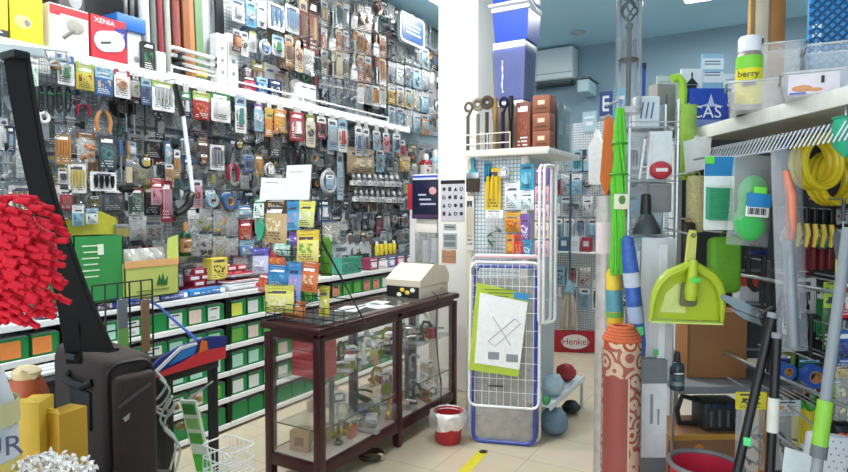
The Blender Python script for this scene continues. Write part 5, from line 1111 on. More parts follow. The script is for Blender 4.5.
# ------------------------------------------------------------------ RIGHT HAND RACK (turned towards the aisle)
RZ = TH - Z90 + math.radians(2.1)
def cam(x, d, z): return FH * d + RT * x + Vector((0, 0, z))
S0 = cam(1.114, 2.62, 0)
ZR = 1.93
t = thing('display_rack', 'white shelf rack on the right carrying clear containers, with hanging goods below', 'rack', S0, RZ)
part('top_shelf', MB().rbox((.62, .22, ZR - .012), (1.25, .44, .024), .003), M('cfcbc0', .45), t)
part('front_lip', MB().rbox((.62, -.006, ZR - .02), (1.25, .012, .05), .003), M('e6e4dc', .35), t)
for k in range(48):
    x = .10 + k * .021
    part('prong', MB().tube([(x, .14, 1.86), (x + .006, .02, 1.845), (x - .012, .0, 1.79)], .0032, 5), M('d6d8de', .3, .5), t)
part('prong_bar', MB().tube([(.08, .14, 1.863), (1.15, .14, 1.863)], .007, 6), metal(), t)
part('back_panel', MB().box((.62, .45, .97), (1.25, .02, 1.9)), M('2c2e31', .6, 0, .1, 6), t)
part('end_panel', MB().box((-.10, .30, 1.42), (.02, .5, 1.0)), M('424446', .6, 0, .1, 6), t)
part('corner_post', MB().rbox((-.08, .02, .95), (.04, .04, 1.88), .004), M('c2c4c6', .4), t)
part('lower_shelf', MB().rbox((.05, .1, .40), (.5, .56, .024), .003), M('8f9396', .4), t)
part('middle_shelf', MB().rbox((.12, .12, .895), (.36, .5, .03), .003), M('7c8286', .4), t)
for z in (1.35, 1.02): part('hanging_rail', MB().tube([(.15, .10, z), (1.15, .10, z)], .007, 6).tube([(.15, .10, z), (.15, .44, z)], .006, 6).tube([(1.15, .10, z), (1.15, .44, z)], .006, 6), metal(), t)
m = MB()
for z in (1.20, 1.54): m.tube([(.2, .42, z), (1.2, .42, z)], .006, 6)
part('rear_rail', m, plastic('black'), t)
def cf(x0, y0, x1, y1, d):
    a = P((x0 + x1) / 2, y0, d); b = P((x0 + x1) / 2, y1, d); return a, (x1 - x0) * d / F, a.z - b.z
def cfi(kind, x0, y0, x1, y1, d, c, c2, c3, label, name=None, cat=None, yaw=0, tilt=0, group=None, hk=True):
    a, w, h = cf(x0, y0, x1, y1, d); fn, nm, ph = KIND[kind]
    t = thing(name or nm, label, cat or ph.split()[-1], a, 0, group, (0, tilt, TH + yaw)); fn(t, w, h, c, c2, c3, R.randrange(99))
    if hk: part('hook', MB().tube([(0, -.02, .004), (0, .16, .006)], .0035, 5), HOOKM, t)
    return t
def cbox(name, label, x0, y0, x1, y1, d, mat, cat, deep=.1, zbase=None, yaw=0, group=None, r=.004):
    a, w, h = cf(x0, y0, x1, y1, d)
    if zbase is not None: h = a.z - zbase
    t = thing(name, label, cat, (a.x, a.y, a.z - h), TH + yaw, group); part('body', MB().rbox((0, deep / 2, h / 2), (w, deep, h), r), mat, t); return t, w, h
# ---- on the top shelf
ZRT = ZR + .002
def tub(label, x0, y0, x1, d, c, haze, z0=ZRT, yaw=0, flare=1.14, deep=.2):
    a, w, h = cf(x0, y0, x1, y0 + 10, d); h = a.z - z0
    t = thing('clear_container', label, 'container', (a.x, a.y, z0), TH + yaw, 'clear plastic containers on the right shelf')
    vs = []
    for k, z in ((1 / flare, 0), (1, h)):
        for x, y in rrect(w * k, deep * k, .02, 0, 0, 3): vs.append((x, y + deep / 2, z))
    n = len(vs) // 2
    part('tub', MB().add(vs, [tuple(range(n))[::-1]] + [(i, (i + 1) % n, n + (i + 1) % n, n + i) for i in range(n)]), clear(c, haze * .8, .3), t)
    part('rim', MB().tube([(x, y + deep / 2, h) for x, y in rrect(w * 1.02, deep * 1.02, .02, 0, 0, 3)], .004, 6, True), clear('white', .5, .3), t); return t, w, h
tub('clear tapered container at the front end of right shelf beside the yellow can', 732, 80, 792, 1.98, 'e6dfe2', .45, yaw=-.42)
t, w, h = tub('clear container with picture label showing orange food, at right on the shelf', 788, 70, 858, 1.74, 'e4dee4', .5, yaw=-.5)
g = MB().prism([(-w * .42, h * .06), (w * .2, h * .06), (w * .2, h * .9), (-w * .42, h * .9)], -.004, -.002); part('picture_label', g, M('e9dde2', .5), t); part('orange_picture', MB().ball((-w * .25, -.005, h * .3), (w * .13, .003, h * .13)).ball((-w * .08, -.005, h * .22), (w * .08, .003, h * .08)), M('dd9a64', .5), t); part('black_mark', MB().box((-w * .0, -.005, h * .62), (w * .04, .003, h * .3)), M('2a2a2c'), t); part('blue_print', MB().box((-w * .3, -.005, h * .1), (w * .2, .003, h * .08)), M('5a6ac0'), t)
tub('tall cloudy clear container standing behind the tapered one', 764, 42, 804, 2.25, 'e2d8d0', .4, flare=1.06, deep=.14, yaw=-.42)
tub('clear container stacked at the far right under the blue mesh box', 812, 42, 866, 1.98, 'd2e2ea', .35, flare=1.08, deep=.14, yaw=-.5)
t, w, h = cbox('storage_box', 'blue box with woven diamond mesh front at top right of shelf', 815, -14, 862, 58, 2.14, M('2a8fd0', .4), 'box', .12, ZRT, -.5)
m = MB()
for k in range(20):
    z0 = -w + (h + w) * k / 20
    for sg in (-1, 1):
        lo, hi = max(0, -z0 / w), min(1, (h - z0) / w)
        if hi - lo > .05: m.tube([(sg * (-w / 2 + w * q), -.003, z0 + w * q) for q in (lo, hi)], .004, 5)
part('mesh_weave', m, M('174a78', .5), t); g = MB(); [g.box((-w * .36, -.004, h * (.5 + .07 * k)), (w * .16, .003, h * .03)) for k in range(4)]; part('white_emblem', g, M('d8ecf6'), t)
p, w, h = cf(738, 37, 762, 92, 2.12); t = thing('spray_can', 'yellow and lime labelled can with white cap standing on the right shelf', 'can', (p.x, p.y, ZRT), TH - .40); h = p.z - ZRT
part('can_body', MB().lathe([(w * .46, 0), (w * .5, .01), (w * .5, h * .74), (w * .42, h * .8)], n=20), M('a59a92', .35, .3), t)
part('wrap_label', MB().lathe([(w * .507, h * .12), (w * .507, h * .58)], n=20, cap=False), M('f0e01e', .4), t); part('lime_band', MB().lathe([(w * .507, h * .58), (w * .507, h * .74)], n=20, cap=False), M('86d83a', .4), t)
part('cap', MB().lathe([(w * .44, h * .8), (w * .44, h * .97), (w * .38, h)], n=18), M('f2eef0', .4), t); part('nozzle', MB().rbox((w * .40, 0, h * .93), (w * .2, .02, h * .07), .003), M('4a3a4a'), t)
lettering('berry', w * .36, M('2a2a2a', .5), t, (-w * .08, -w * .52, h * .5)); part('black_print', MB().box((-w * .05, -w * .50, h * .38), (w * .5, .012, h * .06)), M('2a2a22'), t)
t, w, h = cbox('blue_box', 'blue printed box with large white letters lying on right shelf', 690, 88, 732, 130, 2.48, M('1f47b0', .35, 0, .1, 5), 'box', .05, ZRT)
lettering('CAS', h * .42, M('f4f6f8', .4), t, (-w * .12, -.006, h * .40), sx=1.0); part('pale_band', MB().box((0, -.001, h * .12), (w, .003, h * .22)), M('7f93cc', .4), t); part('white_splash', MB().prism([(-.012, h * .62), (.0, h * .86), (.012, h * .62), (w * .3, h * .55), (-w * .3, h * .55)], -.003, -.001), M('c4cfe8', .4), t)
def stand_card(label, x0, y0, x1, d, c, yaw=0):
    a, w, h = cf(x0, y0, x1, y0 + 20, d); h = a.z - ZRT; t = thing('product_card', label, 'card', (a.x, a.y, ZRT), TH + yaw, 'cards standing on the right shelf'); part('card', MB().box((0, 0, h / 2), (w, .01, h)), M(c, .5), t); return t, w, h
t, w, h = stand_card('white card with a black street lantern picture, behind the blue box', 681, 69, 702, 2.56, 'eef0f0')
m = MB(); m.prism([(-.014, h * .62), (.014, h * .62), (.022, h * .74), (-.022, h * .74)], -.009, -.004).prism([(-.026, h * .75), (.026, h * .75), (0, h * .86)], -.009, -.004).box((0, -.006, h * .9), (.006, .003, .02)).tube([(0, -.007, h * .62), (0, -.007, h * .56)], .006, 5); part('lantern_picture', m, M('23262a'), t)
t, w, h = stand_card('pale blue card of printed rows, tallest card behind the blue box', 702, 54, 724, 2.57, '9cc8de')
for k in range(2): part('white_panel', MB().box((0, -.006, h * (.87 - .17 * k)), (w * .92, .003, h * .14)), M('eef3f5'), t)
m = MB(); [m.box((-.005, -.008, h * (.90 - .035 * k - .07 * (k // 2))), (w * .7, .002, h * .012)) for k in range(4)]; part('print_lines', m, M('3f5f80'), t)
t, w, h = stand_card('plain white card between the blue card and yellow can', 724, 74, 740, 2.55, 'e6eef0'); part('edge_line', MB().box((0, -.006, h * .9), (w * .9, .002, .004)), M('b8c2c6'), t)
t, w, h = stand_card('pale green grey card at left end of the right shelf', 657, 76, 680, 2.70, 'c3cdc6'); part('edge_line', MB().box((0, -.006, h * .9), (w * .9, .002, .004)), M('a8b2aa'), t)
# ---- standing timber battens behind the shelf
for k, (x0, x1, c, l) in enumerate(((748, 753, 'b08a50', 'narrow golden'), (753, 766, 'e0cdb4', 'wide pale cream'), (769, 783, 'a8743e', 'wide brown'), (819, 823, 'b58a5a', 'narrow brown'))):
    a = P((x0 + x1) / 2, 60, 3.3); w = (x1 - x0) * 3.3 / F
    t = thing('timber_batten', l + ' timber batten standing upright behind the right shelf', 'batten', (a.x, a.y, 0), TH, 'timber battens'); part('batten', MB().rbox((0, 0, 1.5), (w, .03, 2.998), .003), M(c, .6, 0, .15, 12), t); part('end_paint', MB().box((0, 0, 2.97), (w * 1.02, .032, .05)), M('7a5a30'), t)
# ---- hanging under the shelf
t = thing('price_card', 'blank white price card clipped to the left end of right shelf lip', 'card', P(697, 139, 2.38), 0, None, (0, math.radians(-6), TH)); s = 2.38 / F; part('card', MB().prism([(-14 * s, -1 * s), (15 * s, 3 * s), (9 * s, -30 * s), (-14 * s, -33 * s)], -.002, .002), M('f0f0ec', .5), t); part('clip', MB().rbox((0, 0, .004), (.02, .014, .02), .003), clear('white', .4), t)
a, w, h = cf(705, 156, 735, 230, 2.05); t = thing('twine_card', 'green garden twine wound on a white card with blue header', 'twine', a, TH)
part('backing_card', MB().prism(rrect(w, h, .006, 0, -h / 2), 0, .003), M('eef0ec', .5), t); part('blue_header', MB().box((0, -.001, -h * .14), (w * 1.0, .004, h * .26)), M('2a86c0', .4), t); part('white_text_panel', MB().box((0, -.0015, -h * .33), (w * .96, .004, h * .12)), M('f4f6f6'), t)
lettering('twine', h * .07, M('e8f2f6'), t, (0, -.0035, -h * .16)) if False else None
m = MB()
for k in range(15): z = -h * (.44 + .029 * k); m.tube([(-w * .42, .002, z + .003), (-w * .38, -.012, z), (w * .38, -.012, z - .003), (w * .42, .002, z)], h * .0165, 6)
part('green_twine', m, M('3f9f74', .7, 0, .15, 80), t); part('lime_tag', MB().rbox((-w * .36, -.006, -h * .06), (w * .3, .006, h * .1), .002), M('6fdc4a', .5), t); part('hook', MB().tube([(0, -.01, .004), (0, .2, .004)], .004, 5), HOOKM, t)
# green sponge mitt bag
a, w, h = cf(734, 155, 776, 246, 1.98); t = thing('sponge_bag', 'clear bag holding green peanut shaped sponge with blue label', 'bag', a, 0, None, (0, math.radians(4), TH))
part('clear_bag', MB().pillow(w, h, .035, 0, 0, 6, 9, .15, 4), clear('white', .16, .2), t); part('green_sponge', MB().ball((.0, -.008, -h * .74), (w * .42, .025, h * .21)).ball((.0, -.008, -h * .42), (w * .36, .025, h * .2)).ball((0, -.008, -h * .58), (w * .34, .023, h * .16)), M('3fb85a', .7, 0, .12, 60), t)
part('blue_label', MB().rbox((w * .04, -.04, -h * .50), (w * .56, .004, h * .15), .001), M('2a86c4', .4), t); part('barcode_label', MB().rbox((w * .02, -.039, -h * .62), (w * .54, .004, h * .12), .001), M('eceee8', .5), t)
m = MB(); [m.box((w * (-.2 + .045 * k), -.042, -h * .62), (w * (.012 + .012 * (k % 3)), .002, h * .07)) for k in range(10)]; part('barcode', m, M('2a2a2a'), t); part('lime_tag', MB().rbox((w * .04, -.041, -h * .39), (w * .3, .004, h * .07), .001), M('7ae84a'), t)
part('hook', MB().tube([(0, -.01, .004), (0, .2, .004)], .004, 5), HOOKM, t)
# long bag with orange handle and grey tube
a, w, h = cf(772, 150, 800, 352, 1.9); t = thing('long_brush_bag', 'long clear bag holding an orange handle and grey tube', 'bag', a, 0, None, (0, math.radians(-3.5), TH))
part('clear_bag', MB().pillow(w * 1.1, h, .025, 0, 0, 5, 12, .2, 6), clear('e2e6ea', .24, .25), t); part('orange_handle', MB().tube([(-w * .12, -.012, -h * .10), (w * .02, -.014, -h * .22), (-w * .0, -.014, -h * .36), (-w * .05, -.014, -h * .44)], [.010, .016, .016, .012], 10), M('ef8a6a', .4), t)
part('grey_tube', MB().tube([(-w * .08, -.01, -h * .44), (-w * .05, -.01, -h * .97)], .018, 10), M('9aa0a6', .4, .3), t); part('hook', MB().tube([(0, -.01, .004), (0, .2, .004)], .004, 5), HOOKM, t)
# yellow hose rings
for k, (px, py, r_, l) in enumerate(((818, 163, 24, 'nearer'), (834, 178, 26, 'farther'))):
    p = P(px, py, 2.0 + .1 * k); t = thing('hose_coil', l + ' bright yellow hose coil hanging under the right shelf', 'coil', p, 0, 'yellow hose coils', (0, 0, TH + .3)); m = MB()
    for q in range(5): m.torus((0, -.02 + .012 * q, 0), r_ * 2 / F * (1 - .08 * (q % 2)), .011, 'y', 28, 7)
    part('hose_loops', m, M('e6cf2a', .4), t); part('tie', MB().rbox((0, 0, r_ * 2 / F), (.016, .09, .04), .003), M('c8b020'), t); part('hook', MB().tube([(0, 0, r_ * 2 / F * .8), (0, .16, r_ * 2 / F * .8)], .005, 5), HOOKM, t)
t = thing('teal_funnel', 'teal green plastic scoop at right edge below the shelf', 'scoop', P(846, 118, 1.7), TH); part('scoop_body', MB().lathe([(.004, -.11), (.03, -.08), (.034, -.03), (.03, 0)], n=14), M('2fae86', .35), t); part('rim', MB().torus((0, 0, 0), .031, .004, 'z', 16, 6), M('2f9e7a'), t); part('hook', MB().tube([(0, 0, .0), (0, 0, .05), (0, .1, .055)], .004, 5), HOOKM, t)
# row of yellow handled tools
for k in range(5):
    a, w, h = cf(793 + 8.2 * k, 208 + .6 * k, 800 + 8.2 * k, 268, 2.12); t = thing('pruning_knife', '%s yellow and black handled garden knife on the black rail' % ['leftmost', 'second', 'middle', 'fourth', 'rightmost'][k], 'garden knife', a, TH, 'yellow handled garden knives')
    part('black_cap', MB().rbox((0, -.012, -h * .12), (w * .9, .024, h * .26), .005), plastic('black'), t); part('yellow_handle', MB().tube([(-w * .1, -.012, -h * .18), (w * .2, -.015, -h * .42), (-w * .05, -.012, -h * .64)], [w * .34, w * .4, w * .28], 8), plastic('dcc04a'), t); part('red_sheath', MB().rbox((0, -.01, -h * .84), (w * .7, .016, h * .36), .004), plastic('6a1c20'), t); part('hook', MB().tube([(0, -.01, .002), (0, .13, .004)], .003, 5), HOOKM, t)
# dustpan with brush
a, w, h = cf(656, 229, 728, 328, 2.0); t = thing('dustpan', 'lime green dustpan with hand brush clipped in front, hanging on right', 'dustpan', a, 0, None, (math.radians(4), math.radians(2), TH)); LIM = M('b8c832', .35, 0, .05, 8)
ol = [(-w * .5, -h * .93), (-w * .49, -h * .76), (-w * .46, -h * .64), (-w * .40, -h * .54), (-w * .30, -h * .46), (-w * .16, -h * .41), (-w * .08, -h * .37), (w * .08, -h * .37), (w * .16, -h * .41), (w * .30, -h * .46), (w * .40, -h * .54), (w * .46, -h * .64), (w * .49, -h * .76), (w * .5, -h * .93)]
part('pan_back', MB().prism(ol, .0, .006), LIM, t)
m = MB(); m.tube([(x, -.008, z) for x, z in ol], .010, 8); part('raised_wall', MB().tube([(x, -.016, z) for x, z in ol], [.006, .010, .013, .015, .017, .017, .014, .014, .017, .017, .015, .013, .010, .006], 8), LIM, t)
part('pan_lip', MB().box((0, -.012, -h * .945), (w * 1.0, .03, .006)), M('d6e67a', .3), t); part('handle', MB().prism([(-.014, -h * .40), (-.013, -h * .08), (-.008, -h * .01), (.008, -h * .01), (.013, -h * .08), (.014, -h * .40)], -.014, .004), M('d2cf6a', .4), t)
part('hole', MB().torus((0, -.015, -h * .06), .006, .0022, 'y', 12, 5), M('6a6a2a'), t)
part('painted_sheen', MB().prism([(-w * .36, -h * .86), (-w * .3, -h * .66), (-w * .16, -h * .56), (w * .0, -h * .56), (w * .0, -h * .86)], -.003, -.001), M('d8e08a', .3), t)  # paler lime patch, the sheen on the pan painted as colour
part('brush_handle', MB().tube([(0, -.03, -h * .30), (.0, -.034, -h * .42), (.0, -.034, -h * .62), (0, -.032, -h * .70)], [.012, .016, .022, .018], 12), LIM, t); part('brush_bristles', MB().rbox((0, -.018, -h * .66), (w * .24, .022, h * .24), .01), M('6b6f4a', .9, 0, .3, 150), t); part('green_sticker', MB().rbox((0, -.057, -h * .49), (w * .14, .003, h * .05), .001), M('5fe05a'), t); part('hook', MB().tube([(0, -.02, -h * .055), (0, .22, -h * .055)], .004, 5), HOOKM, t)
# green mesh sponge
a, w, h = cf(708, 237, 741, 293, 2.25); t = thing('green_sponge', 'green padded sponge pad hanging behind the dustpan', 'sponge', a, TH); part('pad', MB().rbox((0, 0, -h * .5), (w, .05, h), .035, 4), M('6fae2c', .6, 0, .15, 40, .3), t); part('loop', MB().torus((0, 0, .008), .012, .003, 'y', 12, 5), M('3f6f1c'), t); part('hook', MB().tube([(0, 0, .018), (0, .18, .018)], .004, 5), HOOKM, t)
# loofah and dark brush
a, w, h = cf(687, 176, 706, 232, 2.3); t = thing('loofah', 'beige woven loofah roll hanging left of the green twine', 'loofah', a, TH); part('woven_roll', MB().lathe([(w * .36, -h), (w * .48, -h * .95), (w * .5, -h * .1), (w * .4, 0)], (0, 0, 0), 16), M('cbbf8c', .9, 0, .35, 90, .8), t); part('loop', MB().torus((0, 0, .006), .012, .003, 'y', 12, 5), M('olive'), t); part('hook', MB().tube([(0, 0, .016), (0, .2, .016)], .004, 5), HOOKM, t)
a, w, h = cf(682, 222, 695, 290, 2.25); t = thing('dark_brush', 'dark brown hand brush hanging beside the dustpan handle', 'brush', a, TH); part('brush_back', MB().rbox((0, 0, -h / 2), (w, .03, h), .012, 3), M('2c211c', .5), t); part('hang_loop', MB().torus((0, 0, .004), .01, .003, 'y', 12, 5), M('tan'), t); part('hook', MB().tube([(0, 0, .013), (0, .2, .013)], .004, 5), HOOKM, t)
# lime clear packs by the green bend
a, w, h = cf(681, 104, 697, 180, 2.45); t = thing('lime_goods_bag', 'pale lime film bag hanging at left end of the right shelf', 'bag', a, TH); part('clear_bag', MB().pillow(w, h, .03, 0, 0, 5, 7, .3, 9), clear('b8e05a', .6, .2), t); part('contents', MB().ball((0, -.01, -h * .6), (w * .3, .02, h * .26)), M('8fc83a'), t); part('hook', MB().tube([(0, 0, .003), (0, .2, .003)], .004, 5), HOOKM, t)
# sponge block + green bend tube
t, w, h = cbox('grey_block', 'grey foam block leaning at left end of the right shelf', 656, 84, 678, 138, 2.56, M('9c9694', .8, 0, .15, 25), 'block', .06, None, .3); part('scratch_mark', MB().box((.0, -.001, h * .55), (w * .1, .002, h * .5)), M('7c7674'), t)
p = P(681, 140, 2.5); o_ = p; t = thing('bent_tube', 'lime green bent tube rising beside the grey foam block', 'tube', p, 0); s = [(682, 140), (682, 110), (683, 92), (682, 82), (678, 77), (672, 79)]; part('tube', MB().tube([P(x, y, 2.5) - o_ for x, y in s], .017, 10), M('a8d83a', .4), t); part('collar', MB().torus(P(682, 112, 2.5) - o_, .018, .005, 'z', 14, 6), M('5f6a3a'), t); part('hook', MB().tube([P(682, 138, 2.5) - o_, P(682, 138, 2.5) - o_ + FH * .15], .004, 5), HOOKM, t)
# ---- acrylic tier rack
t = thing('acrylic_rack', 'clear acrylic tier rack holding a funnel and red bag', 'rack', P(652, 240, 2.3), TH); s = 2.3 / F
for x in (-24, 24): part('side_rod', MB().tube([(x * s, 0, -230 * s), (x * s, 0, 140 * s)], .006, 6).tube([(x * s, .12, -230 * s), (x * s, .12, 140 * s)], .006, 6), metal('light grey'), t)
for z in (4, 59, 112): part('tier_shelf', MB().box((0, .06, z * s), (50 * s, .14, .006)).tube([(-25 * s, -.01, z * s + .02), (25 * s, -.01, z * s + .02)], .003, 5), clear('dfe6ea', .4, .3), t)
part('rear_sheet', MB().box((0, .13, 40 * s), (50 * s, .004, 200 * s)), clear('c4d2da', .3, .2), t); part('foot', MB().rbox((0, .06, P(652, 240, 2.3).z * -1 + .5), (.2, .2, .02), .003), M('grey'), t); part('leg', MB().tube([(0, .12, -230 * s), (0, .12, -P(652, 240, 2.3).z + .005)], .008, 6), metal(), t)
a, w, h = cf(635, 194, 663, 234, 2.27); t = thing('funnel', 'dark grey funnel standing upside down on the acrylic rack', 'funnel', (a.x, a.y, a.z - h), TH); part('cone', MB().lathe([(w * .5, 0), (w * .5, h * .08), (w * .2, h * .5)], (0, .02, 0), 20), plastic('46484a'), t); part('spout', MB().lathe([(w * .2, h * .5), (w * .17, h * .97), (w * .13, h)], (-w * .04, .02, 0), 14), plastic('232426'), t)
t, w, h = cbox('red_white_pack', 'white pack with red lower half on the acrylic rack', 650, 131, 672, 179, 2.28, M('e6e6e8', .4), 'pack', .05, None, -.2); part('red_bag', MB().ball((0, -.005, h * .18), (w * .5, .03, h * .19)), M('c43a48', .4), t); part('white_text', MB().box((0, -.034, h * .18), (w * .5, .004, h * .07)), M('f0e0e2'), t)
p = P(645, 165, 2.28); t = thing('folding_frame', 'small white folded wire frame beside the red and white pack', 'frame', (p.x, p.y, P(645, 180, 2.29).z), TH); part('wires', MB().tube([(-.02, 0, .004), (.0, 0, .16), (.025, 0, .17), (.01, 0, .004)], .004, 6).tube([(-.015, 0, .05), (.015, 0, .05)], .003, 5), M('f2f2f4', .3), t); part('hinge', MB().ball((.0, 0, .16), .007), M('grey'), t)
t, w, h = cbox('grey_card', 'plain grey card standing behind the funnel', 649, 183, 672, 212, 2.33, M('8f9294', .6), 'card', .01); part('edge', MB().box((0, -.001, h * .95), (w, .002, h * .05)), M('b0b2b4'), t)
t, w, h = cbox('white_pack', 'white pack with blue squiggles near the top of acrylic rack', 636, 96, 660, 128, 2.3, M('e2e8ee', .5), 'pack', .04); g = MB(); [g.tube([(-w * .3 + .02 * k, -.002, h * .3), (-w * .2 + .02 * k, -.002, h * .8)], .003, 5) for k in range(3)]; part('blue_squiggle', g, M('5a6f9a'), t)
# ---- rods, rug and rolled goods at the corner
def stand_roll(name, label, px, ytop, d, wpx, cat): p = P(px, ytop, d); return thing(name, label, cat, (p.x, p.y, 0), TH), p.z, wpx * d / F / 2
def rug_mat():
    m, nt, o = newmat('rug'); L = nt.links.new; b = nd(nt, 'ShaderNodeBsdfPrincipled', i_Roughness=.9)
    tc = nd(nt, 'ShaderNodeTexCoord'); sp = nd(nt, 'ShaderNodeSeparateXYZ'); L(tc.outputs['Object'], sp.inputs[0])
    at = nd(nt, 'ShaderNodeMath', operation='ARCTAN2'); L(sp.outputs['X'], at.inputs[0]); ny = nd(nt, 'ShaderNodeMath', operation='MULTIPLY'); ny.inputs[1].default_value = -1; L(sp.outputs['Y'], ny.inputs[0]); L(ny.outputs[0], at.inputs[1])
    cb = nd(nt, 'ShaderNodeCombineXYZ'); L(at.outputs[0], cb.inputs[0])
    ms = nd(nt, 'ShaderNodeMath', operation='MULTIPLY'); ms.inputs[1].default_value = 15; L(sp.outputs['Z'], ms.inputs[0]); L(ms.outputs[0], cb.inputs[1])
    vo = nd(nt, 'ShaderNodeTexVoronoi', feature='F1', i_Scale=1.2); L(cb.outputs[0], vo.inputs['Vector'])
    mu = nd(nt, 'ShaderNodeMath', operation='MULTIPLY'); mu.inputs[1].default_value = 17; L(vo.outputs['Distance'], mu.inputs[0])
    si = nd(nt, 'ShaderNodeMath', operation='SINE'); L(mu.outputs[0], si.inputs[0]); g = nd(nt, 'ShaderNodeMath', operation='GREATER_THAN'); g.inputs[1].default_value = .15; L(si.outputs[0], g.inputs[0])
    mx = nd(nt, 'ShaderNodeMix', data_type='RGBA'); mx.inputs[6].default_value = rgb('e2bfa0'); mx.inputs[7].default_value = rgb('b04a30'); L(g.outputs[0], mx.inputs[0])
    def band(lo, hi):
        a = nd(nt, 'ShaderNodeMath', operation='GREATER_THAN'); a.inputs[1].default_value = lo; L(at.outputs[0], a.inputs[0]); c = nd(nt, 'ShaderNodeMath', operation='LESS_THAN'); c.inputs[1].default_value = hi; L(at.outputs[0], c.inputs[0])
        q = nd(nt, 'ShaderNodeMath', operation='MULTIPLY'); L(a.outputs[0], q.inputs[0]); L(c.outputs[0], q.inputs[1]); return q.outputs[0]
    zz = nd(nt, 'ShaderNodeMath', operation='LESS_THAN'); zz.inputs[1].default_value = RUGZ - .12; L(sp.outputs['Z'], zz.inputs[0])
    for lo, hi, c in ((-1.5, .12, 'e6cdb0'), (-1.5, .02, 'a83a28')):
        q = nd(nt, 'ShaderNodeMath', operation='MULTIPLY'); L(band(lo, hi), q.inputs[0]); L(zz.outputs[0], q.inputs[1])
        m2 = nd(nt, 'ShaderNodeMix', data_type='RGBA'); m2.inputs[7].default_value = rgb(c); L(mx.outputs[2], m2.inputs[6]); L(q.outputs[0], m2.inputs[0]); mx = m2
    nz = nd(nt, 'ShaderNodeTexNoise', i_Scale=160.0); L(tc.outputs['Object'], nz.inputs['Vector']); bp = nd(nt, 'ShaderNodeBump', i_Strength=.4, i_Distance=.004); L(nz.outputs['Fac'], bp.inputs['Height']); L(bp.outputs['Normal'], b.inputs['Normal'])
    L(mx.outputs[2], b.inputs['Base Color']); L(b.outputs[0], o.inputs[0]); return m
t, RUGZ, rr_ = stand_roll('rolled_rug', 'rolled red and cream patterned rug standing upright at the aisle corner', 622, 340, 2.08, 38, 'rug')
part('rug_pile', MB().lathe([(rr_, .001), (rr_, RUGZ - .02), (rr_ * .96, RUGZ)], n=32), rug_mat(), t)
m = MB()
for k in range(5): m.torus((0, 0, RUGZ + .006 + .010 * k), rr_ * (.92 - .09 * k), .008, 'z', 28, 6)
part('coiled_top', m, M('cf6a40', .9, 0, .15, 90), t)
part('plastic_wrap', MB().lathe([(rr_ * 1.04, .002), (rr_ * 1.04, RUGZ * .98)], n=28, cap=False), clear('white', .06, .15), t)
RTOP = RUGZ + .06
t, zt, r_ = stand_roll('film_roll', 'roll of clear plastic film standing left of the rug', 606, 196, 2.3, 18, 'roll'); part('film_layers', MB().lathe([(r_, .001), (r_, zt)], n=22), clear('f4e9e4', .5, .25), t); part('core', MB().cyl((0, 0, .001), (0, 0, zt - .002), r_ * .35, None, 12), M('e6dcd2', .6), t); part('paper_wrap', MB().lathe([(r_ * 1.02, zt - .22), (r_ * 1.02, zt - .1)], n=22, cap=False), M('e9d2d4', .6), t)
# green plastic grass roll, hung above the rug
p = P(620, 106, 2.16); z0 = P(620, 276, 2.16).z; t = thing('green_broom_head', 'tall bright green bristle bundle hanging above the rolled rug', 'bristle bundle', p, TH); h = p.z - z0; m = MB(); rr = random.Random(3)
for k in range(34): a = rr.uniform(0, 6.28); q = rr.uniform(.2, 1) * .022; m.tube([(q * math.cos(a) * .5, q * math.sin(a) * .5, -.01), (q * math.cos(a), q * math.sin(a), -h * .2), (q * math.cos(a + 1.2) * 1.1, q * math.sin(a + 1.2), -h * .45), (q * math.cos(a + 2), q * math.sin(a + 2), -h * .7), (q * 1.2 * math.cos(a + 2.4) - .004, q * math.sin(a + 2.4), -h * rr.uniform(.9, 1))], .006, 5)
part('green_bristles', m, M('62c82a', .5, 0, .2, 50), t); part('paper_tag', MB().rbox((.0, -.034, -h * .56), (.055, .004, .055), .002), M('f2ead0', .5), t); part('tag_picture', MB().ball((0, -.037, -h * .55), (.012, .002, .016)), M('5a8a3a'), t); part('tie', MB().torus((0, 0, -h * .22), .026, .004, 'z', 16, 6).torus((0, 0, -h * .40), .03, .004, 'z', 16, 6), M('3f9a1c'), t); part('hook', MB().tube([(0, 0, -.01), (0, 0, .02), (0, .16, .03)], .005, 5), HOOKM, t)
t = thing('orange_flag', 'orange strip hanging behind the green bristle bundle', 'strip', P(609, 118, 2.3), TH); s = 2.3 / F; part('strip', MB().prism([(-4 * s, 0), (5 * s, 0), (4 * s, -60 * s), (-2 * s, -78 * s), (-8 * s, -62 * s)], 0, .006), M('ef7a3a', .5), t); part('loop', MB().torus((0, .003, .006), .008, .002, 'y', 10, 5), M('orange'), t); part('hook', MB().tube([(0, 0, .012), (0, .1, .014)], .003, 5), HOOKM, t)
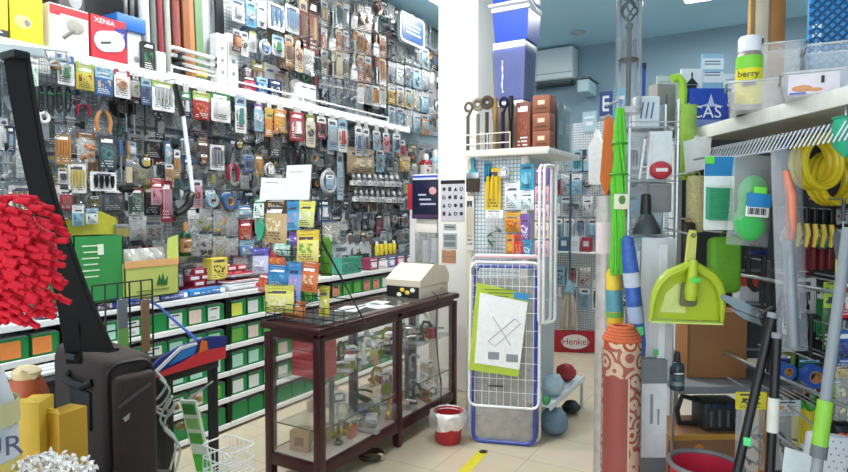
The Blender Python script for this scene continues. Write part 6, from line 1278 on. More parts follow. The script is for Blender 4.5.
# yellow and blue packs over the rug
t = thing('yellow_tube_pack', 'yellow tube pack with blue and green label above the rug', 'tube', P(613, 268, 2.22), 0, None, (0, math.radians(-3), TH)); s = 2.22 / F; hh = 60 * s; part('tube_body', MB().lathe([(7 * s, -hh), (8 * s, -hh * .9), (7 * s, -hh * .1), (4 * s, 0)], n=16), M('ecc83a', .35), t); part('wrap_label', MB().lathe([(8.2 * s, -hh * .72), (8 * s, -hh * .36)], n=16, cap=False), M('5a9aa8', .4), t); part('green_band', MB().lathe([(8.25 * s, -hh * .82), (8.3 * s, -hh * .73)], n=16, cap=False), M('6fae4a'), t); part('hook', MB().tube([(0, 0, -.005), (0, .12, .02)], .003, 5), HOOKM, t)
t = thing('rolled_umbrella', 'blue patterned rolled pack leaning right of the yellow tube', 'roll', P(627, 236, 2.12), 0, None, (0, math.radians(-7), TH)); s = 2.12 / F; hh = 122 * s; part('roll_body', MB().lathe([(5 * s, -hh), (7 * s, -hh * .9), (8 * s, -hh * .3), (6 * s, -hh * .02), (2 * s, 0)], n=16), M('3a62b4', .4, 0, .5, 40), t); part('pale_band', MB().lathe([(8.2 * s, -hh * .42), (8.3 * s, -hh * .3)], n=16, cap=False), M('c8ccd8'), t); part('white_band', MB().lathe([(7.7 * s, -hh * .72), (8 * s, -hh * .58)], n=16, cap=False), M('a8b8d4'), t); part('green_sticker', MB().rbox((.0, -7.6 * s, -hh * .78), (.025, .004, .03), .001), M('5fe08a'), t); part('hook', MB().tube([(0, 0, -.005), (0, .12, .02)], .003, 5), HOOKM, t)
# long film packs
for k, (x0, y0, x1, y1, d, c, l) in enumerate(((642, 238, 676, 366, 2.2, 'dcdadc', 'broad white film pack hanging below the acrylic rack'), (630, 246, 642, 340, 2.24, 'b4c2cc', 'narrow grey blue film pack left of the broad white one'))):
    a, w, h = cf(x0, y0, x1, y1, d); t = thing('film_pack', l, 'pack', a, 0, None, (0, math.radians(1), TH)); part('film_bag', MB().pillow(w, h, .02, 0, 0, 5, 10, .15, k), M(c, .35, 0, .08, 15), t); part('slim_contents', MB().box((w * .1, -.018, -h * .5), (w * .2, .012, h * .9)), M('eeeef0', .4), t); part('green_sticker', MB().rbox((-w * .05, -.026, -h * .88), (.018, .004, .02), .001), M('5fd06a'), t); part('hook', MB().tube([(0, 0, .003), (0, .14, .006)], .003, 5), HOOKM, t)
p = P(654, 360, 2.15); t = thing('boxed_curtain_rail', 'tall white and grey boxed pack standing right of the rug', 'pack', (p.x, p.y, 0), TH); s = 2.15 / F
part('pack_body', MB().rbox((0, .03, p.z / 2), (28 * s, .06, p.z), .004), M('7d8082', .5), t); part('white_card', MB().box((0, -.001, p.z - 62 * s), (27 * s, .003, 76 * s)), M('e6e6e6', .5), t); part('print_line', MB().box((-2 * s, -.003, p.z - 50 * s), (3 * s, .002, 30 * s)).box((5 * s, -.003, p.z - 58 * s), (2 * s, .002, 16 * s)), M('9a9c9e'), t)
# ---- boxed goods on the rack shelves
ZM = .912; a, w, h = cf(688, 312, 748, 386, 2.42); t = thing('carton', 'large plain brown carton on the middle shelf behind the dustpan', 'carton', (a.x, a.y, ZM), TH - .05); h = a.z - ZM; part('carton_body', MB().rbox((0, .09, h / 2), (w, .17, h), .004), M('9c6b42', .7, 0, .1, 8), t); part('edge_panel', MB().box((-w * .47, -.001 + .008, h / 2), (w * .05, .004, h)), M('c99a62', .7), t); part('tape', MB().box((0, .09, h + .001), (w, .04, .002)), M('b8905a'), t)
a, w, h = cf(667, 350, 682, 388, 2.3); t = thing('dark_bottle', 'dark glassy bottle on the middle shelf left of the brown carton', 'bottle', (a.x, a.y, ZM), TH); k_bottle(t, w, a.z - ZM, '3a4a54', '22282c', '5a6a74', 1)
for c in t.children: c.location = (0, 0, a.z - ZM)
ZL = .414; a, w, h = cf(667, 434, 745, 500, 2.32); t = thing('flat_carton', 'brown carton with yellow edge print beneath the black tool case', 'carton', (a.x, a.y, ZL), TH + .06); h = a.z - ZL; part('carton_body', MB().rbox((0, .11, h / 2), (w, .22, h), .004), M('94684a', .7), t); part('yellow_edge', MB().box((0, -.001, h - .012), (w, .004, .022)), M('c8963a', .6), t); part('orange_print', MB().prism([(-w * .42, h * .62), (-w * .1, h * .88), (-w * .02, h * .84), (-w * .34, h * .58)], -.003, -.001), M('d8883a', .6), t); part('label', MB().box((w * .12, -.002, h * .68), (w * .12, .003, h * .1)), M('e6dccf'), t)
ztc = ZL + h + .002; a2, w2, h2 = cf(678, 398, 744, 434, 2.34); h2 = a2.z - ztc; t = thing('tool_case', 'black plastic tool case with carry handle under the middle shelf', 'tool case', (a2.x, a2.y, ztc), TH); part('case_shell', MB().rbox((w2 * .2, .06, h2 * .42), (w2 * .6, .12, h2 * .84), .012, 3), M('2a2c30', .4), t)
part('carry_handle', MB().tube([(-w2 * .10, .06, .012), (-w2 * .38, .06, .014), (-w2 * .42, .06, h2 * .5), (-w2 * .34, .06, h2 * .92), (-w2 * .1, .06, h2 * .80)], .011, 8), M('202226', .4), t)
for k in range(4): part('rib', MB().rbox((w2 * (0 + .13 * k), -.004, h2 * .4), (w2 * .05, .014, h2 * .5), .004), M('55585c', .4), t)
for k in range(2): part('latch', MB().rbox((w2 * (.05 + .22 * k), -.004, h2 * .78), (w2 * .1, .02, h2 * .14), .004), M('1c2a5a', .4), t)
# red basket
p = P(705, 470, 1.9); rB = .108; t = thing('plinth', 'plain white plinth under the red basket', 'plinth', (p.x, p.y, 0), TH); part('plinth_body', MB().rbox((0, 0, .26), (.26, .26, .52), .006), M('c8c8c8', .6), t); part('plinth_top', MB().rbox((0, 0, .528), (.28, .28, .014), .003), M('dcdcdc'), t)
zB = P(705, 464, 1.9).z; t = thing('basket', 'round red basket with grey rim at bottom of the right side', 'basket', (p.x, p.y, .537), TH); hB = zB - .537; part('basket_body', MB().lathe([(.085, 0), (.09, .01), (rB, hB), (rB - .006, hB), (.084, .014), (.02, .012)], n=28, cap=False).cyl((0, 0, .004), (0, 0, .010), .085, None, 24), M('d4304a', .4), t); part('rim', MB().torus((0, 0, hB), rB, .009, 'z', 28, 8), M('7f7a7c', .4), t); part('handle', MB().torus((0, 0, hB - .02), rB + .012, .004, 'z', 24, 6, math.pi * 1.05, math.pi * 1.95), M('e05a6a'), t)
# ---- poles
def pole(name, label, x0, y0, x1, y1, d0, d1, r_, c, cat='pole'):
    a = P(x0, y0, d0); b = P(x1, y1, d1); u = (b - a).normalized(); b = a + u * (a.z / -u.z); b.z = 0.002
    t = thing(name, label, cat, b); v = a - b; part('shaft', MB().cyl((0, 0, 0), v, r_, None, 12), plastic(c), t); return t, v
t, v = pole('black_pole', 'black pole with green sticker leaning, left of two', 772, 318, 737, 472, 1.75, 1.72, .013, '121214'); part('green_sticker', MB().rbox(v * .724 - FH * .016, (.02, .008, .024), .002), M('5fe08a'), t); part('top_cap', MB().cyl(v, v * 1.012, .015, None, 12), M('grey'), t)
t, v = pole('black_pole', 'black pole with white paper sleeve, right of two', 777, 338, 770, 472, 1.72, 1.70, .013, '151517'); part('paper_sleeve', MB().cyl(v * .78, v * .86, .016, None, 12), M('e0ddd2', .6), t); part('top_cap', MB().cyl(v, v * 1.012, .015, None, 12), M('grey'), t)
t, v = pole('grey_pole', 'grey pole with lime green grip at right edge', 848, 228, 819, 450, 1.62, 1.56, .014, '8f9498'); part('lime_grip', MB().cyl(v * .63, v * .705, .019, None, 14), M('8fc83a', .4), t); part('grip_collar', MB().cyl(v * .61, v * .63, .020, None, 14), M('6a7074'), t)
# ---- shears and small hanging goods
p = P(722, 294, 1.98); t = thing('garden_shears', 'silver bladed garden shears hanging crosswise behind the long bag', 'shears', p, TH); s = 1.98 / F
part('blade', MB().prism([(0, 0), (20 * s, -6 * s), (40 * s, -20 * s), (36 * s, -24 * s), (12 * s, -14 * s), (-2 * s, -4 * s)], -.004, .0), metal('light grey', .2), t); part('blade', MB().prism([(6 * s, -14 * s), (24 * s, -26 * s), (46 * s, -34 * s), (44 * s, -28 * s), (20 * s, -18 * s)], .001, .005), metal('silver', .25), t); part('pivot', MB().cyl((38 * s, -.008, -22 * s), (38 * s, .008, -22 * s), .008, None, 10), metal('grey'), t); part('handle', MB().tube([(40 * s, 0, -22 * s), (52 * s, 0, -14 * s), (58 * s, 0, 10 * s)], .011, 8), plastic('black'), t); part('handle', MB().tube([(42 * s, .003, -26 * s), (54 * s, .003, -50 * s), (50 * s, .003, -80 * s)], .011, 8), plastic('black'), t); part('hook', MB().tube([(44 * s, 0, -18 * s), (44 * s, .2, -16 * s)], .004, 5), HOOKM, t)
t, w, h = cbox('red_white_box', 'small red topped white box behind the green sponge pad', 740, 276, 760, 302, 2.42, M('c9ccd0', .4), 'box', .06); part('red_top', MB().box((0, -.001, h * .8), (w, .003, h * .38)), M('d8503a'), t); part('shelf_arm', MB().box((0, .06, -.004), (w * 1.1, .2, .006)), HOOKM, t)
for a in [('strap', 742, 236, 768, 290, 2.3, 'black', 'navy', 'white', 'black strap loop hanging under the green sponge bag'), ('pliers', 760, 262, 774, 306, 2.35, 'black', 'grey', 'grey', 'black handled pliers behind the long clear bag'), ('blister', 798, 236, 812, 276, 2.3, '7a2026', 'crimson', 'red', 'dark red blister pack under the yellow handled knives'),
          ('trowel', 832, 200, 848, 262, 2.0, 'dark grey', 'grey', 'silver', 'silver trowel with dark handle at right edge'), ('pouch', 836, 240, 850, 276, 2.1, 'd8d23a', 'dark grey', 'olive', 'yellow packet at right edge above the rail'), ('pouch', 824, 282, 840, 350, 2.15, '3f6a3a', 'a8c83a', 'dark green', 'dark green packet with lime header beside the grey pole'),
          ('blister', 788, 278, 816, 318, 2.2, 'c8cacc', 'light grey', 'black', 'white backed black tool pack below the yellow knives'), ('hammer', 800, 312, 818, 360, 2.15, 'black', 'grey', 'grey', 'black hatchet hanging below the white backed pack'), ('blister', 842, 280, 852, 318, 1.95, 'c8303a', 'red', 'white', 'red pack at far right edge'),
          ('bag', 736, 392, 766, 470, 2.0, 'grey', 'e8d83a', 'dark grey', 'clear bag of hooks with yellow header between black poles'), ('bag', 774, 400, 800, 470, 1.95, 'dark grey', 'light grey', 'tan', 'clear bag of dark fittings right of the sleeved pole'), ('tape', 797, 360, 822, 388, 2.1, '2a4fa0', 'dark green', 'light blue', 'blue cord roll hanging near the lime grip'), ('tape', 774, 356, 792, 382, 2.15, '2f5aa8', 'navy', 'white', 'blue cord roll behind the sleeved black pole'),
          ('bottle', 822, 356, 836, 398, 2.2, '5a7a4a', 'green', 'lime green', 'green bottle behind the grey pole'), ('blister', 836, 330, 852, 372, 2.0, '2a56a8', 'blue', 'navy', 'blue pack at right edge'), ('bag', 836, 366, 852, 420, 2.0, 'd8d8b0', 'beige', 'olive', 'pale packet hanging right of the grey pole')]: cfi(*a)
# yellow gloves with green cuffs
for k in range(3):
    a, w, h = cf(792 + 11 * k, 400 + 2 * k, 803 + 11 * k, 448, 2.02 + .02 * k); t = thing('garden_glove', '%s yellow garden glove with green cuff ball' % ['left', 'middle', 'right'][k], 'glove', a, TH, 'yellow garden gloves'); m = MB().pillow(w, h * .7, .02, -h * .06, 0, 5, 6, .1, k)
    for q in range(4): x = w * (-.36 + .24 * q); m.tube([(x, -.006, -h * .68), (x * 1.1, -.006, -h * (.95 if q in (1, 2) else .88))], w * .12, 6)
    m.tube([(w * .4, -.006, -h * .4), (w * .65, -.006, -h * .62)], w * .12, 6); part('glove_body', m, M('dcc83a', .8, 0, .1, 60), t); part('cuff_ball', MB().ball((0, -.01, -.012), w * .45), M('3fae3a', .5), t); part('hook', MB().tube([(0, 0, .0), (0, .15, .004)], .003, 5), HOOKM, t)
a, w, h = cf(812, 436, 856, 490, 1.72); t = thing('ironing_cover', 'white dotted padded cover at bottom right corner', 'cover', a, 0, None, (0, math.radians(8), TH)); part('cover_fabric', MB().rbox((0, .02, -h / 2), (w, .04, h), .015), M('d9d9de', .8), t); m = MB(); [m.ball((w * (-.36 + .18 * i + .09 * (j % 2)), -.001, -h * (.1 + .12 * j)), (.003, .001, .003), 6, 4) for i in range(5) for j in range(5)]; part('grey_dots', m, M('7f8288'), t); part('hook', MB().tube([(0, .02, -.01), (0, .25, .02)], .004, 5), HOOKM, t)
a, w, h = cf(830, 422, 854, 440, 1.8); t = thing('black_garden_tool', 'black tool head with orange marks at right edge above dotted cover', 'tool', a, TH); part('tool_head', MB().rbox((0, 0, -h / 2), (w, .05, h), .015), plastic('black'), t); part('orange_mark', MB().ball((-w * .25, -.025, -h * .6), (.012, .006, .01)).ball((w * .12, -.025, -h * .6), (.014, .006, .011)), M('f0602a'), t); part('hook', MB().tube([(0, .0, -.003), (0, .2, .01)], .004, 5), HOOKM, t)
a, w, h = cf(784, 452, 818, 480, 1.66); t = thing('paper_slip', 'white folded paper slip at bottom edge beside the gloves', 'paper', a, 0, None, (math.radians(-20), math.radians(18), TH)); part('slip', MB().box((0, 0, -h / 2), (w, .004, h)), M('f0f0ee', .6), t); part('clip', MB().tube([(0, 0, 0), (0, .12, .05)], .004, 5), HOOKM, t)
# ---- tall stand with twisted basket in a clear tube
p = P(628, 108, 2.26); t = thing('finial_rod', 'dark metal rod with twisted basket finial inside a clear tube', 'rod', p, TH); s = 2.26 / F
IR = M('45413f', .45, .4); part('rod', MB().cyl((0, 0, 0), (0, 0, 78 * s), 2.6 * s, None, 12), IR, t); part('disc', MB().lathe([(9 * s, 46 * s), (10 * s, 47 * s), (9 * s, 48.5 * s)], n=20), IR, t); part('knuckle', MB().ball((0, 0, 80 * s), 4 * s), IR, t)
m = MB()
for k in range(5): m.tube([(8 * s * math.sin(math.pi * q / 10) * math.cos(k * 1.2566 + q * .22), 8 * s * math.sin(math.pi * q / 10) * math.sin(k * 1.2566 + q * .22), (84 + 2.2 * q) * s) for q in range(11)], 1.1 * s, 6)
part('basket_twist', m, IR, t); part('top_block', MB().lathe([(5 * s, 106 * s), (9 * s, 110 * s), (9 * s, 116 * s), (4 * s, 122 * s)], n=16), IR, t)
part('clear_tube', MB().lathe([(12.5 * s, -4 * s), (12.5 * s, 126 * s)], n=24, cap=False), clear('e4ecf2', .05, .2), t); part('tube_plug', MB().cyl((0, 0, -6 * s), (0, 0, 0), 12 * s, None, 20), clear('white', .5), t); part('hanger', MB().tube([(0, 0, -5 * s), (0, .14, -6 * s), (0, .14, -100 * s)], .006, 6), HOOKM, t)
t = thing('blue_marker_rod', 'slim blue rod standing behind the acrylic rack', 'rod', P(643, 100, 2.5), TH); s = 2.5 / F; part('rod', MB().cyl((0, 0, -20 * s), (0, 0, 34 * s), 2 * s, None, 10), M('2a4a9a', .4), t); part('cap', MB().cyl((0, 0, 30 * s), (0, 0, 36 * s), 2.6 * s, None, 10), M('navy'), t); part('hook', MB().tube([(0, 0, -18 * s), (0, .1, -18 * s)], .004, 5), HOOKM, t)
# ---- more goods on the side panel of the right rack
RS = Matrix.Translation(S0) @ Matrix.Rotation(RZ, 4, 'Z'); rr = random.Random(12); SREC = {}
for z in (1.60, 1.30, 1.0, .70):
    for k in range(11):
        x = .12 + .1 * k; p = RS @ Vector((x, .425, z)); px, py = pixel(p - Vector((0, 0, .1)))
        if not 690 < px < 862: continue
        kd = rr.choice(['blister', 'bag', 'pouch', 'card', 'pliers', 'trowel', 'brush', 'coil']); c = rr.choice(['dark grey', 'green', 'black', 'grey', 'white', 'navy', 'silver', 'crimson', 'olive', 'teal']); fn, nm, ph = KIND[kd]
        t = thing(nm, '', ph.split()[-1], p, RZ, 'goods on the side panel of the right rack'); fn(t, .085, .23, c, rr.choice(['white', 'lime green', 'light grey', 'black']), rr.choice(['grey', 'dark grey', 'green']), rr.randrange(90)); part('hook', MB().tube([(0, .02, .004), (0, -.03, .004)], .003, 5), HOOKM, t)
        SREC.setdefault((c, kd, z), []).append((px, t))
for (c, kd, z), ls in SREC.items():
    for k, (px, t) in enumerate(sorted(ls, key=lambda q: q[0])): t['label'] = '%s%s %s%s, %s row on side panel of the right rack' % ('' if len(ls) == 1 else ORD[k] + ' ', c, KIND[kd][2], '' if len(ls) == 1 else ' from left', {1.6: 'top', 1.3: 'second', 1.0: 'third', .7: 'bottom'}[z])
# ------------------------------------------------------------------ FOREGROUND LEFT
def flat(px, py, d, z): q = P(px, py, d); return Vector((q.x, q.y, z))
# low table that carries the foreground goods
ct = P(16, 440, 1.55); TZ_ = .74
t = thing('low_table', 'low dark table under the suitcase and yellow cartons', 'table', (ct.x, ct.y, 0), TH); part('table_top', MB().rbox((.0, .05, TZ_ - .015), (.46, .72, .03), .004), M('3a3634', .6), t)
for sx in (-1, 1):
    for sy in (-1, 1): part('leg', MB().rbox((sx * .20, .05 + sy * .32, (TZ_ - .03) / 2), (.05, .05, TZ_ - .03), .004), M('2a2624', .6), t)
ZT2 = TZ_ + .002
# suitcase
p = P(105, 420, 1.72); t = thing('suitcase', 'dark brown soft suitcase with black handle in the left foreground', 'suitcase', (p.x, p.y, ZT2), TH + math.radians(50)); zt = P(111, 360, 1.74).z; h = zt - ZT2
BR = M('362a27', .75, 0, .25, 220, .25); sw, sd = .15, .40
# local: +x along right face (going back right), -y faces right-front; main body
part('shell', MB().rbox((sw / 2, sd / 2, h / 2), (sw, sd, h), .03, 4), BR, t)
fp = part('front_pocket', MB().rbox((sw / 2 + .005, -.010, h * .47), (sw * .84, .045, h * .84), .02, 3), BR, t)
for q_ in (.004, sd - .005): part('piping', MB().tube([(x + sw / 2, q_, z) for x, z in rrect(sw - .02, h - .03, .04, 0, h / 2, 5)], .008, 6, True), M('151110', .5), t)
part('zip', MB().tube([(.025, -.033, h * .68), (.07, -.034, h * .74), (.12, -.033, h * .80)], .006, 6), M('4a4240', .4, .3), fp); part('badge', MB().prism([(.035, h * .60), (.056, h * .625), (.052, h * .585), (.042, h * .57)], -.037, -.031), metal('light grey'), fp)
part('top_handle', MB().tube([(.07, .12, h - .004), (.07, .13, h + .016), (.07, .20, h + .022), (.07, .27, h + .016), (.07, .28, h - .004)], .011, 8), M('141211', .6), t)
part('side_handle', MB().tube([(-.002, .08, h * .82), (-.022, .10, h * .79), (-.026, .17, h * .78), (-.022, .24, h * .79), (-.002, .26, h * .82)], .012, 8), M('0f0e0e', .6), t)
part('side_patch', MB().rbox((-.003, .165, h * .60), (.012, .15, h * .28), .005), M('141110', .6), t)
part('handle_socket', MB().rbox((.07, .12, h + .004), (.04, .03, .014), .004).rbox((.07, .28, h + .004), (.04, .03, .014), .004), M('1a1716', .5), t)
# red chenille duster
p = P(14, 256, .98); t = thing('microfibre_duster', 'fluffy bright red microfibre chenille duster at left edge', 'duster', p, TH); s = .98 / F
m = MB(); rr = random.Random(8)
m.ball((-16 * s, .02, -2 * s), (50 * s, .05, 50 * s), 18, 12)
for j in range(20):
    zc = 58 - j * 6.0; half = 50 * math.sqrt(max(.04, 1 - ((zc + 2) / 66) ** 2))
    for k in range(13):
        x = -34 + (half + 36) * k / 12 - 2 + rr.uniform(-3, 3); e = math.sqrt(max(0, 1 - ((x + 16) / 72) ** 2 - ((zc + 3) / 64) ** 2)); y0 = -.075 * e
        a = Vector((x * s, y0 + rr.uniform(-.006, .006), (zc + rr.uniform(-3, 3)) * s)); ln = rr.uniform(13, 18) * s; dr = Vector((math.cos(.35), -.25, -math.sin(.25 + .25 * (j > 9)) + rr.uniform(-.25, .25))).normalized()
        m.tube([a, a + dr * ln * .5 + Vector((0, -.006, 0)), a + dr * ln, a + dr * ln * 1.05], [2.4 * s, 3.1 * s, 3.0 * s, 1.2 * s], 8)
part('chenille_head', m, M('dc1830', .85, 0, .12, 90, .3), t); part('handle', MB().tube([(-40 * s, .03, 0), (-90 * s, .06, -60 * s), (-130 * s, .08, -220 * s)], .014, 8), plastic('dark grey'), t); part('hang_wire', MB().tube([(-45 * s, .03, 30 * s), (-46 * s, .04, 90 * s), (-48 * s, .05, 300 * s)], .004, 5), HOOKM, t)
# wire tray at upper left carrying the strap
d = 1.55; p = P(20, 55, d); t = thing('wire_tray', 'white wire tray at upper left from which the black strap hangs', 'tray', p, TH + .5); s = d / F; m = MB()
for k in range(12): m.tube([(-60 * s + 9 * s * k, 0, 0), (-60 * s + 9 * s * k, -.0, 8 * s), (-60 * s + 9 * s * k, .2, 9 * s)], .002, 5)
for y, z in ((0, 0), (0, 8 * s), (.2, 9 * s), (.1, 8.5 * s)): m.tube([(-62 * s, y, z), (42 * s, y, z)], .003, 5)
part('wires', m, M('d8dcdc', .3), t); part('price_strip', MB().box((-10 * s, -.004, 4 * s), (60 * s, .004, 7 * s)), M('e9ece9', .4), t); part('bracket', MB().tube([(-61 * s, .0, 0), (-61 * s, .0, 120 * s), (-61 * s, .2, 190 * s)], .006, 6), metal(), t)
def ribbon(m, pts, ws, th, d):
    n = len(pts); vs = []; fs = []
    for (px, py, dd), w in zip(pts, ws):
        c = P(px, py, dd); hw = w * dd / F / 2
        for sx, sy in ((-1, 0), (1, 0), (1, 1), (-1, 1)): vs.append(c + RT * hw * sx + FH * th * sy - BASE)
    for i in range(n - 1):
        for k in range(4): a = i * 4 + k; b = i * 4 + (k + 1) % 4; fs.append((a, b, b + 4, a + 4))
    fs += [(3, 2, 1, 0), (n * 4 - 4, n * 4 - 3, n * 4 - 2, n * 4 - 1)]; m.add(vs, fs); return m
FAB = M('060607', .95, 0, .2, 150, .1)
BASE = P(16, 55, 1.5); t = thing('shoulder_strap', 'wide black padded strap hanging from the wire tray, tapering to the right', 'strap', BASE)
part('webbing', ribbon(MB(), [(15, 56, 1.5), (22, 100, 1.5), (31, 150, 1.51), (43, 200, 1.53), (57, 245, 1.56), (74, 295, 1.6), (98, 352, 1.66)], [24, 24, 24, 25, 27, 29, 31], .012, 1.5), FAB, t)
part('edge_stitch', ribbon(MB(), [(15, 57, 1.498), (22, 100, 1.498), (31, 150, 1.508), (43, 200, 1.528), (57, 245, 1.558), (74, 295, 1.598), (97, 350, 1.658)], [18, 18, 18, 19, 21, 23, 25], .002, 1.5), M('0b0b0c', .95, 0, .2, 200), t); part('end_loop', MB().rbox(P(15, 56, 1.5) - BASE, (.07, .04, .02), .005), M('181a1c', .5), t)
BASE = P(64, 280, 1.62); t = thing('shoulder_strap', 'shorter black strap hanging behind the wide strap near the red duster', 'strap', BASE); part('webbing', ribbon(MB(), [(61, 278, 1.60), (65, 300, 1.61), (70, 330, 1.63), (74, 364, 1.68)], [20, 19, 18, 15], .01, 1.6), FAB, t); part('buckle', MB().rbox(P(73, 356, 1.66) - BASE, (.045, .02, .02), .004), plastic('black'), t)
# bottle/tub with lettering
p = P(10, 420, 1.2); t = thing('powder_bottle', 'large white bottle with yellow label at lower left corner', 'bottle', (p.x - .042, p.y - .03, ZT2), TH + .60); h = P(4, 342, 1.2).z - ZT2; rB = .062
part('bottle_body', MB().lathe([(rB * 1.05, 0), (rB * 1.1, .02), (rB * .95, h * .75), (rB * .6, h * .9), (rB * .35, h * .93), (rB * .35, h)], n=28), M('dcdfe4', .35, 0, .04), t); part('yellow_label', MB().lathe([(rB * 1.10, h * .15), (rB * 1.03, h * .60)], n=28, cap=False), M('e6cf6a', .5, 0, .15, 25), t); part('white_band', MB().lathe([(rB * 1.03, h * .72), (rB * 1.0, h * .80)], n=28, cap=False), M('ddd6a0', .45), t)
lettering('AUR', .055, M('4a5268', .5), t, (.012, -rB * 1.04, h * .66), (math.pi / 2, 0, 0))
for k in range(4): part('label_line', MB().box((.01, -rB * 1.08, h * (.56 - .055 * k)), (.045, .014, .011)), M('e0924a', .5), t)
# orange bag and yellow cartons
p = flat(27, 400, 1.55, ZT2); zt = P(27, 366, 1.55).z; t = thing('orange_jar', 'orange brown jar with pale twisted top behind the yellow cartons', 'jar', p, TH); h = zt - ZT2; part('jar_body', MB().lathe([(.045, 0), (.05, .02), (.054, h * .6), (.05, h * .85), (.036, h * .93)], n=22), M('b5562a', .4, 0, .15, 12), t); part('twisted_top', MB().lathe([(.03, h * .93), (.036, h * .97), (.018, h)], n=14).tube([(-.02, -.02, h * .95), (.01, -.03, h * .98), (.03, -.01, h * .94)], .008, 6), M('e6cfa0', .6), t)
for k, (x0, y0, x1, d, c, l, yw) in enumerate(((16, 404, 38, 1.40, 'dcb23a', 'bright yellow carton beside the white bottle', .15), (38, 414, 62, 1.44, 'cf9f2e', 'golden yellow carton in front of the suitcase', -.35))):
    a = P((x0 + x1) / 2, y0, d); h = a.z - ZT2; w = (x1 - x0) * d / F; t = thing('yellow_carton', l, 'carton', (a.x, a.y, ZT2), TH + yw, 'yellow cartons in the foreground'); part('carton_body', MB().rbox((0, .04, h / 2), (w, .08, h), .003), M(c, .5, 0, .1, 10), t); part('open_flap', MB().prism([(-w * .45, h), (w * .45, h), (w * .3, h + .012), (-w * .3, h + .012)], .002, .006), M('e8c850', .5), t); part('seam_line', MB().box((0, -.001, h * .55), (w, .002, .003)), M('a87a1e'), t)
# fluffy white and black brush
p = P(58, 462, 1.22); t = thing('fluffy_duster', 'white and black fluffy duster lying at bottom left', 'duster', (p.x, p.y, ZT2), TH); s = 1.22 / F; zt = P(52, 448, 1.22).z - ZT2; m = MB(); rr = random.Random(6)
def fluff(n, x0, x1, z0, z1, r_, y):
    m = MB()
    for k in range(n):
        x = rr.uniform(x0, x1); u = (x - x0) / (x1 - x0); zz = rr.uniform(z0, z1) - .05 * abs(u - .4) ** 1.5; a = Vector((x, y + rr.uniform(-.02, .02), zz)); v = Vector((rr.uniform(-.3, 1), rr.uniform(-.8, .2), rr.uniform(-.6, .5))).normalized() * .012; m.tube([a, a + v * .6, a + v], [r_, r_, r_ * .3], 5)
    return m
part('fluff_core', MB().ball((0, .02, zt * .45), (.085, .05, zt * .45), 16, 10), M('d9d5cf', .9), t); part('white_fluff', fluff(800, -.075, .08, zt * .72, zt * .98, .0032, -.012), M('ece8e2', .95), t); part('black_fluff', fluff(420, -.05, .05, zt * .55, zt * .74, .0032, -.045), M('17171a', .9), t); part('handle', MB().tube([(.07, .0, zt * .55), (.12, -.01, zt * .6), (.125, -.01, .02)], .02, 8), M('3a3c40', .5), t)
# ---- black square tube stand with printed header
a = P(155, 364, 2.16); b = P(216, 352, 2.42); u = b - a; u.z = 0; L_ = u.length; rz = math.atan2(u.y, u.x); zt = (P(186, 358, 2.22).z)
t = thing('header_stand', 'black tube stand topped with a red and blue printed header', 'stand', (a.x, a.y, 0), rz); BK = M('15110f', .5)
for x in (.02, L_ - .02):
    for y in (.0, .26): part('leg', MB().rbox((x, y, zt / 2 - .04), (.03, .03, zt - .08), .003), BK, t)
part('top_frame', MB().rbox((L_ / 2, 0, zt - .07), (L_, .03, .03), .003).rbox((L_ / 2, .26, zt - .07), (L_, .03, .03), .003).rbox((.02, .13, zt - .07), (.03, .24, .03), .003).rbox((L_ - .02, .13, zt - .07), (.03, .24, .03), .003), BK, t)
hd = MB(); hh = .085; hd.prism([(-.03, zt - .05), (L_ + .02, zt - .05), (L_ + .03, zt + hh * .45), (L_ * .8, zt + hh * .62), (L_ * .3, zt + hh * .5), (0, zt + hh * .2), (-.03, zt)], -.03, -.018); part('header_board', hd, M('20307a', .4), t)
g = MB(); g.prism([(-.03, zt - .05), (L_ + .02, zt - .05), (L_ + .02, zt - .005), (L_ * .62, zt + .005), (L_ * .3, zt - .02), (-.03, zt - .035)], -.034, -.029); part('red_band', g, M('d8323a', .4), t); g = MB(); g.prism([(L_ * .12, zt - .015), (L_ * .5, zt + .0), (L_ * .56, zt + .03), (L_ * .34, zt + .035)], -.034, -.029); part('blue_flash', g, M('2f7fc8', .4), t)
g = MB(); g.prism([(-.02, zt - .03), (L_ * .3, zt + .03), (L_ * .56, zt + .035), (L_ * .55, zt + .045), (L_ * .28, zt + .043), (-.03, zt - .02)], -.037, -.033); part('white_swoosh', g, M('e8e4ea', .4), t); g = MB(); g.prism([(L_ * .58, zt), (L_ * .74, zt + .005), (L_ * .72, zt + .04), (L_ * .64, zt + .048)], -.037, -.033); part('orange_emblem', g, M('e8702a', .4), t)
# dangling rope tangle and leaning green card and wire basket near the stand
q = [P(x, y, 2.1) for x, y in ((156, 372), (166, 384), (158, 398), (150, 402), (164, 410), (172, 396), (160, 420), (176, 440), (170, 470))]; base = q[0]
t = thing('cord_tangle', 'tangled pale cord hanging under the red and blue header', 'cord', base); part('cord', MB().tube(smooth([x - base for x in q]), .0045, 6).tube(smooth([x - base + Vector((.02, 0, -.02)) for x in q[::-1]]), .004, 6), M('c9ccc6', .6), t); m = MB(); rr = random.Random(1); [m.ball(P(rr.uniform(152, 205), rr.uniform(398, 428), 2.25) - base, rr.uniform(.012, .025), 8, 5) for _ in range(16)]; part('small_fittings', m, M('a88a5a', .5, 0, .5, 30), t)
a, w, h = cf(178, 400, 198, 476, 2.08); t = thing('product_card', 'white card with green pictures leaning near the wire basket', 'card', a, 0, None, (math.radians(8), math.radians(-8), TH - .5)); part('card', MB().box((0, 0, -h / 2), (w * 1.2, .006, h)), M('e6f0dc', .4), t)
for k in range(3): part('green_picture', MB().box((0, -.004, -h * (.12 + .2 * k)), (w * .9, .003, h * .14)), M(['3f8a3a', '8fc86a', '4fae3a'][k]), t)
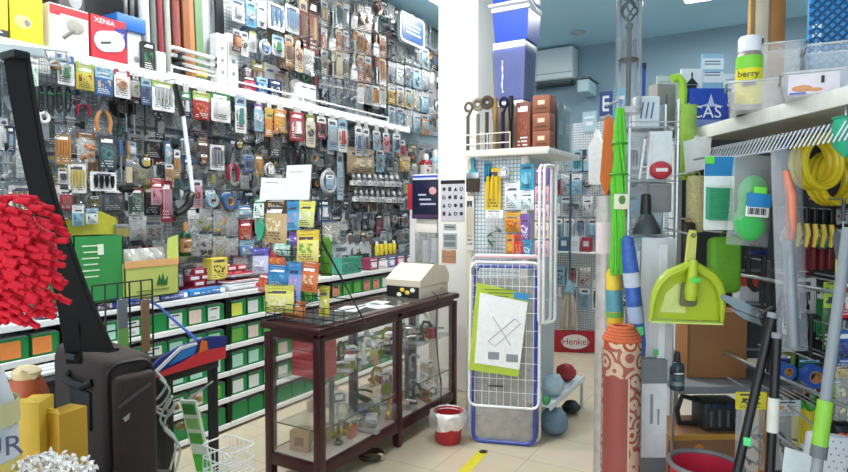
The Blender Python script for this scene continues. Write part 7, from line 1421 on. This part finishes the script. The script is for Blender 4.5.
part('green_band', MB().box((0, -.004, -h * .86), (w * 1.1, .003, h * .24)), M('52c03a'), t); part('card_clip', MB().tube([(0, 0, 0), (0, .12, .02)], .004, 5), HOOKM, t)
p = P(214, 476, 2.0); t = thing('wire_basket', 'small white wire basket at bottom edge left of the counter', 'basket', p, TH - .6); s = 2.0 / F; m = MB()
for z in (0, 14 * s, 27 * s): m.tube([(x, y, z) for x, y in rrect(46 * s, 34 * s, .02, 0, .06, 3)], .003, 6, True)
for k in range(7): x = (-20 + 6.6 * k) * s; m.tube([(x, .005, 27 * s), (x, .005, 0), (x, .115, 0), (x, .115, 27 * s)], .002, 5)
part('wires', m, M('e6e8e8', .3), t); part('curled_hook', MB().tube([(12 * s, .0, 27 * s), (22 * s, -.01, 30 * s), (30 * s, -.01, 27 * s), (28 * s, -.01, 23 * s), (18 * s, 0, 22 * s)], .003, 6), M('e6e8e8', .3), t); part('leg_frame', MB().tube([(0, .06, 0), (0, .06, -p.z + .01)], .006, 6).tube([(-.12, .06, -p.z + .008), (.12, .06, -p.z + .008)], .008, 6).tube([(0, -.06, -p.z + .008), (0, .18, -p.z + .008)], .008, 6), metal(), t)
# ---- black grid stand with hanging strips, in front of the drawers
a = onx(93, 340, -2.35); b = onx(153, 330, -2.35); z1 = onx(110, 284, -2.35).z
t = thing('wire_grid_stand', 'black wire grid stand between the strap and the drawers', 'stand', (-2.35, a.y, 0), Z90); L_ = b.y - a.y; m = MB()
for k in range(6): x = L_ * k / 5; m.tube([(x, 0, .004), (x, 0, z1)], .004, 5)
for k in range(9): z = z1 - .065 * k; m.tube([(0, 0, z), (L_, 0, z)], .0035, 5)
part('grid', m, plastic('black'), t); part('foot', MB().rbox((L_ / 2, 0, .01), (L_, .2, .018), .004), plastic('black'), t)
def hang_strip(label, x0, y0, x1, y1, c, X=-2.33):
    a = onx(x0, y0, X); b = onx(x1, y0, X); zb = onx((x0 + x1) / 2, y1, X).z; t = thing('sample_strip', label, 'strip', (X, (a.y + b.y) / 2, a.z), Z90, 'strips on the wire grid stand'); w = b.y - a.y; h = a.z - zb; part('strip', MB().rbox((0, 0, -h / 2), (w, .008, h), .002, 1), M(c, .6, 0, .15, 20), t); part('hook', MB().tube([(0, 0, 0), (0, .02, .004)], .003, 5), HOOKM, t); return t, w, h
t, w, h = hang_strip('grey strip with green lower end hanging on the wire grid stand', 117, 300, 127, 350, '77797c'); part('green_end', MB().box((0, -.005, -h * .78), (w, .003, h * .4)), M('7fae5a'), t)
hang_strip('brown wooden strip hanging on the wire grid stand', 141, 300, 149, 352, '8f6a4c')
q = [onx(x, y, -2.9) for x, y in ((112, 300), (150, 302), (172, 318))] ; q = [onx(112, 299, -3.42), onx(150, 302, -3.0), P(176, 322, 2.75), P(204, 346, 2.36)]; base = q[0]; t = thing('blue_rod', 'thin blue flexible rod sloping across the drawer fronts', 'rod', base); part('rod', MB().tube(smooth([x - base for x in q]), .006, 6), M('2f4fb0', .4), t); part('tip', MB().ball(q[-1] - base, .009), M('navy'), t)
# long pale slats at left, on the shelving edge
for k, (x0, y0, x1, y1) in enumerate(((-4, 352, 52, 340), (0, 358, 62, 345), (4, 362, 66, 350))):
    a = onx(x0, y0, -2.7); b = onx(x1, y1, -2.7); t = thing('pale_slat', ['rear', 'middle', 'front'][k] + ' pale slat lying behind the orange jar', 'slat', (-2.7 + .06 * k, a.y, .92), Z90, 'pale slats'); L2 = max(.3, b.y - a.y); part('slat', MB().rbox((L2 / 2, 0, .008), (L2, .04, .014), .003), M('e6ebe9', .4), t); part('end_cap', MB().rbox((L2, 0, .008), (.02, .042, .016), .003), M('5a6a66'), t)
t = thing('slat_stand', 'low dark stand carrying pale slats behind the orange jar', 'stand', (-2.64, onx(26, 350, -2.7).y, 0)); part('stand_body', MB().rbox((0, 0, .45), (.3, .9, .90), .005), M('161718', .6), t); part('stand_top', MB().rbox((0, 0, .909), (.3, .9, .016), .003), M('1c1e20'), t)
# wide bin mouth with tufts behind the suitcase
# ------------------------------------------------------------------ labels of the wall goods, from what stands next to each
HEXN = [(k, rgb(k)) for k in PAL]
CNM = {'3b4f6e': 'slate blue', '33505c': 'dark teal'}
def cname(c):
    if c in PAL: return {'light grey': 'pale grey', 'maroon': 'dark maroon'}.get(c, c)
    v = rgb(c); return min(HEXN, key=lambda k: sum((a ** .5 - b ** .5) ** 2 for a, b in zip(k[1][:3], v[:3])))[0].replace('light grey', 'pale grey')
def region(px):
    for a, n in ((24, 'left of the black strap'), (78, 'right of the black strap'), (138, 'above the green carton'), (183, 'left of the white pole'), (252, 'right of the white pole'), (322, 'behind the packet stand'), (376, 'above the grey printer'), (999, 'beside the white pillar')):
        if px < a: return n
def rowname(z, X):
    if X == XL: return 'on the white shelf lip'
    for a, n in ((1.32, 'lowest row'), (1.55, 'row above lowest'), (1.78, 'lower middle row'), (2.0, 'upper middle row'), (2.2, 'row below shelf goods'), (2.5, 'row tucked under shelf'), (2.9, 'first row above shelf'), (3.25, 'second row above shelf'), (3.6, 'high row'), (9, 'topmost row')):
        if z < a: return n
GR = {}
for (t, kind, c, y, z, X) in REC:
    px, py = pixel((X, y, z - .06)); GR.setdefault((cname(c), kind, rowname(z, X), region(px)), []).append((y, z, t))
for (c, kind, rw, rg), ls in GR.items():
    ls.sort(key=lambda q: (round(q[0], 2), -q[1])); ph = KIND[kind][2]
    for k, (y, z, t) in enumerate(ls):
        o_ = '' if len(ls) == 1 else ORD[min(k, 11)] + ' '
        t['label'] = '%s%s %s%s, %s, %s' % (o_, c, ph, '' if len(ls) == 1 else ' from left', rw, rg)
        t['group'] = '%s%s on the left wall' % (ph, '' if ph[-1] == 's' else 's')
GR = {}
for (t, kd, c, x, z) in RREC: GR.setdefault((cname(c), kd, round(z, 1)), []).append((x, t))
for (c, kd, z), ls in GR.items():
    rw = {2.3: 'top', 2.0: 'second', 1.8: 'third', 1.5: 'fourth', .9: 'fifth', 1.0: 'fifth', .7: 'bottom'}[z]
    for k, (x, t) in enumerate(sorted(ls, key=lambda q: q[0])):
        t['label'] = '%s%s %s%s, %s row of the rear display' % ('' if len(ls) == 1 else ORD[k] + ' ', c, KIND[kd][2], '' if len(ls) == 1 else ' from left', rw)
# ------------------------------------------------------------------ camera, sky light, view
cd = bpy.data.cameras.new('camera'); co = bpy.data.objects.new('camera', cd); COL.objects.link(co)
cd.sensor_width = 36; cd.lens = 36 * F / 848; cd.clip_start = .05; cd.clip_end = 60
co.location = EYE; co.rotation_euler = (math.pi / 2 - PH, 0, TH); SC.camera = co
w = bpy.data.worlds.new('sky'); SC.world = w; w.use_nodes = True; bg = w.node_tree.nodes['Background']; bg.inputs[0].default_value = (.86, .93, 1, 1); bg.inputs[1].default_value = SKY
SC.view_settings.view_transform = 'Standard'; SC.view_settings.look = 'None'; SC.view_settings.gamma = 1; SC.view_settings.exposure = EXPO
SC.cycles.transparent_max_bounces = 32; SC.cycles.max_bounces = 8; SC.cycles.sample_clamp_indirect = 6
